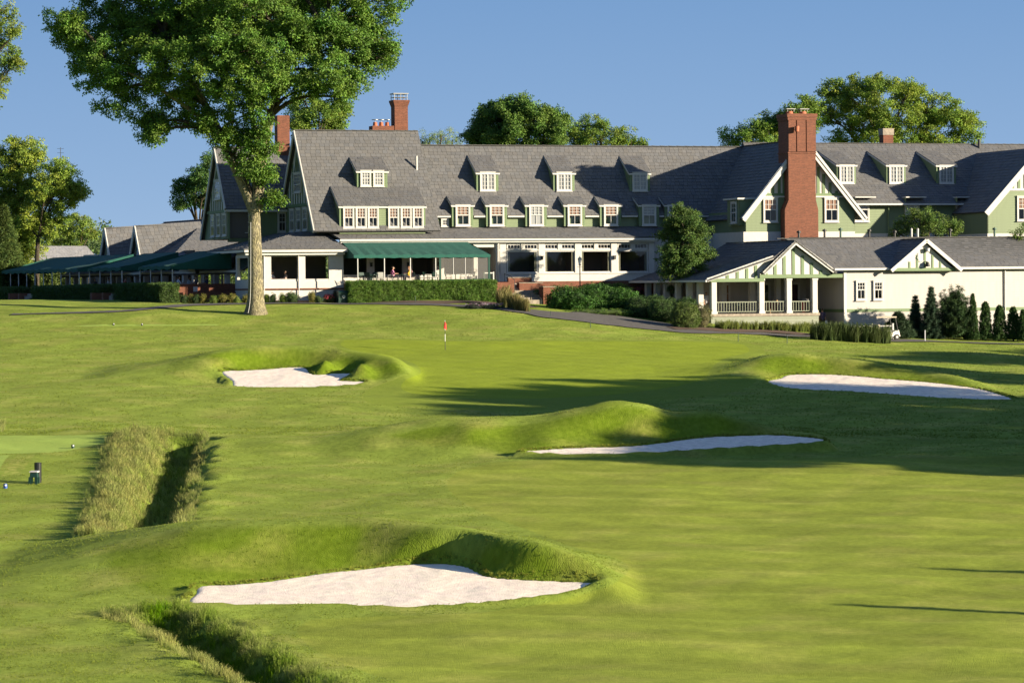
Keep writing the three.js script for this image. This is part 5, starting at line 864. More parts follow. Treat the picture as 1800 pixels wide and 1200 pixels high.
frameTree('background_tree', 'shaded dark tree behind the dining wing roof left of the gables', 345, [350, 520], [[355, 300, 30], [350, 345, 34], [320, 352, 26], [385, 340, 30], [375, 285, 24, 1], [335, 320, 24], [365, 325, 30, 2], [318, 330, 14]], { seed: 17, trunk: 0.4, clumps: 14, clumpR: 0.8, per: 20, leaf: 0.4, color: [0.079, 0.145, 0.030], group: BT });
frameTree('background_tree', 'sunlit maple at the left edge above the awnings, nearest the frame edge', 330, [28, 520], [[35, 260, 30], [10, 285, 36], [55, 280, 28, 2], [30, 320, 46], [0, 350, 50], [60, 345, 36, 2], [20, 390, 46], [-30, 320, 50], [60, 400, 30], [20, 430, 40], [45, 440, 26]], { seed: 18, trunk: 0.4, clumps: 16, clumpR: 0.9, per: 19, leaf: 0.42, color: [0.224, 0.270, 0.037], group: BT });
frameTree('background_tree', 'sunlit maple left of the dining wing with a visible slender trunk', 326, [63, 520], [[95, 300, 28], [120, 320, 28, 1], [80, 330, 34, 2], [110, 350, 30], [130, 335, 18], [75, 370, 30], [105, 385, 22], [140, 345, 10], [90, 410, 20], [45, 395, 24]], { seed: 19, trunk: 0.3, clumps: 17, clumpR: 0.85, per: 19, leaf: 0.4, color: [0.213, 0.270, 0.037], bark: BARK.dark, group: BT, fork: V(0.3, 6.5, 0) });
frameTree('tall_tree', 'tall tree crown reaching in at the upper left corner of the view', 300, [-190, 540], [[0, 40, 34], [15, 75, 26], [-30, 0, 60], [10, 125, 24], [-20, 100, 40], [0, 160, 22], [-40, 180, 40], [30, 60, 12], [25, 110, 12], [-20, -60, 60]], { seed: 20, trunk: 0.5, clumps: 11, clumpR: 0.75, per: 18, leaf: 0.4, color: [0.166, 0.212, 0.030] });
frameTree('background_tree', 'small sunlit tree in the gap left of the dining wing roof', 420, [130, 520], [[120, 400, 24], [145, 392, 24, 2], [160, 405, 18], [105, 415, 20], [135, 425, 28]], { seed: 21, trunk: 0.3, clumps: 12, clumpR: 0.8, per: 16, leaf: 0.42, color: [0.175, 0.221, 0.038], group: BT });
frameTree('background_tree', 'dark tree seen through the open dining terrace', 330, [395, 520], [[390, 470, 24], [420, 480, 26], [360, 478, 22]], { seed: 22, trunk: 0.2, clumps: 14, clumpR: 0.7, per: 18, leaf: 0.36, color: [0.158, 0.204, 0.030], group: BT });
frameTree('ornamental_tree', 'dense small tree standing against the clubhouse at the end of the picture windows', 263, [1203, 545], [[1192, 387, 24], [1211, 400, 30, 1], [1182, 414, 28], [1232, 414, 24, 1], [1204, 440, 38, 1.5], [1234, 442, 20], [1178, 452, 24, 1], [1212, 468, 32, 1], [1189, 370, 12], [1216, 380, 12], [1182, 475, 22, 1]], { seed: 23, trunk: 0.16, clumps: 62, clumpR: 0.6, per: 26, leaf: 0.27, color: [0.079, 0.128, 0.024], bark: BARK.dark });
frameTree('ornamental_tree', 'small leafy tree behind the pro shop roof below the right dormers', 271, [1630, 545], [[1605, 385, 20], [1635, 385, 24, 1], [1665, 395, 22], [1590, 400, 20], [1625, 405, 30, 1], [1680, 405, 14], [1575, 408, 10]], { seed: 24, trunk: 0.14, clumps: 36, clumpR: 0.55, per: 22, leaf: 0.28, color: [0.105, 0.153, 0.027], bark: BARK.dark });
frameTree('ornamental_tree', 'leafy tree tip behind the pro shop at the right frame edge', 270, [1800, 545], [[1795, 405, 16], [1810, 400, 20], [1785, 412, 9]], { seed: 25, trunk: 0.12, clumps: 18, clumpR: 0.45, per: 20, leaf: 0.26, color: [0.105, 0.153, 0.027], bark: BARK.dark });
// trees out of frame to the right whose shadows cross the course
[[50, 142, 13.2, 5.5], [52, 149, 14.6, 6], [50, 157, 15, 6], [53, 165, 16.2, 6.5], [50, 173, 15.5, 6.2], [52, 181.5, 14, 6], [55, 198, 10.5, 3.5], [57, 206, 11.5, 4.5], [66, 218, 11, 4], [80, 263, 17, 5], [70, 232, 8.5, 3.2]].forEach(([x, d, h, r], i) => {
  reseed(900 + i); const base = onGround(x, -d), L = []; for (let k = 0; k < 9; k++) L.push([rr(-0.6, 0.6) * r, h * rr(0.2, 0.8), rr(-0.6, 0.6) * r, r * rr(0.45, 0.62), 0.9]); for (const [a, c] of [[-0.55, -0.4], [0.5, -0.5], [-0.4, 0.55], [0.55, 0.45]]) L.push([a * r, h - r * 0.42 - rr(0, 0.6), c * r, r * 0.42, 0.9]); L.push([0, h - r * 0.5, 0, r * 0.5], [rr(-1, 1), h * 0.6, rr(-1, 1), r * 0.7]);
  broadTree('fairway_tree', 'broad shade tree beside the fairway outside the right frame edge, ' + WORD[i] + ' in the row', base, { seed: 300 + i, trunk: 0.35, lobes: L, clumps: 11, clumpR: 1.15, per: 13, leaf: 0.58, color: [0.105, 0.170, 0.027], group: 'trees beside the fairway outside the frame' });
});
// conifers: tapering whorls
function conifer(name, label, base, h, r, o = {}) {
  reseed((o.seed ?? 1) * 577);
  const t = thing(name, base, 0, label, o.category ?? 'conifer', o.group), spots = [], n = Math.round((o.n ?? 260) * h * r);
  new Geo().tube([V(0, -0.3, 0), V(0.02, h * 0.5, 0), V(0, h * 0.96, 0)], [0.09 * Math.max(1, h / 4), 0.05, 0.012], 7).build('trunk', BARK.dark, t);
  const br = new Geo(), W = Math.round(h * 4.5);
  for (let i = 0; i < W; i++) { const y = mix(o.skirt ?? 0.15, h * 0.95, Math.pow(i / W, 0.9)), a = i * 2.4, q = r * (1 - y / h) ** (o.power ?? 0.9) * 0.9; br.tube([V(0, y, 0), V(Math.cos(a) * q * 0.6, y + (o.lift ?? 0.05) * q, Math.sin(a) * q * 0.6), V(Math.cos(a) * q, y + (o.lift ?? 0.05) * 2 * q - 0.08 * q, Math.sin(a) * q)], [0.025, 0.015, 0.006], 4, false); }
  br.build('branches', BARK.dark, t);
  if (o.whorls) for (let y = 0.2; y < h * 0.97; y += o.whorls * rr(0.7, 1.1)) { const R = r * (1 - y / h) * rr(0.85, 1.1) + 0.05, nb = 5 + Math.round(R * 6), a0 = rr(0, 6); for (let b = 0; b < nb; b++) { const a = a0 + b / nb * 6.28 + rr(-0.2, 0.2), q = R * rr(0.75, 1.1), m = Math.max(2, Math.round(q / 0.1)); for (let k = 1; k <= m; k++) { const f = k / m; spots.push([V(Math.cos(a) * q * f, y - 0.12 * q * f + 0.1 * q * f * f, Math.sin(a) * q * f), (o.leaf ?? 0.2) * (1.05 - 0.45 * f)]); } } }
  else if (o.shoots) for (let i = 0; i < o.shoots; i++) { const a = rr(0, 6.28), el = rr(-0.1, 1.45), len = rr(0.75, 1.12), ex = Math.cos(el) * r * len, ey = h * (0.18 + 0.8 * Math.sin(el) * len); for (let k = 2; k <= 9; k++) { const f = k / 9; spots.push([V(Math.cos(a) * ex * f, mix(h * 0.12, ey, Math.pow(f, 1.25)), Math.sin(a) * ex * f), (o.leaf ?? 0.2) * (1.15 - 0.5 * f) * rr(0.8, 1.2)]); } }
  else for (let i = 0; i < n; i++) { const f = Math.pow(rnd(), 1.35), y = mix(o.skirt ?? 0.12, h * 0.985, f), tier = 1 + (o.tier ?? 0.14) * Math.sin(y * (o.freq ?? 7)), q = r * Math.pow(1 - Math.min(f, 0.99), o.power ?? 0.9) * tier, a = rr(0, 6.28), k = Math.pow(rnd(), 0.42); spots.push([V(Math.cos(a) * q * k, y + (o.lift ?? 0.05) * q * k * 2, Math.sin(a) * q * k), (o.leaf ?? 0.2) * rr(0.7, 1.25)]); }
  foliage(t, 'needles', o.spray ?? SPRAY.needle, needleMat, spots, o.color ?? [0.035, 0.06, 0.03], 0.25);
  return t;
}
[[47, 103.5, 8.6, 0.9, 'middle'], [45.5, 93.5, 9.4, 1.0, 'tallest'], [49, 102.5, 7.4, 0.8, 'smallest']].forEach(([x, d, h, r, w]) => conifer('course_conifer', w + ' of three narrow conifers outside the right frame edge by the fairway', onGround(x, -d), h, r, { seed: x, spray: SPRAY.scale, leaf: 0.3, n: 70, group: 'conifers outside the frame' }));
{ const p = at(8, 520, 318), b = V(p.x, gy(p.x, p.z), p.z); conifer('spruce_tree', 'dense dark spruce at the left frame edge behind the awnings', b, 9.6, 3.0, { seed: 5, leaf: 0.42, n: 90, color: [0.105, 0.145, 0.038], tier: 0.08, freq: 4 }); }
// clipped and natural shrubs: solid heart and a skin of leaves; blobs [x, y, z, rx, ry, rz] or boxes
function shrub(name, label, pos, turn, blobs, o = {}) {
  reseed((o.seed ?? 1) * 331 + 7);
  const t = thing(name, pos, turn, label, o.category ?? 'shrub', o.group), core = new Geo(), spots = [], col = o.color ?? [0.06, 0.095, 0.018];
  for (const b of blobs) {
    if (o.box) { const [x0, y0, z0, x1, y1, z1] = b, k = 0.1; core.box(x0 + k, y0, z0 + k, x1 - k, y1 - k, z1 - k);
      const areas = [[(x1 - x0) * (y1 - y0), () => V(rr(x0, x1), rr(y0, y1), z1)], [(z1 - z0) * (y1 - y0), () => V(x0, rr(y0, y1), rr(z0, z1))], [(z1 - z0) * (y1 - y0), () => V(x1, rr(y0, y1), rr(z0, z1))], [(x1 - x0) * (z1 - z0), () => V(rr(x0, x1), y1, rr(z0, z1))], [(x1 - x0) * (y1 - y0) * 0.4, () => V(rr(x0, x1), rr(y0, y1), z0)]];
      for (const [a, f] of areas) for (let i = 0; i < a * (o.dense ?? 42); i++) { const v = f(); const w = 0.08 * noise3(v.x * 0.9, v.y * 1.1, v.z * 0.9) + 0.05 * noise3(v.x * 3, v.y * 3, v.z * 3); v.x += rr(-0.05, 0.05) + w * 0.4; v.y += rr(-0.05, 0.05) + w * 0.4; v.z += rr(-0.05, 0.05) + w; spots.push([v, (o.leaf ?? 0.15) * rr(0.7, 1.3)]); }
    } else {
      const [x, y, z, rx, ry, rz] = b, s = new THREE.SphereGeometry(1, 12, 8), P = s.attributes.position, I = s.index; for (let i = 0; i < I.count; i += 3) { const q = [0, 1, 2].map((k) => { const j = I.getX(i + k); return V(P.getX(j) * rx * 0.84 + x, P.getY(j) * ry * 0.84 + y, P.getZ(j) * rz * 0.84 + z); }); core.tri(q[0], q[1], q[2], [0, 0], [0, 0], [0, 0]); }
      const n = Math.round((o.dense ?? 42) * 9 * Math.pow((rx * ry * rz), 2 / 3)); for (let i = 0; i < n; i++) { const d = inBall(0.02).normalize(), lump = 1 + (o.lump ?? 0.09) * noise3(x + d.x * 2.2, y + d.y * 2.2, z + d.z * 2.2) + rr(-0.07, 0.05); spots.push([V(x + d.x * rx * lump, y + d.y * ry * lump, z + d.z * rz * lump), (o.leaf ?? 0.15) * rr(0.7, 1.3)]); }
    }
  }
  const heart = core.build('dark_core', std(col[0] * 0.45, col[1] * 0.45, col[2] * 0.5, 1), t); heart.userData.kind = 'stuff';  // solid core in a darkened tone of the leaf colour
  foliage(t, 'leaves', o.spray ?? SPRAY.box, o.spray === SPRAY.needle ? needleMat : leafMat, spots, col, o.vary ?? 0.28);
  return t;
}
// ---------------------------------------------------------------- paths, beds, hedges and planting
function ribbon(name, label, mat, pts, lift = 0.03, smoothIt = true) {       // [frame x, frame y, width m]
  const P = pts.map(([px, py]) => hit(px, py)), C = new THREE.CatmullRomCurve3(P, false, 'centripetal'), n = Math.max(12, Math.round(C.getLength() / 0.5)), p = [], t = [], idx = [], m = 7; let along = 0, last = null;
  for (let i = 0; i <= n; i++) {
    const u = i / n, c = C.getPoint(u), d = C.getTangent(u), s = V(-d.z, 0, d.x).normalize(), f = u * (pts.length - 1), k = Math.min(pts.length - 2, Math.floor(f)), w = mix(pts[k][2], pts[k + 1][2], smooth(0, 1, f - k));
    if (last) along += c.distanceTo(last); last = c.clone();
    for (let j = 0; j < m; j++) { const q = c.clone().addScaledVector(s, (j / (m - 1) - 0.5) * (w + 0.12 * noise2(along * 0.7, j > m / 2 ? 5 : 9))); p.push(q.x, gy(q.x, q.z) + lift, q.z); t.push((j / (m - 1)) * w, along); if (i && j) { const a = i * m + j; idx.push(a - m - 1, a, a - m, a - m - 1, a - 1, a); } }
  }
  const g = new THREE.BufferGeometry(); g.setAttribute('position', new THREE.Float32BufferAttribute(p, 3)); g.setAttribute('uv', new THREE.Float32BufferAttribute(t, 2)); g.setIndex(idx); g.computeVertexNormals();
  if (g.attributes.normal.getY(0) < 0) { for (let i = 0; i < idx.length; i += 3) [idx[i], idx[i + 1]] = [idx[i + 1], idx[i]]; g.setIndex(idx); g.computeVertexNormals(); }
  const o = lit(new THREE.Mesh(g, mat)); o.name = numbered(name); scene.add(o); return tag(o, label, 'path', null, 'structure');
}
const mulch = std(0.105, 0.058, 0.036, 1, { map: stoneTex }), asphalt = std(0.105, 0.1, 0.096, 0.95, { map: stoneTex });
ribbon('mulch_bed', 'brown mulch bed along the clubhouse foot', mulch, [[290, 531, 2.2], [380, 529.5, 2.6], [500, 529, 2.6], [620, 530, 2.4], [760, 531, 2.2], [870, 533, 1.8], [930, 541, 2.4]], 0.03);
ribbon('cart_path', 'narrow asphalt path in front of the hedge', asphalt, [[20, 553, 1.0], [110, 551, 1.2], [200, 548, 1.4], [270, 542, 1.6], [330, 536.5, 1.7], [430, 534.5, 1.5], [560, 534, 1.2], [680, 534.5, 1.2], [780, 536.5, 1.3], [860, 541, 1.6], [930, 548, 2.4], [990, 555, 5], [1060, 562, 7], [1130, 571, 6.5], [1200, 579, 4.2], [1300, 585, 2.6], [1420, 591, 2.4], [1540, 598, 2.4], [1680, 602, 2.2], [1860, 605, 2.2]], 0.06);
ribbon('mulch_bed', 'bare mulch strip along the pro shop', mulch, [[1180, 578, 1.5], [1260, 581, 2], [1360, 584, 2.2], [1440, 590, 2]], 0.09);
const clubW = (x, y, z) => club.localToWorld(V(x, y, z)); club.updateMatrixWorld(); shop.updateMatrixWorld();
const shopW = (x, y, z) => shop.localToWorld(V(x, y, z));
const wingObj = scene.getObjectByName('dining_wing'); wingObj.updateMatrixWorld(); const wingW = (x, y, z) => wingObj.localToWorld(V(x, y, z));
// hedges
{ const p = clubW(-11.9, -1.42, 12.4); shrub('clipped_hedge', 'long clipped hedge in sun below the covered terrace', p, 18 * DEG, [[-6.3, -0.1, -0.75, 6.3, 1.78, 0.75]], { box: true, seed: 1, leaf: 0.16, dense: 60, color: [0.092, 0.155, 0.018], category: 'hedge', group: 'clipped hedges' }); }
[[5.6, -8, 'block hedge in shade beside the brick parapet, right of the terrace steps'], [-12.4, -23.3, 'block hedge in shade just left of the stone terrace steps'], [-23.9, -34.6, 'block hedge in shade, second to the left of the terrace steps'], [-41, -58, 'block hedge at the left frame edge under the farthest awning']].forEach(([a, b, label], i) => { const p = wingW(-1.9, -3.55, (a + b) / 2), h = (a - b) / 2; p.y = Math.min(p.y, gy(p.x, p.z)) - 0.05; shrub('clipped_hedge', label, p, 24 * DEG, [[-0.75, 0, -h, 0.75, 1.98 - i * 0.06, h]], { box: true, seed: 2 + i, leaf: 0.18, dense: 42, color: [0.06, 0.1, 0.02], category: 'hedge', group: 'clipped hedges' }); });
// shrub from its outline in the frame: left, right, top, foot
function frameShrub(name, label, px0, px1, top, foot, o = {}) { const b = o.dist ? at((px0 + px1) / 2, foot, o.dist) : hit((px0 + px1) / 2, foot), d = -b.z, s = d / FOCAL, r = (px1 - px0) / 2 * s, h = (foot - top) * s, dz = r * (o.deep ?? 0.8); b.z -= dz; b.y = o.dist ? gy(b.x, b.z) - 0.05 : Math.min(b.y, gy(b.x, b.z)); return shrub(name, label, b, 0, o.blobs ? o.blobs(r, h, dz) : [[0, h * 0.45, 0, r, h * 0.55, dz]], o); }
const many = (n, seed, spread = 0.55) => (r, h, dz) => { reseed(seed); const L = []; for (let i = 0; i < n; i++) { const f = n > 1 ? i / (n - 1) * 2 - 1 : 0; L.push([f * r * (1 - spread / 2), h * rr(0.38, 0.55), rr(-0.3, 0.4) * dz, r * rr(0.8, 1.15) * 1.5 / n + r * 0.12, h * rr(0.42, 0.58), dz * rr(0.6, 0.9)]); } return L; };
frameShrub('yew_shrub', 'wide dark yew mass between the entrance steps and the pro shop porch', 975, 1118, 507, 549, { seed: 21, blobs: many(5, 41), leaf: 0.25, color: [0.055, 0.125, 0.018], deep: 0.35, dense: 34, lump: 0.2, vary: 0.45 });
frameShrub('clipped_hedge', 'bright clipped hedge below the right picture windows, behind the lamp post', 1012, 1110, 487, 530, { dist: 263, seed: 22, blobs: (r, h, dz) => [[0, h * 0.5, 0, r, h * 0.52, 1.3], [-r * 0.6, h * 0.5, 0, r * 0.42, h * 0.5, 1.2], [r * 0.55, h * 0.52, 0, r * 0.5, h * 0.5, 1.3]], leaf: 0.17, color: [0.11, 0.15, 0.02], deep: 0.3, category: 'hedge', dense: 50 });
frameShrub('clipped_hedge', 'low clipped hedge along the brick plinth left of the lamp post', 936, 1012, 497, 530, { dist: 263.5, seed: 23, blobs: (r, h, dz) => [[0, h * 0.5, 0, r, h * 0.5, 0.6]], leaf: 0.14, color: [0.08, 0.12, 0.02], deep: 0.2, category: 'hedge' });
frameShrub('ground_cover_hedge', 'low bright green edging hedge along the dark path', 985, 1116, 543.5, 552, { seed: 24, blobs: (r, h, dz) => [[0, h * 0.3, 0, r, h * 0.7, 0.8]], leaf: 0.12, color: [0.1, 0.16, 0.02], deep: 0.1, category: 'hedge' });
frameShrub('yew_shrub', 'dark rounded yew in front of the porch pillars, leftmost of three mounds', 1117, 1190, 523, 563, { seed: 25, blobs: many(3, 42), leaf: 0.18, color: [0.045, 0.085, 0.018], lump: 0.14 });
frameShrub('yew_shrub', 'dark rounded yew in front of the porch pillars, middle of three mounds', 1158, 1216, 527, 570, { seed: 26, blobs: many(2, 43), leaf: 0.18, color: [0.05, 0.09, 0.018], lump: 0.14 });
frameShrub('boxwood_shrub', 'lighter round boxwood at the porch corner', 1182, 1232, 534, 578, { seed: 27, leaf: 0.17, color: [0.085, 0.115, 0.02], lump: 0.14 });
frameShrub('boxwood_shrub', 'thin brownish boxwood beside the round one at the porch corner', 1216, 1252, 538, 577, { seed: 28, leaf: 0.17, color: [0.12, 0.11, 0.04], lump: 0.2, dense: 26 });
[[317, 330, 513, 527, 0, 'dark green'], [326, 343, 512, 526, 1, 'golden'], [336, 352, 514, 528, 0, 'dark green'], [348, 363, 512, 528, 1, 'golden'], [368, 381, 517, 530, 2, 'lime green'], [377, 389, 513, 526, 0, 'grey green'], [384, 400, 514, 528, 1, 'golden'], [400, 416, 509, 524, 1, 'golden'], [410, 422, 519, 531, 2, 'lime green'], [424, 440, 511, 525, 1, 'golden'], [462, 474, 512, 527, 2, 'lime green'], [473, 485, 513, 528, 0, 'grey green'], [489, 503, 515, 530, 2, 'lime green'], [500, 524, 514, 531, 0, 'grassy green'], [541, 555, 512, 531, 1, 'reddish'], [552, 566, 520, 531, 0, 'dark green']].forEach(([a, b, t, f, k, w], i) => frameShrub('bed_shrub', w + ' low shrub in the mulch bed, ' + WORD[i] + ' counted from the brick parapet', a, b, t + 1, f + 3, { dist: 257.6 - (f - 524) * 0.1, seed: 40 + i, leaf: 0.11, dense: 60, lump: 0.18, color: [[0.05, 0.085, 0.02], [0.17, 0.15, 0.025], [0.12, 0.165, 0.02]][k], group: 'low shrubs in the mulch bed' }));
{ const f = frameShrub('flowering_shrub', 'pink flowering bush beside the dark green cabinet', 569, 586, 517, 533, { dist: 257.5, seed: 61, leaf: 0.11, dense: 50, lump: 0.2, color: [0.09, 0.11, 0.03] }); reseed(611); const L = []; for (let i = 0; i < 60; i++) { const d = inBall(0.1).normalize(); L.push([V(d.x * 0.45, 0.35 + Math.abs(d.y) * 0.36, d.z * 0.4 + 0.1), 0.07]); } foliage(f, 'blossoms', SPRAY.box, leafMat, L, [0.6, 0.09, 0.14], 0.3); }
frameShrub('dark_shrub', 'dark leaved bush between the pink flowers and the cabinet', 583, 594, 511, 533, { dist: 257.8, seed: 62, leaf: 0.12, color: [0.05, 0.05, 0.03] });
{ const f = frameShrub('flower_bed', 'low bed of purple and white flowers beside the path', 818, 884, 531, 542, { seed: 63, blobs: (r, h) => [[-r * 0.5, 0.05, 0, r * 0.5, h * 0.6, 0.6], [r * 0.4, 0.02, -0.1, r * 0.6, h * 0.6, 0.7]], leaf: 0.12, color: [0.04, 0.05, 0.03], deep: 0.1 }); reseed(631); const L = [], M = []; for (let i = 0; i < 120; i++) (i % 3 ? L : M).push([V(rr(-1.5, 1.5), rr(0.25, 0.42), rr(-0.4, 0.6)), 0.07]); foliage(f, 'purple_blossoms', SPRAY.box, leafMat, L, [0.2, 0.06, 0.16], 0.4); foliage(f, 'white_blossoms', SPRAY.box, leafMat, M, [0.5, 0.42, 0.46], 0.2); }
// grasses: tufts of curved blades
function bladeTuft(n, h, spread, wide, seed, heads = 0) {
  reseed(seed * 97); const p = [], nn = [], c = [];
  for (let i = 0; i < n; i++) {
    const a = rr(0, 6.28), o = V(Math.cos(a), 0, Math.sin(a)).multiplyScalar(spread * 0.35 * Math.sqrt(rnd())), lean = V(Math.cos(a + rr(-1, 1)), 0, Math.sin(a + rr(-1, 1))).multiplyScalar(spread * rr(0.2, 1)), hh = h * rr(0.6, 1.1), s = V(-lean.z, 0, lean.x).normalize(), t = rr(0.7, 1.25), head = i < heads, K = 3; let prev = null;
    for (let k = 0; k <= K; k++) { const f = k / K, q = o.clone().addScaledVector(lean, f * f).add(V(0, hh * f * (1 - 0.12 * f), 0)), w = wide * (head && k === K ? 1.6 : 1 - 0.85 * f) / 2, l = q.clone().addScaledVector(s, -w), r = q.clone().addScaledVector(s, w); if (prev) for (const v of [prev[0], prev[1], r, prev[0], r, l]) { p.push(v.x, v.y, v.z); const m = V(-s.z, 0.25, s.x).normalize(); nn.push(m.x, m.y, m.z); const y = f * 0.35; c.push(t * (1 + y * (head ? 0.7 : 0.3)), t * (1 + y * 0.25), t * (1 + (head ? 0.4 : 0))); } prev = [l, r]; }
  }
  const g = new THREE.BufferGeometry(); g.setAttribute('position', new THREE.Float32BufferAttribute(p, 3)); g.setAttribute('normal', new THREE.Float32BufferAttribute(nn, 3)); g.setAttribute('color', new THREE.Float32BufferAttribute(c, 3)); return g;
}
const grassLeaf = new THREE.MeshPhysicalMaterial({ color: 0xffffff, vertexColors: true, roughness: 0.9, specularIntensity: 0.2, transmission: 0.35, thickness: 0, side: THREE.DoubleSide });
const TUFT = { fescue: bladeTuft(26, 1, 0.42, 0.02, 1, 9), reed: bladeTuft(60, 1, 0.34, 0.026, 2, 12), turf: bladeTuft(16, 1, 0.7, 0.11, 3) };
function scatter(parent, name, geo, spots, color, vary, tilt = 0.15) {        // [pos, height, hue]
  const m = lit(new THREE.InstancedMesh(geo, grassLeaf, spots.length)), q = new THREE.Quaternion(), e = new THREE.Euler(), M = new THREE.Matrix4(), c = new THREE.Color();
  spots.forEach(([v, s, hue = 0, wide = s], i) => { e.set(rr(-tilt, tilt), rr(0, 6.28), rr(-tilt, tilt)); q.setFromEuler(e); M.compose(v, q, V(wide, s, wide)); m.setMatrixAt(i, M); const t = 1 + vary * rr(-1, 1); m.setColorAt(i, c.setRGB(color[0] * t * (1 + hue), color[1] * t * (1 + hue * 0.35), color[2] * t * (1 + Math.min(0, hue) * 2))); });
  m.name = name; m.userData.kind = 'stuff'; m.frustumCulled = false; parent.add(m); return m;
}
function grassClump(label, px, foot, h, group, color = [0.11, 0.14, 0.035], wide = 1) { const b = hit(px, foot), t = thing('ornamental_grass', b, rr(0, 6), label, 'grass clump', group), L = []; for (let i = 0; i < 16; i++) L.push([V(rr(-0.36, 0.36) * wide, -0.03, rr(-0.36, 0.36) * wide), h * rr(0.6, 1.2), rr(-0.1, 0.2), h * 0.9]); scatter(t, 'blades', TUFT.reed, L, color, 0.2); return t; }
reseed(77);
[1268, 1282, 1292, 1308, 1324, 1343, 1352, 1368, 1376, 1394, 1406, 1420, 1428].forEach((px, i) => grassClump('short grass clump before the porch skirt, ' + WORD[i] + ' from the porch corner', px, 579 + i * 0.35, 0.85, 'grass clumps before the porch', [0.12, 0.16, 0.035]));
[1438, 1447, 1456, 1465, 1474, 1483, 1492, 1501, 1510, 1519, 1528, 1537, 1546, 1552].forEach((px, i) => { grassClump('tall dark reed grass clump right of the porch, ' + WORD[i] + ' from the porch', px, 597 + i * 0.45, 1.45, 'tall reed grasses', [0.055, 0.085, 0.025], 1.3); });
[[884, 537, 1.5], [894, 540, 1.45], [904, 543, 1.35], [913, 545, 1.2], [922, 547, 1.1], [889, 533, 1.5]].forEach(([px, f, h], i) => grassClump('feathery grass clump beside the entrance steps, ' + WORD[i] + ' from the hedge', px, f, h, 'feathery grasses by the steps', [0.15, 0.15, 0.055]));
// fescue along the two ditches: too many blades to count
{
  reseed(88); const L = [];
  DITCHES.forEach((t, n) => { const a = t.pts; for (let i = 0; i < (n ? 5200 : 10500); i++) {
    const f = rnd() * (a.length - 1), k = Math.min(a.length - 2, Math.floor(f)), u = f - k, x0 = mix(a[k][0], a[k + 1][0], u), d0 = mix(a[k][1], a[k + 1][1], u), ux = a[k + 1][0] - a[k][0], ud = a[k + 1][1] - a[k][1], l = Math.hypot(ux, ud), sx = -ud / l, sd = ux / l, left = sx * 1 < 0 ? 1 : -1;
    const q = f / (a.length - 1), pick = rnd(); let off;
    if (n === 0) off = pick < 0.66 ? -rr(0.75, mix(3.9, 2.5, q)) : pick < 0.9 ? rr(0.75, mix(1.1, 1.9, q)) : rr(-0.8, 0.7); else off = pick < 0.4 ? -rr(0.75, 1.4) : pick < 0.85 ? rr(0.1, 1.6) : rr(-0.75, 0.3);
    const rim = n === 0 ? (off < 0 ? mix(3.9, 2.5, q) + off : mix(1.1, 1.9, q) - off) : 1; if (rim < 0.5 && rnd() > rim + 0.35 + 0.6 * noise2(x0, d0)) continue;
    const x = x0 - sx * off * left + rr(-0.25, 0.25), d = d0 - sd * off * left + rr(-0.4, 0.4); if (BUNKERS.some((b) => x > b.box[0] && x < b.box[1] && d > b.box[2] && d < b.box[3] && edgeDistance(b.poly, x, d) < 0.5)) continue;
    const deep = Math.abs(off) < 0.7, h = deep ? rr(0.25, 0.45) : rr(0.22, 0.58) * (0.85 + 0.4 * noise2(x / 1.3, d / 1.3)) * (n ? 0.75 : 1) * (rim < 0.6 ? 0.75 : 1);
    L.push([V(x, groundAt(x, d) - 0.02, -d), h, (deep ? -0.2 : 0) - (n && off > 0 ? 0.2 : 0) + 0.22 * noise2(x / 1.6 + 9, d / 1.6)]);
  } });
  for (let i = 0; i < 70; i++) { const p = hit(rr(-14, 5), rr(748, 760)); L.push([V(p.x + rr(-0.2, 0.2), p.y - 0.02, p.z), rr(0.3, 0.6), 0]); }
  const o = scatter(scene, 'fescue_grass', TUFT.fescue, L, [0.24, 0.285, 0.075], 0.3); tag(o, 'tall pale fescue grass lining the ditches', 'tall grass');
  // longer turf on the bunker faces and rough
  const R = [];
  BUNKERS.forEach((b, n) => { const [x0, x1, d0, d1] = b.box; for (let i = 0; i < [60000, 50000, 22000, 36000][n]; i++) { const x = rr(x0 - 1, x1 + 1), d = rr(d0, d1 + 3), e = edgeDistance(b.poly, x, d), far = d > b.poly[0][1] ? 1 : 0.4; if (e < -0.02 || e > 0.28 || edgeDistance(b.poly, x, d + 0.5) < e) continue; R.push([V(x, groundAt(x, d) - 0.02, -d), rr(0.05, 0.12), rr(-0.1, 0.3), rr(0.08, 0.13)]); } });
  const q = scatter(scene, 'bunker_face_grass', TUFT.turf, R, [0.2, 0.25, 0.04], 0.28, 0.35); tag(q, 'thick uncut grass on the bunker faces and lips', 'grass');
}
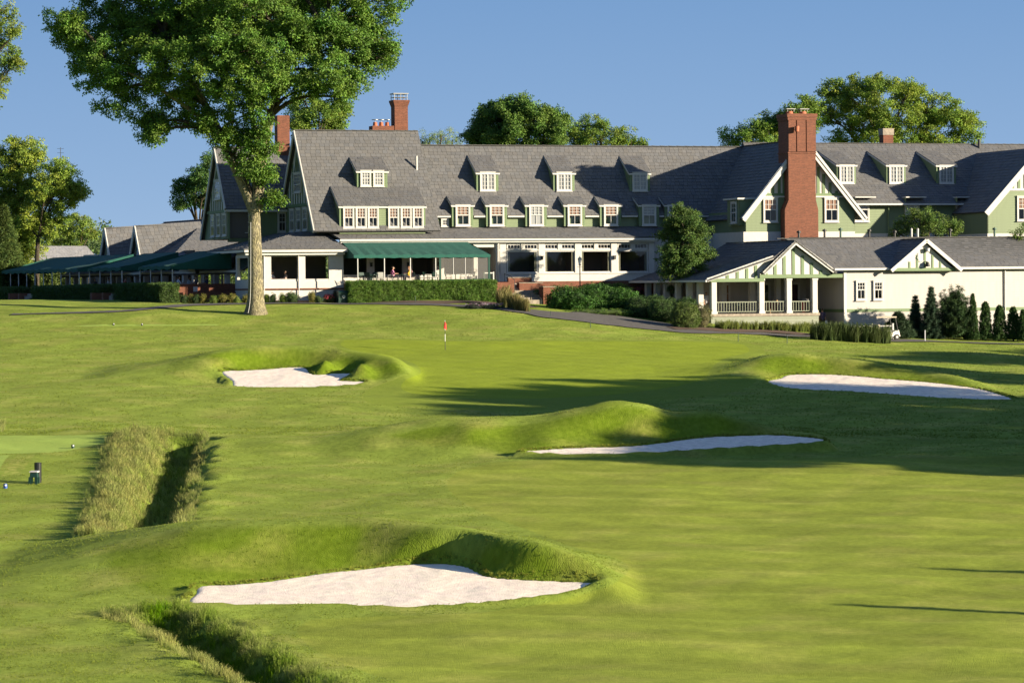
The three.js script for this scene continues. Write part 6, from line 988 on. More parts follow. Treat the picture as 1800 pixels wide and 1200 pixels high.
// short uncut blades over the near rough
{
  reseed(123); const L = [], U = [], n = PLAN.n;
  for (let i = 0; i < 170000; i++) {
    const d = i < 130000 ? 88 + 82 * Math.pow(rnd(), 1.25) : rr(165, 252), x = rr(-0.172, 0.172) * d; const m = PLAN.mask[(Math.floor((d - PLAN.d0) / PLAN.h * n) * n + Math.floor((x - PLAN.x0) / PLAN.w * n)) * 4];
    if (m > 40 || noise2(x / 3, d / 3) < -0.45) continue; if (BUNKERS.some((b) => x > b.box[0] && x < b.box[1] && d > b.box[2] && d < b.box[3] && edgeDistance(b.poly, x, d) < 0.15)) continue;
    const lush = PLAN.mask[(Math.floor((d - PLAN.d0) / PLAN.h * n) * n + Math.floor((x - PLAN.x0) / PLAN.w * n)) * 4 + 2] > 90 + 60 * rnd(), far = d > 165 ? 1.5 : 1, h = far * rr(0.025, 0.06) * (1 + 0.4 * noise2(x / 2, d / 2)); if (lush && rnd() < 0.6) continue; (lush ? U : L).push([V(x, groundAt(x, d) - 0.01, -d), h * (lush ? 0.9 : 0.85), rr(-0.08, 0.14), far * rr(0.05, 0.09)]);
  }
  tag(scatter(scene, 'rough_grass', TUFT.turf, L, [0.2, 0.266, 0.038], 0.2, 0.4), 'short rough grass around the bunkers and ditches', 'grass');
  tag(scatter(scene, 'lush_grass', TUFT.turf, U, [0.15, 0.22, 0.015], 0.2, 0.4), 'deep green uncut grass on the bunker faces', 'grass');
}
// conifers and balls along the pro shop
const C2 = (name, label, px, top, foot, w, o) => { const b = hit(px, foot), s = -b.z / FOCAL; return conifer(name, label, b, (foot - top) * s, w / 2 * s, { ...o, group: 'conifers before the pro shop' }); };
C2('spruce_shrub', 'low dark spruce bush right of the reed grasses', 1580, 551, 594, 56, { seed: 31, power: 0.6, leaf: 0.3, n: 330, color: [0.035, 0.06, 0.03] });
C2('spruce_tree', 'slim blue spruce, left one of the pair before the pro shop wall', 1610, 515, 593, 46, { seed: 32, leaf: 0.3, whorls: 0.26, color: [0.05, 0.08, 0.05] });
C2('spruce_tree', 'slim blue spruce, taller right one of the pair before the pro shop wall', 1638, 502, 595, 58, { seed: 33, leaf: 0.32, whorls: 0.28, color: [0.045, 0.075, 0.045] });
C2('pine_tree', 'bushy dark mountain pine right of the blue spruces', 1678, 506, 596, 74, { seed: 34, leaf: 0.42, n: 170, color: [0.04, 0.07, 0.025], shoots: 190 });
[[1711, 516, 598, 23], [1733, 531, 598, 26], [1758, 537, 599, 28], [1782, 540, 599, 28], [1800, 545, 600, 24]].forEach(([px, t, f, w], i) => C2('arborvitae', ['tall pointed arborvitae, first of the row from the pine', 'pointed arborvitae, second of the row from the pine', 'rounded arborvitae, third of the row from the pine', 'rounded arborvitae, fourth of the row from the pine', 'arborvitae cut by the right frame edge'][i], px, t, f, w, { seed: 35 + i, spray: SPRAY.scale, leaf: 0.2, n: 420, color: [0.04, 0.075, 0.022], power: i ? 0.38 : 0.6, tier: 0.03 }));
frameShrub('boxwood_ball', 'clipped boxwood ball left of the golf cart, nearest the porch', 1499, 1514, 559, 577, { seed: 51, leaf: 0.12, color: [0.08, 0.12, 0.02] }); frameShrub('boxwood_ball', 'clipped boxwood ball left of the golf cart, beside its front wheel', 1517, 1531, 561, 578, { seed: 52, leaf: 0.12, color: [0.08, 0.12, 0.02] });
frameShrub('boxwood_ball', 'yellow green bush right of the golf cart', 1557, 1570, 562, 580, { seed: 53, leaf: 0.12, color: [0.1, 0.12, 0.03] });
frameShrub('leafy_shrub', 'light green shrub behind the second arborvitae', 1722, 1746, 532, 590, { seed: 54, leaf: 0.18, color: [0.1, 0.13, 0.03], dense: 22 }); frameShrub('leafy_shrub', 'light green shrub between the third and fourth arborvitae', 1766, 1778, 538, 592, { seed: 55, leaf: 0.18, color: [0.1, 0.13, 0.03], dense: 22 });
frameShrub('leafy_shrub', 'small shrub peeking between the pine and the tall arborvitae', 1690, 1706, 560, 596, { seed: 56, leaf: 0.16, color: [0.07, 0.09, 0.025], dense: 26 });
[[-10, 60, 440, 500, 'tall leafy bush at the left frame edge under the spruce'], [40, 110, 455, 500, 'leafy bush behind the farthest awning posts'], [95, 150, 462, 500, 'low leafy bush behind the far end of the dining wing']].forEach(([a, b, t, f, l], i) => { const p = at((a + b) / 2, f, 334), s = 334 / FOCAL, r = (b - a) / 2 * s, h = (f - t) * s; p.y = gy(p.x, p.z); shrub('leafy_bush', l, p, 0, [[0, h * 0.5 + 0.6, 0, r, h * 0.6 + 0.6, r * 0.7], [r * 0.5, h * 0.4, 0.5, r * 0.6, h * 0.6, r * 0.6]], { seed: 70 + i, leaf: 0.34, dense: 18, color: [0.1, 0.13, 0.03], lump: 0.25, vary: 0.4 }); });
// wooded hill far behind on the left and the roof in front of it
{
  reseed(99); const p = [], idx = [], nx = 60, nz = 16, hill = (x, d) => -6 + 15 * gauss((x + 170) / 230) * smooth(700, 1150, d) + 3 * noise2(x / 90, d / 90) * smooth(700, 900, d);
  for (let j = 0; j <= nz; j++) for (let i = 0; i <= nx; i++) { const x = -800 + 1500 * i / nx, d = 640 + 900 * j / nz; p.push(x, hill(x, d), -d); if (i && j) { const a = j * (nx + 1) + i; idx.push(a - nx - 2, a - nx - 1, a, a - nx - 2, a, a - 1); } }
  const g = new THREE.BufferGeometry(); g.setAttribute('position', new THREE.Float32BufferAttribute(p, 3)); g.setIndex(idx); g.computeVertexNormals();
  const m = lit(new THREE.Mesh(g, std(0.05, 0.075, 0.03, 1))); m.name = 'hill'; tag(m, 'far wooded hill beyond the clubhouse', 'hill', null, 'structure'); scene.add(m);
  const L = []; for (let i = 0; i < 9000; i++) { const x = rr(-420, 120), d = rr(690, 1250), k = Math.floor(x / 11) * 7 + Math.floor(d / 16); const cx = (Math.floor(x / 11) + 0.5) * 11, cd = (Math.floor(d / 16) + 0.5) * 16, q = inBall(0.4), hh = 6 + 3 * Math.sin(k * 12.3); L.push([V(cx + q.x * 6.5, hill(cx, cd) + hh + q.y * 6, -cd + q.z * 7), rr(2.0, 3.4)]); }
  const w = foliage(scene, 'distant_wood', SPRAY.broad, leafMat, L, [0.09, 0.13, 0.04], 0.3); tag(w, 'distant woodland covering the far hill', 'woodland');
}
{ const b = at(78, 470, 390), h = thing('distant_house', [b.x, gy(b.x, b.z), b.z], 30 * DEG, 'small house with pale shingled roof behind the left awnings', 'house'); const w = 6, y0 = 4.2 - 0, y = at(78, 455, 390).y - h.position.y; new Geo().box(-5, -1, -3.5, 5, y, 3.5).build('wall', MAT.skirt, h); roofPlane(h, V(-5.6, y - 0.2, 4), V(5.6, y - 0.2, 4), V(5.6, y + 1.6, 0), V(-5.6, y + 1.6, 0), 2.2); roofPlane(h, V(5.6, y - 0.2, -4), V(-5.6, y - 0.2, -4), V(-5.6, y + 1.6, 0), V(5.6, y + 1.6, 0), 2.2); new Geo().poly([V(-5, y, 3.5), V(-5, y + 1.5, 0), V(-5, y, -3.5)]).poly([V(5, y, -3.5), V(5, y + 1.5, 0), V(5, y, 3.5)]).build('gable_wall', MAT.cream, h); }
// ---------------------------------------------------------------- entrance steps with brick piers
{
  const st = thing('entrance_steps', clubW(-2.6, 0, 8.2), 18 * DEG, 'wide stone steps with brick piers climbing to the clubhouse entrance', 'steps');
  const n = 8; for (let i = 0; i < n; i++) { const y = 0.2 - i * 0.2, z = 1.0 + i * 0.42; new Geo().box(-2.2 + i * 0.05, -3, z, 1.0 + i * 0.22, y, z + 0.44).build('step', MAT.stone, st); }
  new Geo().box(-2.3, -3, -1.5, 1.4, 0.2, 1.0).build('landing', MAT.stone, st);
  new Geo().box(-0.75, -3, 0.9, 1.35, 0.66, 1.3).build('brick_pier', MAT.brick, st); new Geo().box(-0.2, -3, 1.9, 1.85, 0.2, 2.6).build('brick_pier', MAT.brick, st); new Geo().box(1.25, -3, 3.4, 2.6, -0.15, 4.6).build('brick_pier', MAT.brick, st);
  for (const [a, b, c, d, y] of [[-0.8, 0.85, 1.4, 1.35, 0.66], [-0.25, 1.85, 1.9, 2.65, 0.2], [1.2, 3.35, 2.65, 4.65, -0.15]]) new Geo().box(a, y, b, c, y + 0.06, d).build('coping', MAT.stone, st);
  for (const [x, z, y] of [[-1.0, 1.0, 0.2], [0.35, 4.0, -1.4]]) { const g = new Geo(); g.tube([V(x, y - 0.2, z), V(x, y + 0.85, z), V(x + 0.3, y + 0.55, z + 0.9), V(x + 0.45, y + 0.3, z + 1.3), V(x + 0.45, y - 0.6, z + 1.35)], 0.025, 6); g.build('handrail', MAT.iron, st); }
  const gt = new THREE.Group(); gt.name = 'gate'; st.add(gt); gt.position.set(-1.9, 0.2, -0.6);
  new Geo().cbox(-0.42, 0, 0, 0.1, 1.0, 0.1).build('gate_post', MAT.darkGreen, gt); new Geo().cbox(0.42, 0, 0, 0.1, 1.0, 0.1).build('gate_post', MAT.trim, gt); new Geo().box(-0.36, 0.85, -0.03, 0.36, 0.95, 0.03).build('gate_rail', MAT.trim, gt); for (let i = 0; i < 5; i++) new Geo().cbox(-0.28 + i * 0.14, 0.1, 0, 0.03, 0.75, 0.03).build('gate_bar', MAT.darkGreen, gt);
}
{ // stone steps between the shaded hedges
  [[-9.9, 'stone terrace steps with brick cheek wall between two shaded hedges'], [-37.6, 'farther stone terrace steps with brick piers under the left awning']].forEach(([z, label]) => { const p = wingW(-1.9, -2.3, z), s = thing('terrace_steps', p, 24 * DEG, label, 'steps'); for (let i = 0; i < 6; i++) new Geo().box(-0.9 - i * 0.3 + 0.9, -2.2, -1.5, 1.2 - 0.3 * i - 0.0, -0.2 * i, 1.4).build('step', MAT.stone, s); new Geo().box(-1.7, -2.2, -2.1, 1.2, 0.05, -1.55).build('cheek_wall', MAT.brick, s); new Geo().box(-1.7, -2.2, 1.45, -1.2, 0.05, 1.95).build('brick_pier', MAT.brick, s); });
}
// ---------------------------------------------------------------- lamp post, cabinet, bins, sign
{ const b = clubW(3.1, 0, 9.4); b.y = gy(b.x, b.z); const top = clubW(3.1, 2.5, 9.4).y - b.y, t = thing('lamp_post', b, 18 * DEG, 'black iron lamp post with white lantern before the picture windows', 'lamp post'); new Geo().cyl(0, -0.2, 0, 0.5, 0.14, 0.1).cyl(0, 0.5, 0, top - 0.75, 0.055, 0.045).cyl(0, top - 0.8, 0, top - 0.72, 0.12, 0.12).build('pole', MAT.iron, t); const l = new Geo(); l.cyl(0, top - 0.72, 0, top - 0.3, 0.11, 0.2, 6).build('lantern_glass', std(0.62, 0.6, 0.55, 0.3), t); new Geo().cyl(0, top - 0.3, 0, top - 0.08, 0.23, 0.07, 6).cyl(0, top - 0.08, 0, top + 0.06, 0.03, 0.02, 6).build('lantern_cap', MAT.pole, t); new Geo().bar(V(-0.25, top - 0.95, 0), V(0.25, top - 0.95, 0), 0.03, 0.03).build('ladder_bar', MAT.iron, t); }
{ const cb = at(602, 533, 257.6), b = V(cb.x, gy(cb.x, cb.z), cb.z), t = thing('utility_cabinet', b, 18 * DEG, 'dark green utility cabinet with round white emblem beside the hedge', 'cabinet'); new Geo().box(-0.44, -0.1, -0.4, 0.44, 0.86, 0.4).build('body', MAT.darkGreen, t); new Geo().hexa([V(-0.48, 0.86, 0.44), V(0.48, 0.86, 0.44), V(0.48, 0.86, -0.44), V(-0.48, 0.86, -0.44), V(-0.36, 1.0, 0.3), V(0.36, 1.0, 0.3), V(0.36, 1.0, -0.3), V(-0.36, 1.0, -0.3)]).build('lid', MAT.darkGreen, t); const e = new Geo().tube([V(0, 0.5, 0.4), V(0, 0.5, 0.415)], 0.13, 16).build('emblem', std(0.55, 0.55, 0.52, 0.6), t); const q = new Geo().box(-0.04, 0.43, 0.416, 0.03, 0.57, 0.424).build('emblem_mark', MAT.darkGreen, t); }
{ const b = clubW(1.4, 0, 12.6); b.y = -2.0; const t = thing('trash_bin', b, 18 * DEG, 'green and black litter bin beside the lowest brick pier', 'bin'); new Geo().box(-0.26, -0.3, -0.26, 0.26, 0.62, 0.26).build('body', MAT.darkGreen, t); new Geo().box(-0.28, 0.62, -0.28, 0.28, 0.74, 0.28).build('rim', MAT.iron, t); new Geo().hexa([V(-0.27, 1.05, 0.27), V(0.27, 1.05, 0.27), V(0.27, 1.05, -0.27), V(-0.27, 1.05, -0.27), V(-0.16, 1.2, 0.16), V(0.16, 1.2, 0.16), V(0.16, 1.2, -0.16), V(-0.16, 1.2, -0.16)]).build('hood', MAT.skirt, t); for (const s of [-1, 1]) new Geo().box(s * 0.24 - 0.02, 0.74, -0.26, s * 0.24 + 0.02, 1.05, 0.26).build('hood_side', MAT.skirt, t); }
{ const p = wingW(1.6, -2.0, 1.66), t = thing('notice_sign', p, 24 * DEG, 'small white notice on the brick parapet', 'sign'); new Geo().box(-0.19, -0.2, 0, 0.19, 0.2, 0.02).build('plate', std(0.6, 0.6, 0.6, 0.6), t); const g = new Geo(); for (let i = 0; i < 3; i++) g.box(-0.1 + 0.03 * i, 0.08 - i * 0.09, 0.021, 0.1 - 0.02 * i, 0.11 - i * 0.09, 0.024); g.build('print_line', std(0.2, 0.2, 0.2, 0.7), t, 'stuff'); }
// ---------------------------------------------------------------- golf things
{ const b = hit(782.5, 615), t = thing('flagstick', b, 0, 'golf flagstick with red flag on the putting green', 'flag'); const red = std(0.62, 0.02, 0.02, 0.7, { side: THREE.DoubleSide }); new Geo().cyl(0, 0, 0, 0.62, 0.022, 0.02, 8).build('pole_dark_section', MAT.iron, t); new Geo().cyl(0, 0.62, 0, 1.15, 0.02, 0.018, 8).build('pole_white_section', std(0.75, 0.75, 0.72, 0.5), t); new Geo().cyl(0, 1.15, 0, 1.42, 0.018, 0.018, 8).build('pole_dark_section', MAT.iron, t); new Geo().cyl(0, 1.42, 0, 2.15, 0.018, 0.015, 8).build('pole_white_section', std(0.75, 0.75, 0.72, 0.5), t); const f = new Geo(), n = 8; for (let i = 0; i < n; i++) { const s = (k) => { const q = k / n; return [0.02 + 0.22 * q - 0.02, 0.07 * Math.sin(q * 5), 0.18 * q]; }, [x0, z0, d0] = s(i), [x1, z1, d1] = s(i + 1); f.quad(V(-0.1 + x0, 1.58 - d0 * 0.3, z0), V(-0.1 + x1, 1.58 - d1 * 0.9, z1), V(-0.02 + x1 * 0.5, 2.08 - d1, z1), V(-0.02 + x0 * 0.5, 2.08 - d0, z0)); } f.build('flag', red, t); }
{ const b = hit(60, 850), t = thing('tee_stand', b, -8 * DEG, 'dark green wooden stand with grey top and tall black bin behind it on the tee', 'stand'); const gm = MAT.darkGreen; new Geo().hexa([V(-0.19, 0.3, 0.16), V(0.17, 0.3, 0.16), V(0.17, 0.3, -0.12), V(-0.19, 0.3, -0.12), V(-0.16, 0.53, 0.13), V(0.14, 0.53, 0.13), V(0.14, 0.53, -0.1), V(-0.16, 0.53, -0.1)]).build('box', gm, t); for (const [x, z] of [[-0.17, 0.13], [0.14, 0.13], [-0.17, -0.1], [0.15, -0.1]]) new Geo().hexa([V(x - 0.09, -0.05, z + 0.05), V(x + 0.05, -0.05, z + 0.05), V(x + 0.05, -0.05, z - 0.05), V(x - 0.09, -0.05, z - 0.05), V(x - 0.06, 0.31, z + 0.04), V(x + 0.06, 0.31, z + 0.04), V(x + 0.06, 0.31, z - 0.04), V(x - 0.06, 0.31, z - 0.04)]).build('leg', gm, t); new Geo().hexa([V(-0.2, 0.53, 0.17), V(0.17, 0.53, 0.17), V(0.19, 0.53, -0.14), V(-0.18, 0.53, -0.14), V(-0.2, 0.57, 0.17), V(0.17, 0.57, 0.17), V(0.19, 0.6, -0.14), V(-0.18, 0.6, -0.14)]).build('top_board', std(0.5, 0.48, 0.45, 0.7), t); new Geo().cyl(0.04, -0.05, -0.42, 0.92, 0.16, 0.17, 18).build('bin', std(0.02, 0.022, 0.022, 0.25), t); new Geo().cyl(0.04, 0.92, -0.42, 0.95, 0.18, 0.15, 18).build('bin_lid', std(0.02, 0.022, 0.022, 0.2), t); }
{ const mk = (px, py, col, label, s) => { const t = thing('tee_marker', hit(px, py), 0.3, label, 'tee marker', 'tee markers'); new Geo().tube([V(0, -0.02, 0), V(0, 0.13 * s, 0), V(0, 0.17 * s, 0)], [0.075 * s, 0.075 * s, 0.05 * s], 14).build('body', col, t); new Geo().box(-0.025 * s, 0.09 * s, 0.07 * s, 0.04 * s, 0.14 * s, 0.082 * s).build('emblem', std(0.7, 0.7, 0.7, 0.5), t); };
  mk(127.5, 787.5, MAT.darkGreen, 'dark green tee marker on the pale tee beside the tall grass', 1.15); mk(8.5, 858, std(0.01, 0.06, 0.3, 0.4), 'blue tee marker left of the green stand', 1.25); mk(199, 571.5, MAT.iron, 'left of two small dark tee markers on the far tee', 1); mk(249, 572, MAT.iron, 'right of two small dark tee markers on the far tee', 1); }
[[1038, 576, 0.55, 'short dark stake beside the cart path bend'], [1298, 600, 0.7, 'dark rope stake behind the green, right of the flag'], [1384, 604, 0.7, 'dark rope stake behind the green, farther right'], [730, 531, 0.5, 'short green irrigation stake under the terrace hedge'], [968, 556, 0.4, 'short dark stake at the foot of the entrance steps']].forEach(([px, py, h, label]) => { const t = thing('ground_stake', hit(px, py), 0, label, 'stake', 'ground stakes'); new Geo().cyl(0, -0.1, 0, h, 0.03, 0.025, 8).build('stick', MAT.darkGreen, t); new Geo().cyl(0, h, 0, h + 0.04, 0.035, 0.02, 8).build('tip', MAT.iron, t); });
{ const t = thing('boundary_stake', hit(1627, 600), 0, 'white boundary stake before the blue spruces', 'stake'); new Geo().box(-0.035, -0.1, -0.035, 0.035, 0.86, 0.035).build('stake', std(0.7, 0.7, 0.7, 0.6), t); new Geo().hexa([V(-0.035, 0.86, 0.035), V(0.035, 0.86, 0.035), V(0.035, 0.86, -0.035), V(-0.035, 0.86, -0.035), V(-0.01, 0.92, 0.01), V(0.01, 0.92, 0.01), V(0.01, 0.92, -0.01), V(-0.01, 0.92, -0.01)]).build('point', std(0.7, 0.7, 0.7, 0.6), t); }
// golf cart and rail before the pro shop
{ const p = at(1556, 580, 251.5), b = V(p.x, gy(p.x, p.z), p.z), t = thing('golf_cart', b, 20 * DEG, 'cream golf cart with tan roof half hidden behind the shrubs', 'golf cart'); const cm = std(0.5, 0.46, 0.38, 0.4), tan = std(0.36, 0.3, 0.22, 0.7); new Geo().box(-1.1, 0.28, -0.55, 0.35, 0.62, 0.55).hexa([V(0.35, 0.28, 0.55), V(1.15, 0.28, 0.45), V(1.15, 0.28, -0.45), V(0.35, 0.28, -0.55), V(0.45, 0.62, 0.55), V(1.05, 0.78, 0.4), V(1.05, 0.78, -0.4), V(0.45, 0.62, -0.55)]).build('body', cm, t); new Geo().box(-0.7, 0.62, -0.52, -0.05, 0.8, 0.52).box(-0.85, 0.8, -0.52, -0.68, 1.25, 0.52).build('seat', std(0.3, 0.26, 0.2, 0.8), t); new Geo().box(-1.05, 1.78, -0.62, 0.75, 1.88, 0.62).build('roof', tan, t); for (const [x, z] of [[-0.95, 0.5], [-0.95, -0.5], [0.7, 0.5], [0.7, -0.5]]) new Geo().bar(V(x > 0 ? 0.95 : x, 0.6, z), V(x, 1.78, z), 0.04, 0.04).build('roof_post', MAT.iron, t); for (const [x, z] of [[-0.75, 0.52], [-0.75, -0.52], [0.8, 0.5], [0.8, -0.5]]) { const w = new Geo().tube([V(x, 0.23, z - 0.09), V(x, 0.23, z + 0.09)], 0.23, 16).build('wheel', std(0.02, 0.02, 0.02, 0.8), t); new Geo().tube([V(x, 0.23, z - 0.1), V(x, 0.23, z + 0.1)], 0.11, 12).build('hub', MAT.steel, w); } new Geo().tube([V(0.5, 0.75, 0.25), V(0.25, 1.05, 0.25)], 0.02, 6).tube([V(0.25, 0.9, 0.25), V(0.2, 1.1, 0.25)], 0.15, 12).build('steering_wheel', MAT.iron, t); }
{ const p = at(1534, 581, 252.5), b = V(p.x, gy(p.x, p.z), p.z), t = thing('rail_fence', b, 20 * DEG, 'white two rail fence along the pro shop wall behind the boxwood balls', 'fence'); for (const y of [0.55, 0.95]) new Geo().box(-1.9, y, -0.03, 1.9, y + 0.09, 0.03).build('rail', MAT.trim, t); for (const x of [-1.85, 0, 1.85]) new Geo().box(x - 0.06, -0.3, -0.06, x + 0.06, 1.2, 0.06).build('fence_post', MAT.trim, t); }
// antenna beyond the left trees
{ const a = at(106, 300, 520), t = thing('radio_mast', [a.x, gy(a.x, a.z), a.z], 0, 'thin antenna mast rising above the left maples', 'antenna'), h = at(106, 259, 520).y - t.position.y; new Geo().cyl(0, 0, 0, h, 0.12, 0.05, 6).build('mast', MAT.iron, t); for (const q of [0.2, 0.9]) new Geo().bar(V(-0.55, h - q, 0), V(0.55, h - q, 0), 0.05, 0.05).build('cross_arm', MAT.iron, t); }
// ---------------------------------------------------------------- tables and chairs
function patioChair(pos, turn, label, mat, group) { const t = thing('patio_chair', pos, turn, label, 'chair', group); new Geo().box(-0.24, 0.42, -0.22, 0.24, 0.46, 0.24).build('seat', mat, t); new Geo().hexa([V(-0.24, 0.5, -0.2), V(0.24, 0.5, -0.2), V(0.24, 0.5, -0.24), V(-0.24, 0.5, -0.24), V(-0.22, 0.92, -0.3), V(0.22, 0.92, -0.3), V(0.22, 0.92, -0.34), V(-0.22, 0.92, -0.34)]).build('backrest', mat, t); for (const [x, z] of [[-0.22, 0.2], [0.22, 0.2], [-0.22, -0.2], [0.22, -0.2]]) new Geo().bar(V(x, 0.43, z), V(x * 1.08, 0, z * 1.1), 0.035, 0.035).build('leg', mat, t); for (const s of [-1, 1]) new Geo().tube([V(s * 0.25, 0.45, 0.2), V(s * 0.27, 0.66, 0.2), V(s * 0.27, 0.68, 0), V(s * 0.24, 0.68, -0.25)], 0.02, 6).build('armrest', mat, t); return t; }
function patioTable(pos, label, cloth, group) { const t = thing('dining_table', pos, 18 * DEG, label, 'table', group); new Geo().cyl(0, 0.7, 0, 0.74, 0.5, 0.5, 20).build('table_top', cloth ? MAT.linen : MAT.darkGreen, t); new Geo().cyl(0, 0.03, 0, 0.7, 0.045, 0.045, 10).build('pedestal', MAT.iron, t); new Geo().cyl(0, 0, 0, 0.03, 0.3, 0.28, 16).build('foot', MAT.iron, t); if (cloth) { const g = new Geo(), n = 28; for (let i = 0; i < n; i++) { const f = (k, y) => { const a = k / n * 2 * Math.PI, r = 0.51 + (y < 0.5 ? 0.06 + 0.04 * Math.cos(k * Math.PI) : 0); return V(Math.cos(a) * r, y, Math.sin(a) * r); }; g.quad(f(i + 1, 0.36), f(i, 0.36), f(i, 0.745), f(i + 1, 0.745)); } g.build('tablecloth', MAT.linen, t); } return t; }
const pale = std(0.36, 0.37, 0.34, 0.6), TY = 0.3;
[[-16.1, 9.3, 0.4, 'd'], [-15.2, 9.2, -0.6, 'd'], [-14.75, 9.9, 3.4, 'p'], [-15.75, 9.95, 2.8, 'd'], [-14.3, 8.7, 1.2, 'p'], [-13.75, 9.4, -1.4, 'p'], [-11.35, 9.4, 1.5, 'd'], [-10.95, 9.2, -1.5, 'd'], [-10.6, 9.6, 1.4, 'd'], [-10.2, 9.1, -1.6, 'd'], [-9.85, 9.5, 0.2, 'd'], [-8.6, 9.3, 1.4, 'd'], [-7.3, 9.2, -1.4, 'd'], [-6.6, 9.4, -1.2, 'p']].forEach(([x, z, r, k], i) => patioChair(clubW(x, TY, z), r, (k === 'p' ? 'pale' : 'dark green') + ' metal patio chair on the covered terrace, ' + WORD[i] + ' from its left end', k === 'p' ? pale : MAT.darkGreen, 'patio chairs on the covered terrace'));
[[-15.45, 9.6, 'green round patio table at the left end of the covered terrace'], [-12.75, 9.5, 'green round patio table between the two seated guests'], [-7.95, 9.2, 'green round patio table behind the clear screen']].forEach(([x, z, l]) => patioTable(clubW(x, TY, z), l, false, 'patio tables'));
[[-22.6, 6.6, 'white clothed table behind the left pavilion window'], [-19.9, 6.6, 'white clothed table behind the right pavilion window']].forEach(([x, z, l]) => patioTable(clubW(x, 0, z), l, true, 'white clothed tables'));
[[1.6, -0.6], [3.4, -3.2], [1.5, -5.6], [3.6, -8.2], [1.6, -16], [1.7, -21.5], [1.8, -31], [2, -37]].forEach(([x, z], i) => patioTable(wingW(x, -2.28, z), 'white clothed dining table under the left awnings, ' + WORD[i] + ' from the brick parapet', true, 'white clothed tables'));
// ---------------------------------------------------------------- people
function bodyGeometry(bones, n = 92, size = 1.0) {
  const mc = new MarchingCubes(n, new THREE.MeshBasicMaterial(), false, false, 60000); mc.isolation = 0; const half = n / 2, k = 0.03;
  for (let z = 0; z < n; z++) for (let y = 0; y < n; y++) for (let x = 0; x < n; x++) { const X = (x - half) / half * size, Y = (y - half) / half * size + 0.92, Z = (z - half) / half * size; let m = 1e3; for (const [a, b, ra, rb] of bones) { const ux = b[0] - a[0], uy = b[1] - a[1], uz = b[2] - a[2], l = ux * ux + uy * uy + uz * uz + 1e-9, t = clamp(((X - a[0]) * ux + (Y - a[1]) * uy + (Z - a[2]) * uz) / l, 0, 1), d = Math.hypot(X - a[0] - ux * t, Y - a[1] - uy * t, Z - a[2] - uz * t) - mix(ra, rb, t); if (d > 0.25) { m = Math.min(m, d); continue; } const h = Math.max(k - Math.abs(m - d), 0) / k; m = Math.min(m, d) - h * h * k * 0.25; } mc.field[x + y * n + z * n * n] = -m; }
  mc.update(); const c = mc.count, p = Array.from(mc.positionArray.slice(0, c * 3)), nn = Array.from(mc.normalArray.slice(0, c * 3)); for (let i = 0; i < c; i++) { p[i * 3] *= size; p[i * 3 + 1] = p[i * 3 + 1] * size + 0.92; p[i * 3 + 2] *= size; }
  return { p, n: nn, bones };
}
const head = (y, z) => [[[0, y - 0.16, z - 0.03], [0, y - 0.06, z], 0.055, 0.055, 'skin'], [[0, y - 0.03, z + 0.02], [0, y + 0.05, z - 0.01], 0.085, 0.1, 'head'], [[0, y, z + 0.1], [0, y - 0.02, z + 0.125], 0.012, 0.014, 'skin'], [[-0.1, y, z], [-0.105, y + 0.02, z], 0.018, 0.018, 'skin'], [[0.1, y, z], [0.105, y + 0.02, z], 0.018, 0.018, 'skin']];
const hand = (w, d) => { const q = [], D = V(...d).normalize(), S = V(-D.z, 0, D.x).normalize(), o = V(...w); q.push([w, o.clone().addScaledVector(D, 0.07).toArray(), 0.033, 0.03, 'skin']); for (let i = 0; i < 4; i++) { const r = o.clone().addScaledVector(D, 0.07).addScaledVector(S, (i - 1.5) * 0.021); q.push([r.toArray(), r.clone().addScaledVector(D, [0.06, 0.075, 0.07, 0.05][i]).add(V(0, -0.02, 0)).toArray(), 0.0115, 0.0095, 'skin']); } q.push([o.clone().addScaledVector(D, 0.02).addScaledVector(S, 0.03).toArray(), o.clone().addScaledVector(D, 0.07).addScaledVector(S, 0.06).toArray(), 0.0125, 0.01, 'skin']); return q; };
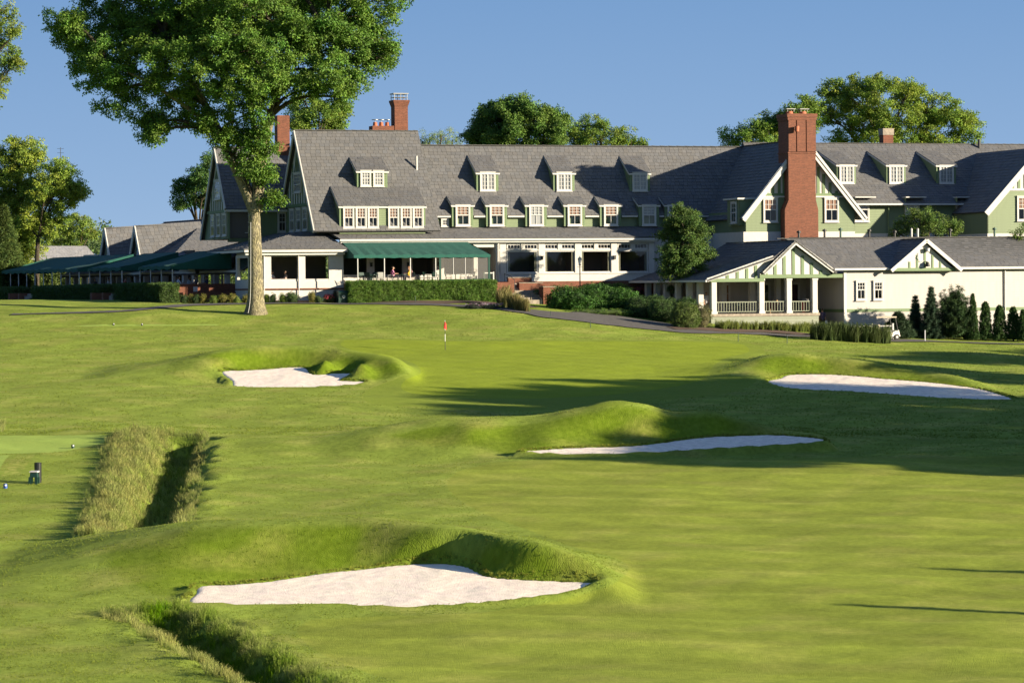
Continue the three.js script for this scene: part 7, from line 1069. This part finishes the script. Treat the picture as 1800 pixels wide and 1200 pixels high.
const POSE = {
  sit: bodyGeometry([[[0, 0.56, 0], [0, 0.95, -0.06], 0.15, 0.15, 'top'], [[-0.15, 1.02, -0.06], [0.15, 1.02, -0.06], 0.075, 0.075, 'top'], ...head(1.27, -0.01), ...[-1, 1].flatMap((s) => [[[s * 0.1, 0.54, 0], [s * 0.12, 0.54, 0.42], 0.09, 0.07, 'legs'], [[s * 0.12, 0.54, 0.42], [s * 0.12, 0.1, 0.4], 0.065, 0.045, 'legs'], [[s * 0.12, 0.05, 0.36], [s * 0.13, 0.04, 0.54], 0.045, 0.035, 'shoe'], [[s * 0.19, 1.02, -0.06], [s * 0.26, 0.78, 0.08], 0.055, 0.045, 'top'], [[s * 0.26, 0.78, 0.08], [s * 0.14, 0.8, 0.32], 0.042, 0.032, 'skin'], ...hand([s * 0.14, 0.8, 0.32], [-s * 0.35, 0, 0.9])])]),
  stand: bodyGeometry([[[0, 0.95, 0], [0, 1.35, -0.01], 0.14, 0.155, 'top'], [[-0.15, 1.42, -0.01], [0.15, 1.42, -0.01], 0.075, 0.075, 'top'], ...head(1.66, 0.02), ...[-1, 1].flatMap((s) => [[[s * 0.09, 0.9, 0], [s * 0.11, 0.5, s * 0.08 + 0.02], 0.095, 0.065, 'legs'], [[s * 0.11, 0.5, s * 0.08 + 0.02], [s * 0.11, 0.09, s * 0.12 - 0.04], 0.06, 0.042, 'legs'], [[s * 0.11, 0.05, s * 0.12 - 0.05], [s * 0.12, 0.04, s * 0.12 + 0.13], 0.045, 0.035, 'shoe'], [[s * 0.2, 1.42, -0.01], [s * 0.26, 1.14, -s * 0.05], 0.055, 0.043, 'top'], [[s * 0.26, 1.14, -s * 0.05], [s * 0.24, 0.9, 0.08 - s * 0.05], 0.04, 0.03, 'skin'], ...hand([s * 0.24, 0.9, 0.08 - s * 0.05], [0.0001, -0.95, 0.3])])]),
};
const skinMat = new THREE.MeshStandardMaterial({ vertexColors: true, roughness: 0.75 });
function person(pose, pos, turn, label, c, group) {
  const b = POSE[pose], col = new Float32Array(b.p.length), T = { skin: [0.42, 0.24, 0.16], shoe: [0.03, 0.03, 0.03], legs: c.legs ?? [0.03, 0.03, 0.04], top: c.top };
  for (let i = 0; i < b.p.length; i += 3) { const X = b.p[i], Y = b.p[i + 1], Z = b.p[i + 2]; let best = 1e9, w = null, bb = null; for (const q of b.bones) { const [A, B, ra, rb] = q, u = [B[0] - A[0], B[1] - A[1], B[2] - A[2]], l = u[0] ** 2 + u[1] ** 2 + u[2] ** 2 + 1e-9, t = clamp(((X - A[0]) * u[0] + (Y - A[1]) * u[1] + (Z - A[2]) * u[2]) / l, 0, 1), d = Math.hypot(X - A[0] - u[0] * t, Y - A[1] - u[1] * t, Z - A[2] - u[2] * t) - mix(ra, rb, t); if (d < best) { best = d; w = q[4]; bb = q; } } let v = T[w]; if (w === 'head') v = Y > bb[1][1] + 0.01 || Z < bb[1][2] - 0.02 ? c.hair ?? [0.04, 0.025, 0.015] : T.skin; col.set(v, i); }
  const g = new THREE.BufferGeometry(); g.setAttribute('position', new THREE.Float32BufferAttribute(b.p, 3)); g.setAttribute('normal', new THREE.Float32BufferAttribute(b.n, 3)); g.setAttribute('color', new THREE.BufferAttribute(col, 3));
  const m = lit(new THREE.Mesh(g, skinMat)); m.name = numbered('person'); m.position.copy(pos); m.rotation.y = turn; scene.add(m); return tag(m, label, 'person', group);
}
person('sit', clubW(-13.5, TY, 9.5), 1.6, 'seated person in a pink top facing right on the covered terrace', { top: [0.5, 0.16, 0.3], hair: [0.03, 0.02, 0.015] });
person('sit', clubW(-12.15, TY, 9.5), -1.4, 'seated person in a yellow top on the covered terrace', { top: [0.62, 0.36, 0.03], hair: [0.25, 0.12, 0.05] });
person('sit', clubW(-11.85, TY, 8.9), -1.7, 'seated person in pale pink behind the yellow top on the covered terrace', { top: [0.5, 0.3, 0.32] });
person('sit', clubW(-23.2, 0, 6.8), 1.0, 'seated diner in a white shirt behind the left pavilion window', { top: [0.55, 0.55, 0.56] }); person('sit', clubW(-22.1, 0, 6.7), -1.2, 'seated diner in a pale top at the middle of the left pavilion window', { top: [0.35, 0.26, 0.22], hair: [0.08, 0.05, 0.03] });
[[0.85, -0.5, 1.57, [0.5, 0.52, 0.56], 'white shirt', 'nearest the notice sign'], [2.35, -0.6, -1.57, [0.05, 0.05, 0.06], 'dark jacket', 'across the first table'], [4.15, -3.1, -1.57, [0.06, 0.07, 0.12], 'navy top', 'at the second table'], [2.65, -3.2, 1.57, [0.35, 0.4, 0.46], 'pale blue shirt', 'at the second table'], [2.25, -5.6, -1.57, [0.04, 0.04, 0.05], 'black top', 'at the third table'], [0.85, -16, 1.57, [0.3, 0.08, 0.07], 'red top', 'left of the terrace steps'], [0.95, -21.4, 1.57, [0.4, 0.36, 0.33], 'beige top', 'under the second awning'], [2.5, -31.2, -1.57, [0.05, 0.05, 0.05], 'black top', 'under the farthest awning']].forEach(([x, z, r, top, w, l]) => person('sit', wingW(x, -2.28, z), r + 24 * DEG, 'seated diner in a ' + w + ' under the left awnings, ' + l, { top }, 'diners under the awnings'));
{ const p = shopW(10.75, 0, -1.4); p.y = gy(p.x, p.z) - 0.02; person('stand', p, 20 * DEG + 2.6, 'person in a dark purple top walking beside the porch end with a white bag', { top: [0.05, 0.04, 0.1], legs: [0.02, 0.02, 0.025] }); const q = p.clone().add(V(0.3, 0.62, 0.12)), t = thing('carrier_bag', q, 0.3, 'small white bag in the hand of the person beside the porch', 'bag'); new Geo().hexa([V(-0.12, -0.1, 0.06), V(0.12, -0.1, 0.06), V(0.12, -0.1, -0.06), V(-0.12, -0.1, -0.06), V(-0.09, 0.16, 0.03), V(0.09, 0.16, 0.03), V(0.09, 0.16, -0.03), V(-0.09, 0.16, -0.03)]).build('bag_body', std(0.6, 0.6, 0.62, 0.6), t); new Geo().tube([V(-0.05, 0.15, 0), V(-0.04, 0.26, 0), V(0.04, 0.26, 0), V(0.05, 0.15, 0)], 0.01, 5).build('bag_handle', std(0.6, 0.6, 0.62, 0.6), t); }
person('stand', shopW(1.6, 0, -4.6), 0.4, 'person in a white shirt standing among the left porch pillars', { top: [0.55, 0.55, 0.55], legs: [0.1, 0.09, 0.07] });
// things on the porch
[[3.0, -1.6], [8.3, -1.6]].forEach(([x, z], i) => patioTable(shopW(x, 0, z), ['green patio table behind the left porch railing', 'green patio table behind the right porch railing'][i], false, 'patio tables'));
[[2.3, -1.6, 1.57], [3.7, -1.6, -1.57], [5.2, -1.8, 0.4], [7.6, -1.7, 1.4], [9.0, -1.6, -1.6]].forEach(([x, z, r], i) => patioChair(shopW(x, 0, z), r + 20 * DEG, 'dark patio chair on the pro shop porch, ' + WORD[i] + ' from the corner pillar', MAT.iron, 'patio chairs on the porch'));
{ const t = thing('display_table', shopW(6.2, 0, -1.4), 20 * DEG, 'brown display stand with straw hats behind the middle porch railing', 'stand'); new Geo().box(-0.4, 0, -0.3, 0.4, 0.95, 0.3).build('cabinet', std(0.12, 0.05, 0.03, 0.7), t); for (const [x, z] of [[-0.35, 0], [0.05, 0.08], [0.4, -0.05]]) { const h = new Geo(); h.tube([V(x, 0.95, z), V(x, 0.97, z), V(x, 0.975, z), V(x, 1.08, z)], [0.2, 0.2, 0.11, 0.07], 14); h.build('straw_hat', std(0.42, 0.3, 0.14, 0.9), t); } new Geo().box(-0.45, 0.0, 0.32, -0.1, 0.35, 0.5).build('crate', std(0.3, 0.2, 0.1, 0.8), t); }
{ const bag = (x, z, c, label) => { const t = thing('golf_bag', shopW(x, 0, z), 0.5, label, 'golf bag', 'golf bags on the porch'); new Geo().tube([V(0, 0, 0), V(0.03, 0.45, -0.03), V(0.08, 0.88, -0.08)], [0.14, 0.15, 0.16], 12).build('bag_body', c, t); for (let i = 0; i < 5; i++) { const a = i * 1.26; new Geo().tube([V(0.08 + Math.cos(a) * 0.08, 0.85, -0.08 + Math.sin(a) * 0.08), V(0.1 + Math.cos(a) * 0.1, 1.15, -0.1 + Math.sin(a) * 0.1)], [0.012, 0.03], 6).build('club', MAT.steel, t); } }; bag(8.75, -0.8, std(0.3, 0.02, 0.02, 0.6), 'red golf bag behind the right porch railing'); bag(9.1, -0.9, MAT.iron, 'black golf bag beside the red one on the porch'); }
for (const [z, c, label] of [[-15.8, [0.3, 0.1, 0.16], 'hanging basket of pink flowers at the far porch pillar'], [-8.9, [0.06, 0.1, 0.02], 'green hanging basket between the left porch pillars']]) { const t = thing('hanging_basket', shopW(0.3, 2.05, z), 0, label, 'hanging basket', 'hanging baskets'); new Geo().tube([V(0, 0.85, 0), V(0, 0.1, 0)], 0.012, 5).build('wire', MAT.iron, t); new Geo().tube([V(0, -0.3, 0), V(0, -0.2, 0), V(0, 0, 0)], [0.1, 0.2, 0.26], 12).build('basket', std(0.06, 0.04, 0.02, 0.9), t); reseed(z * -10); const L = []; for (let i = 0; i < 70; i++) { const d = inBall(0.3); L.push([V(d.x * 0.42, d.y * 0.32 - 0.02, d.z * 0.42), 0.13]); } foliage(t, 'trailing_leaves', SPRAY.box, leafMat, L, c, 0.4); }
renderer.render(scene, camera);
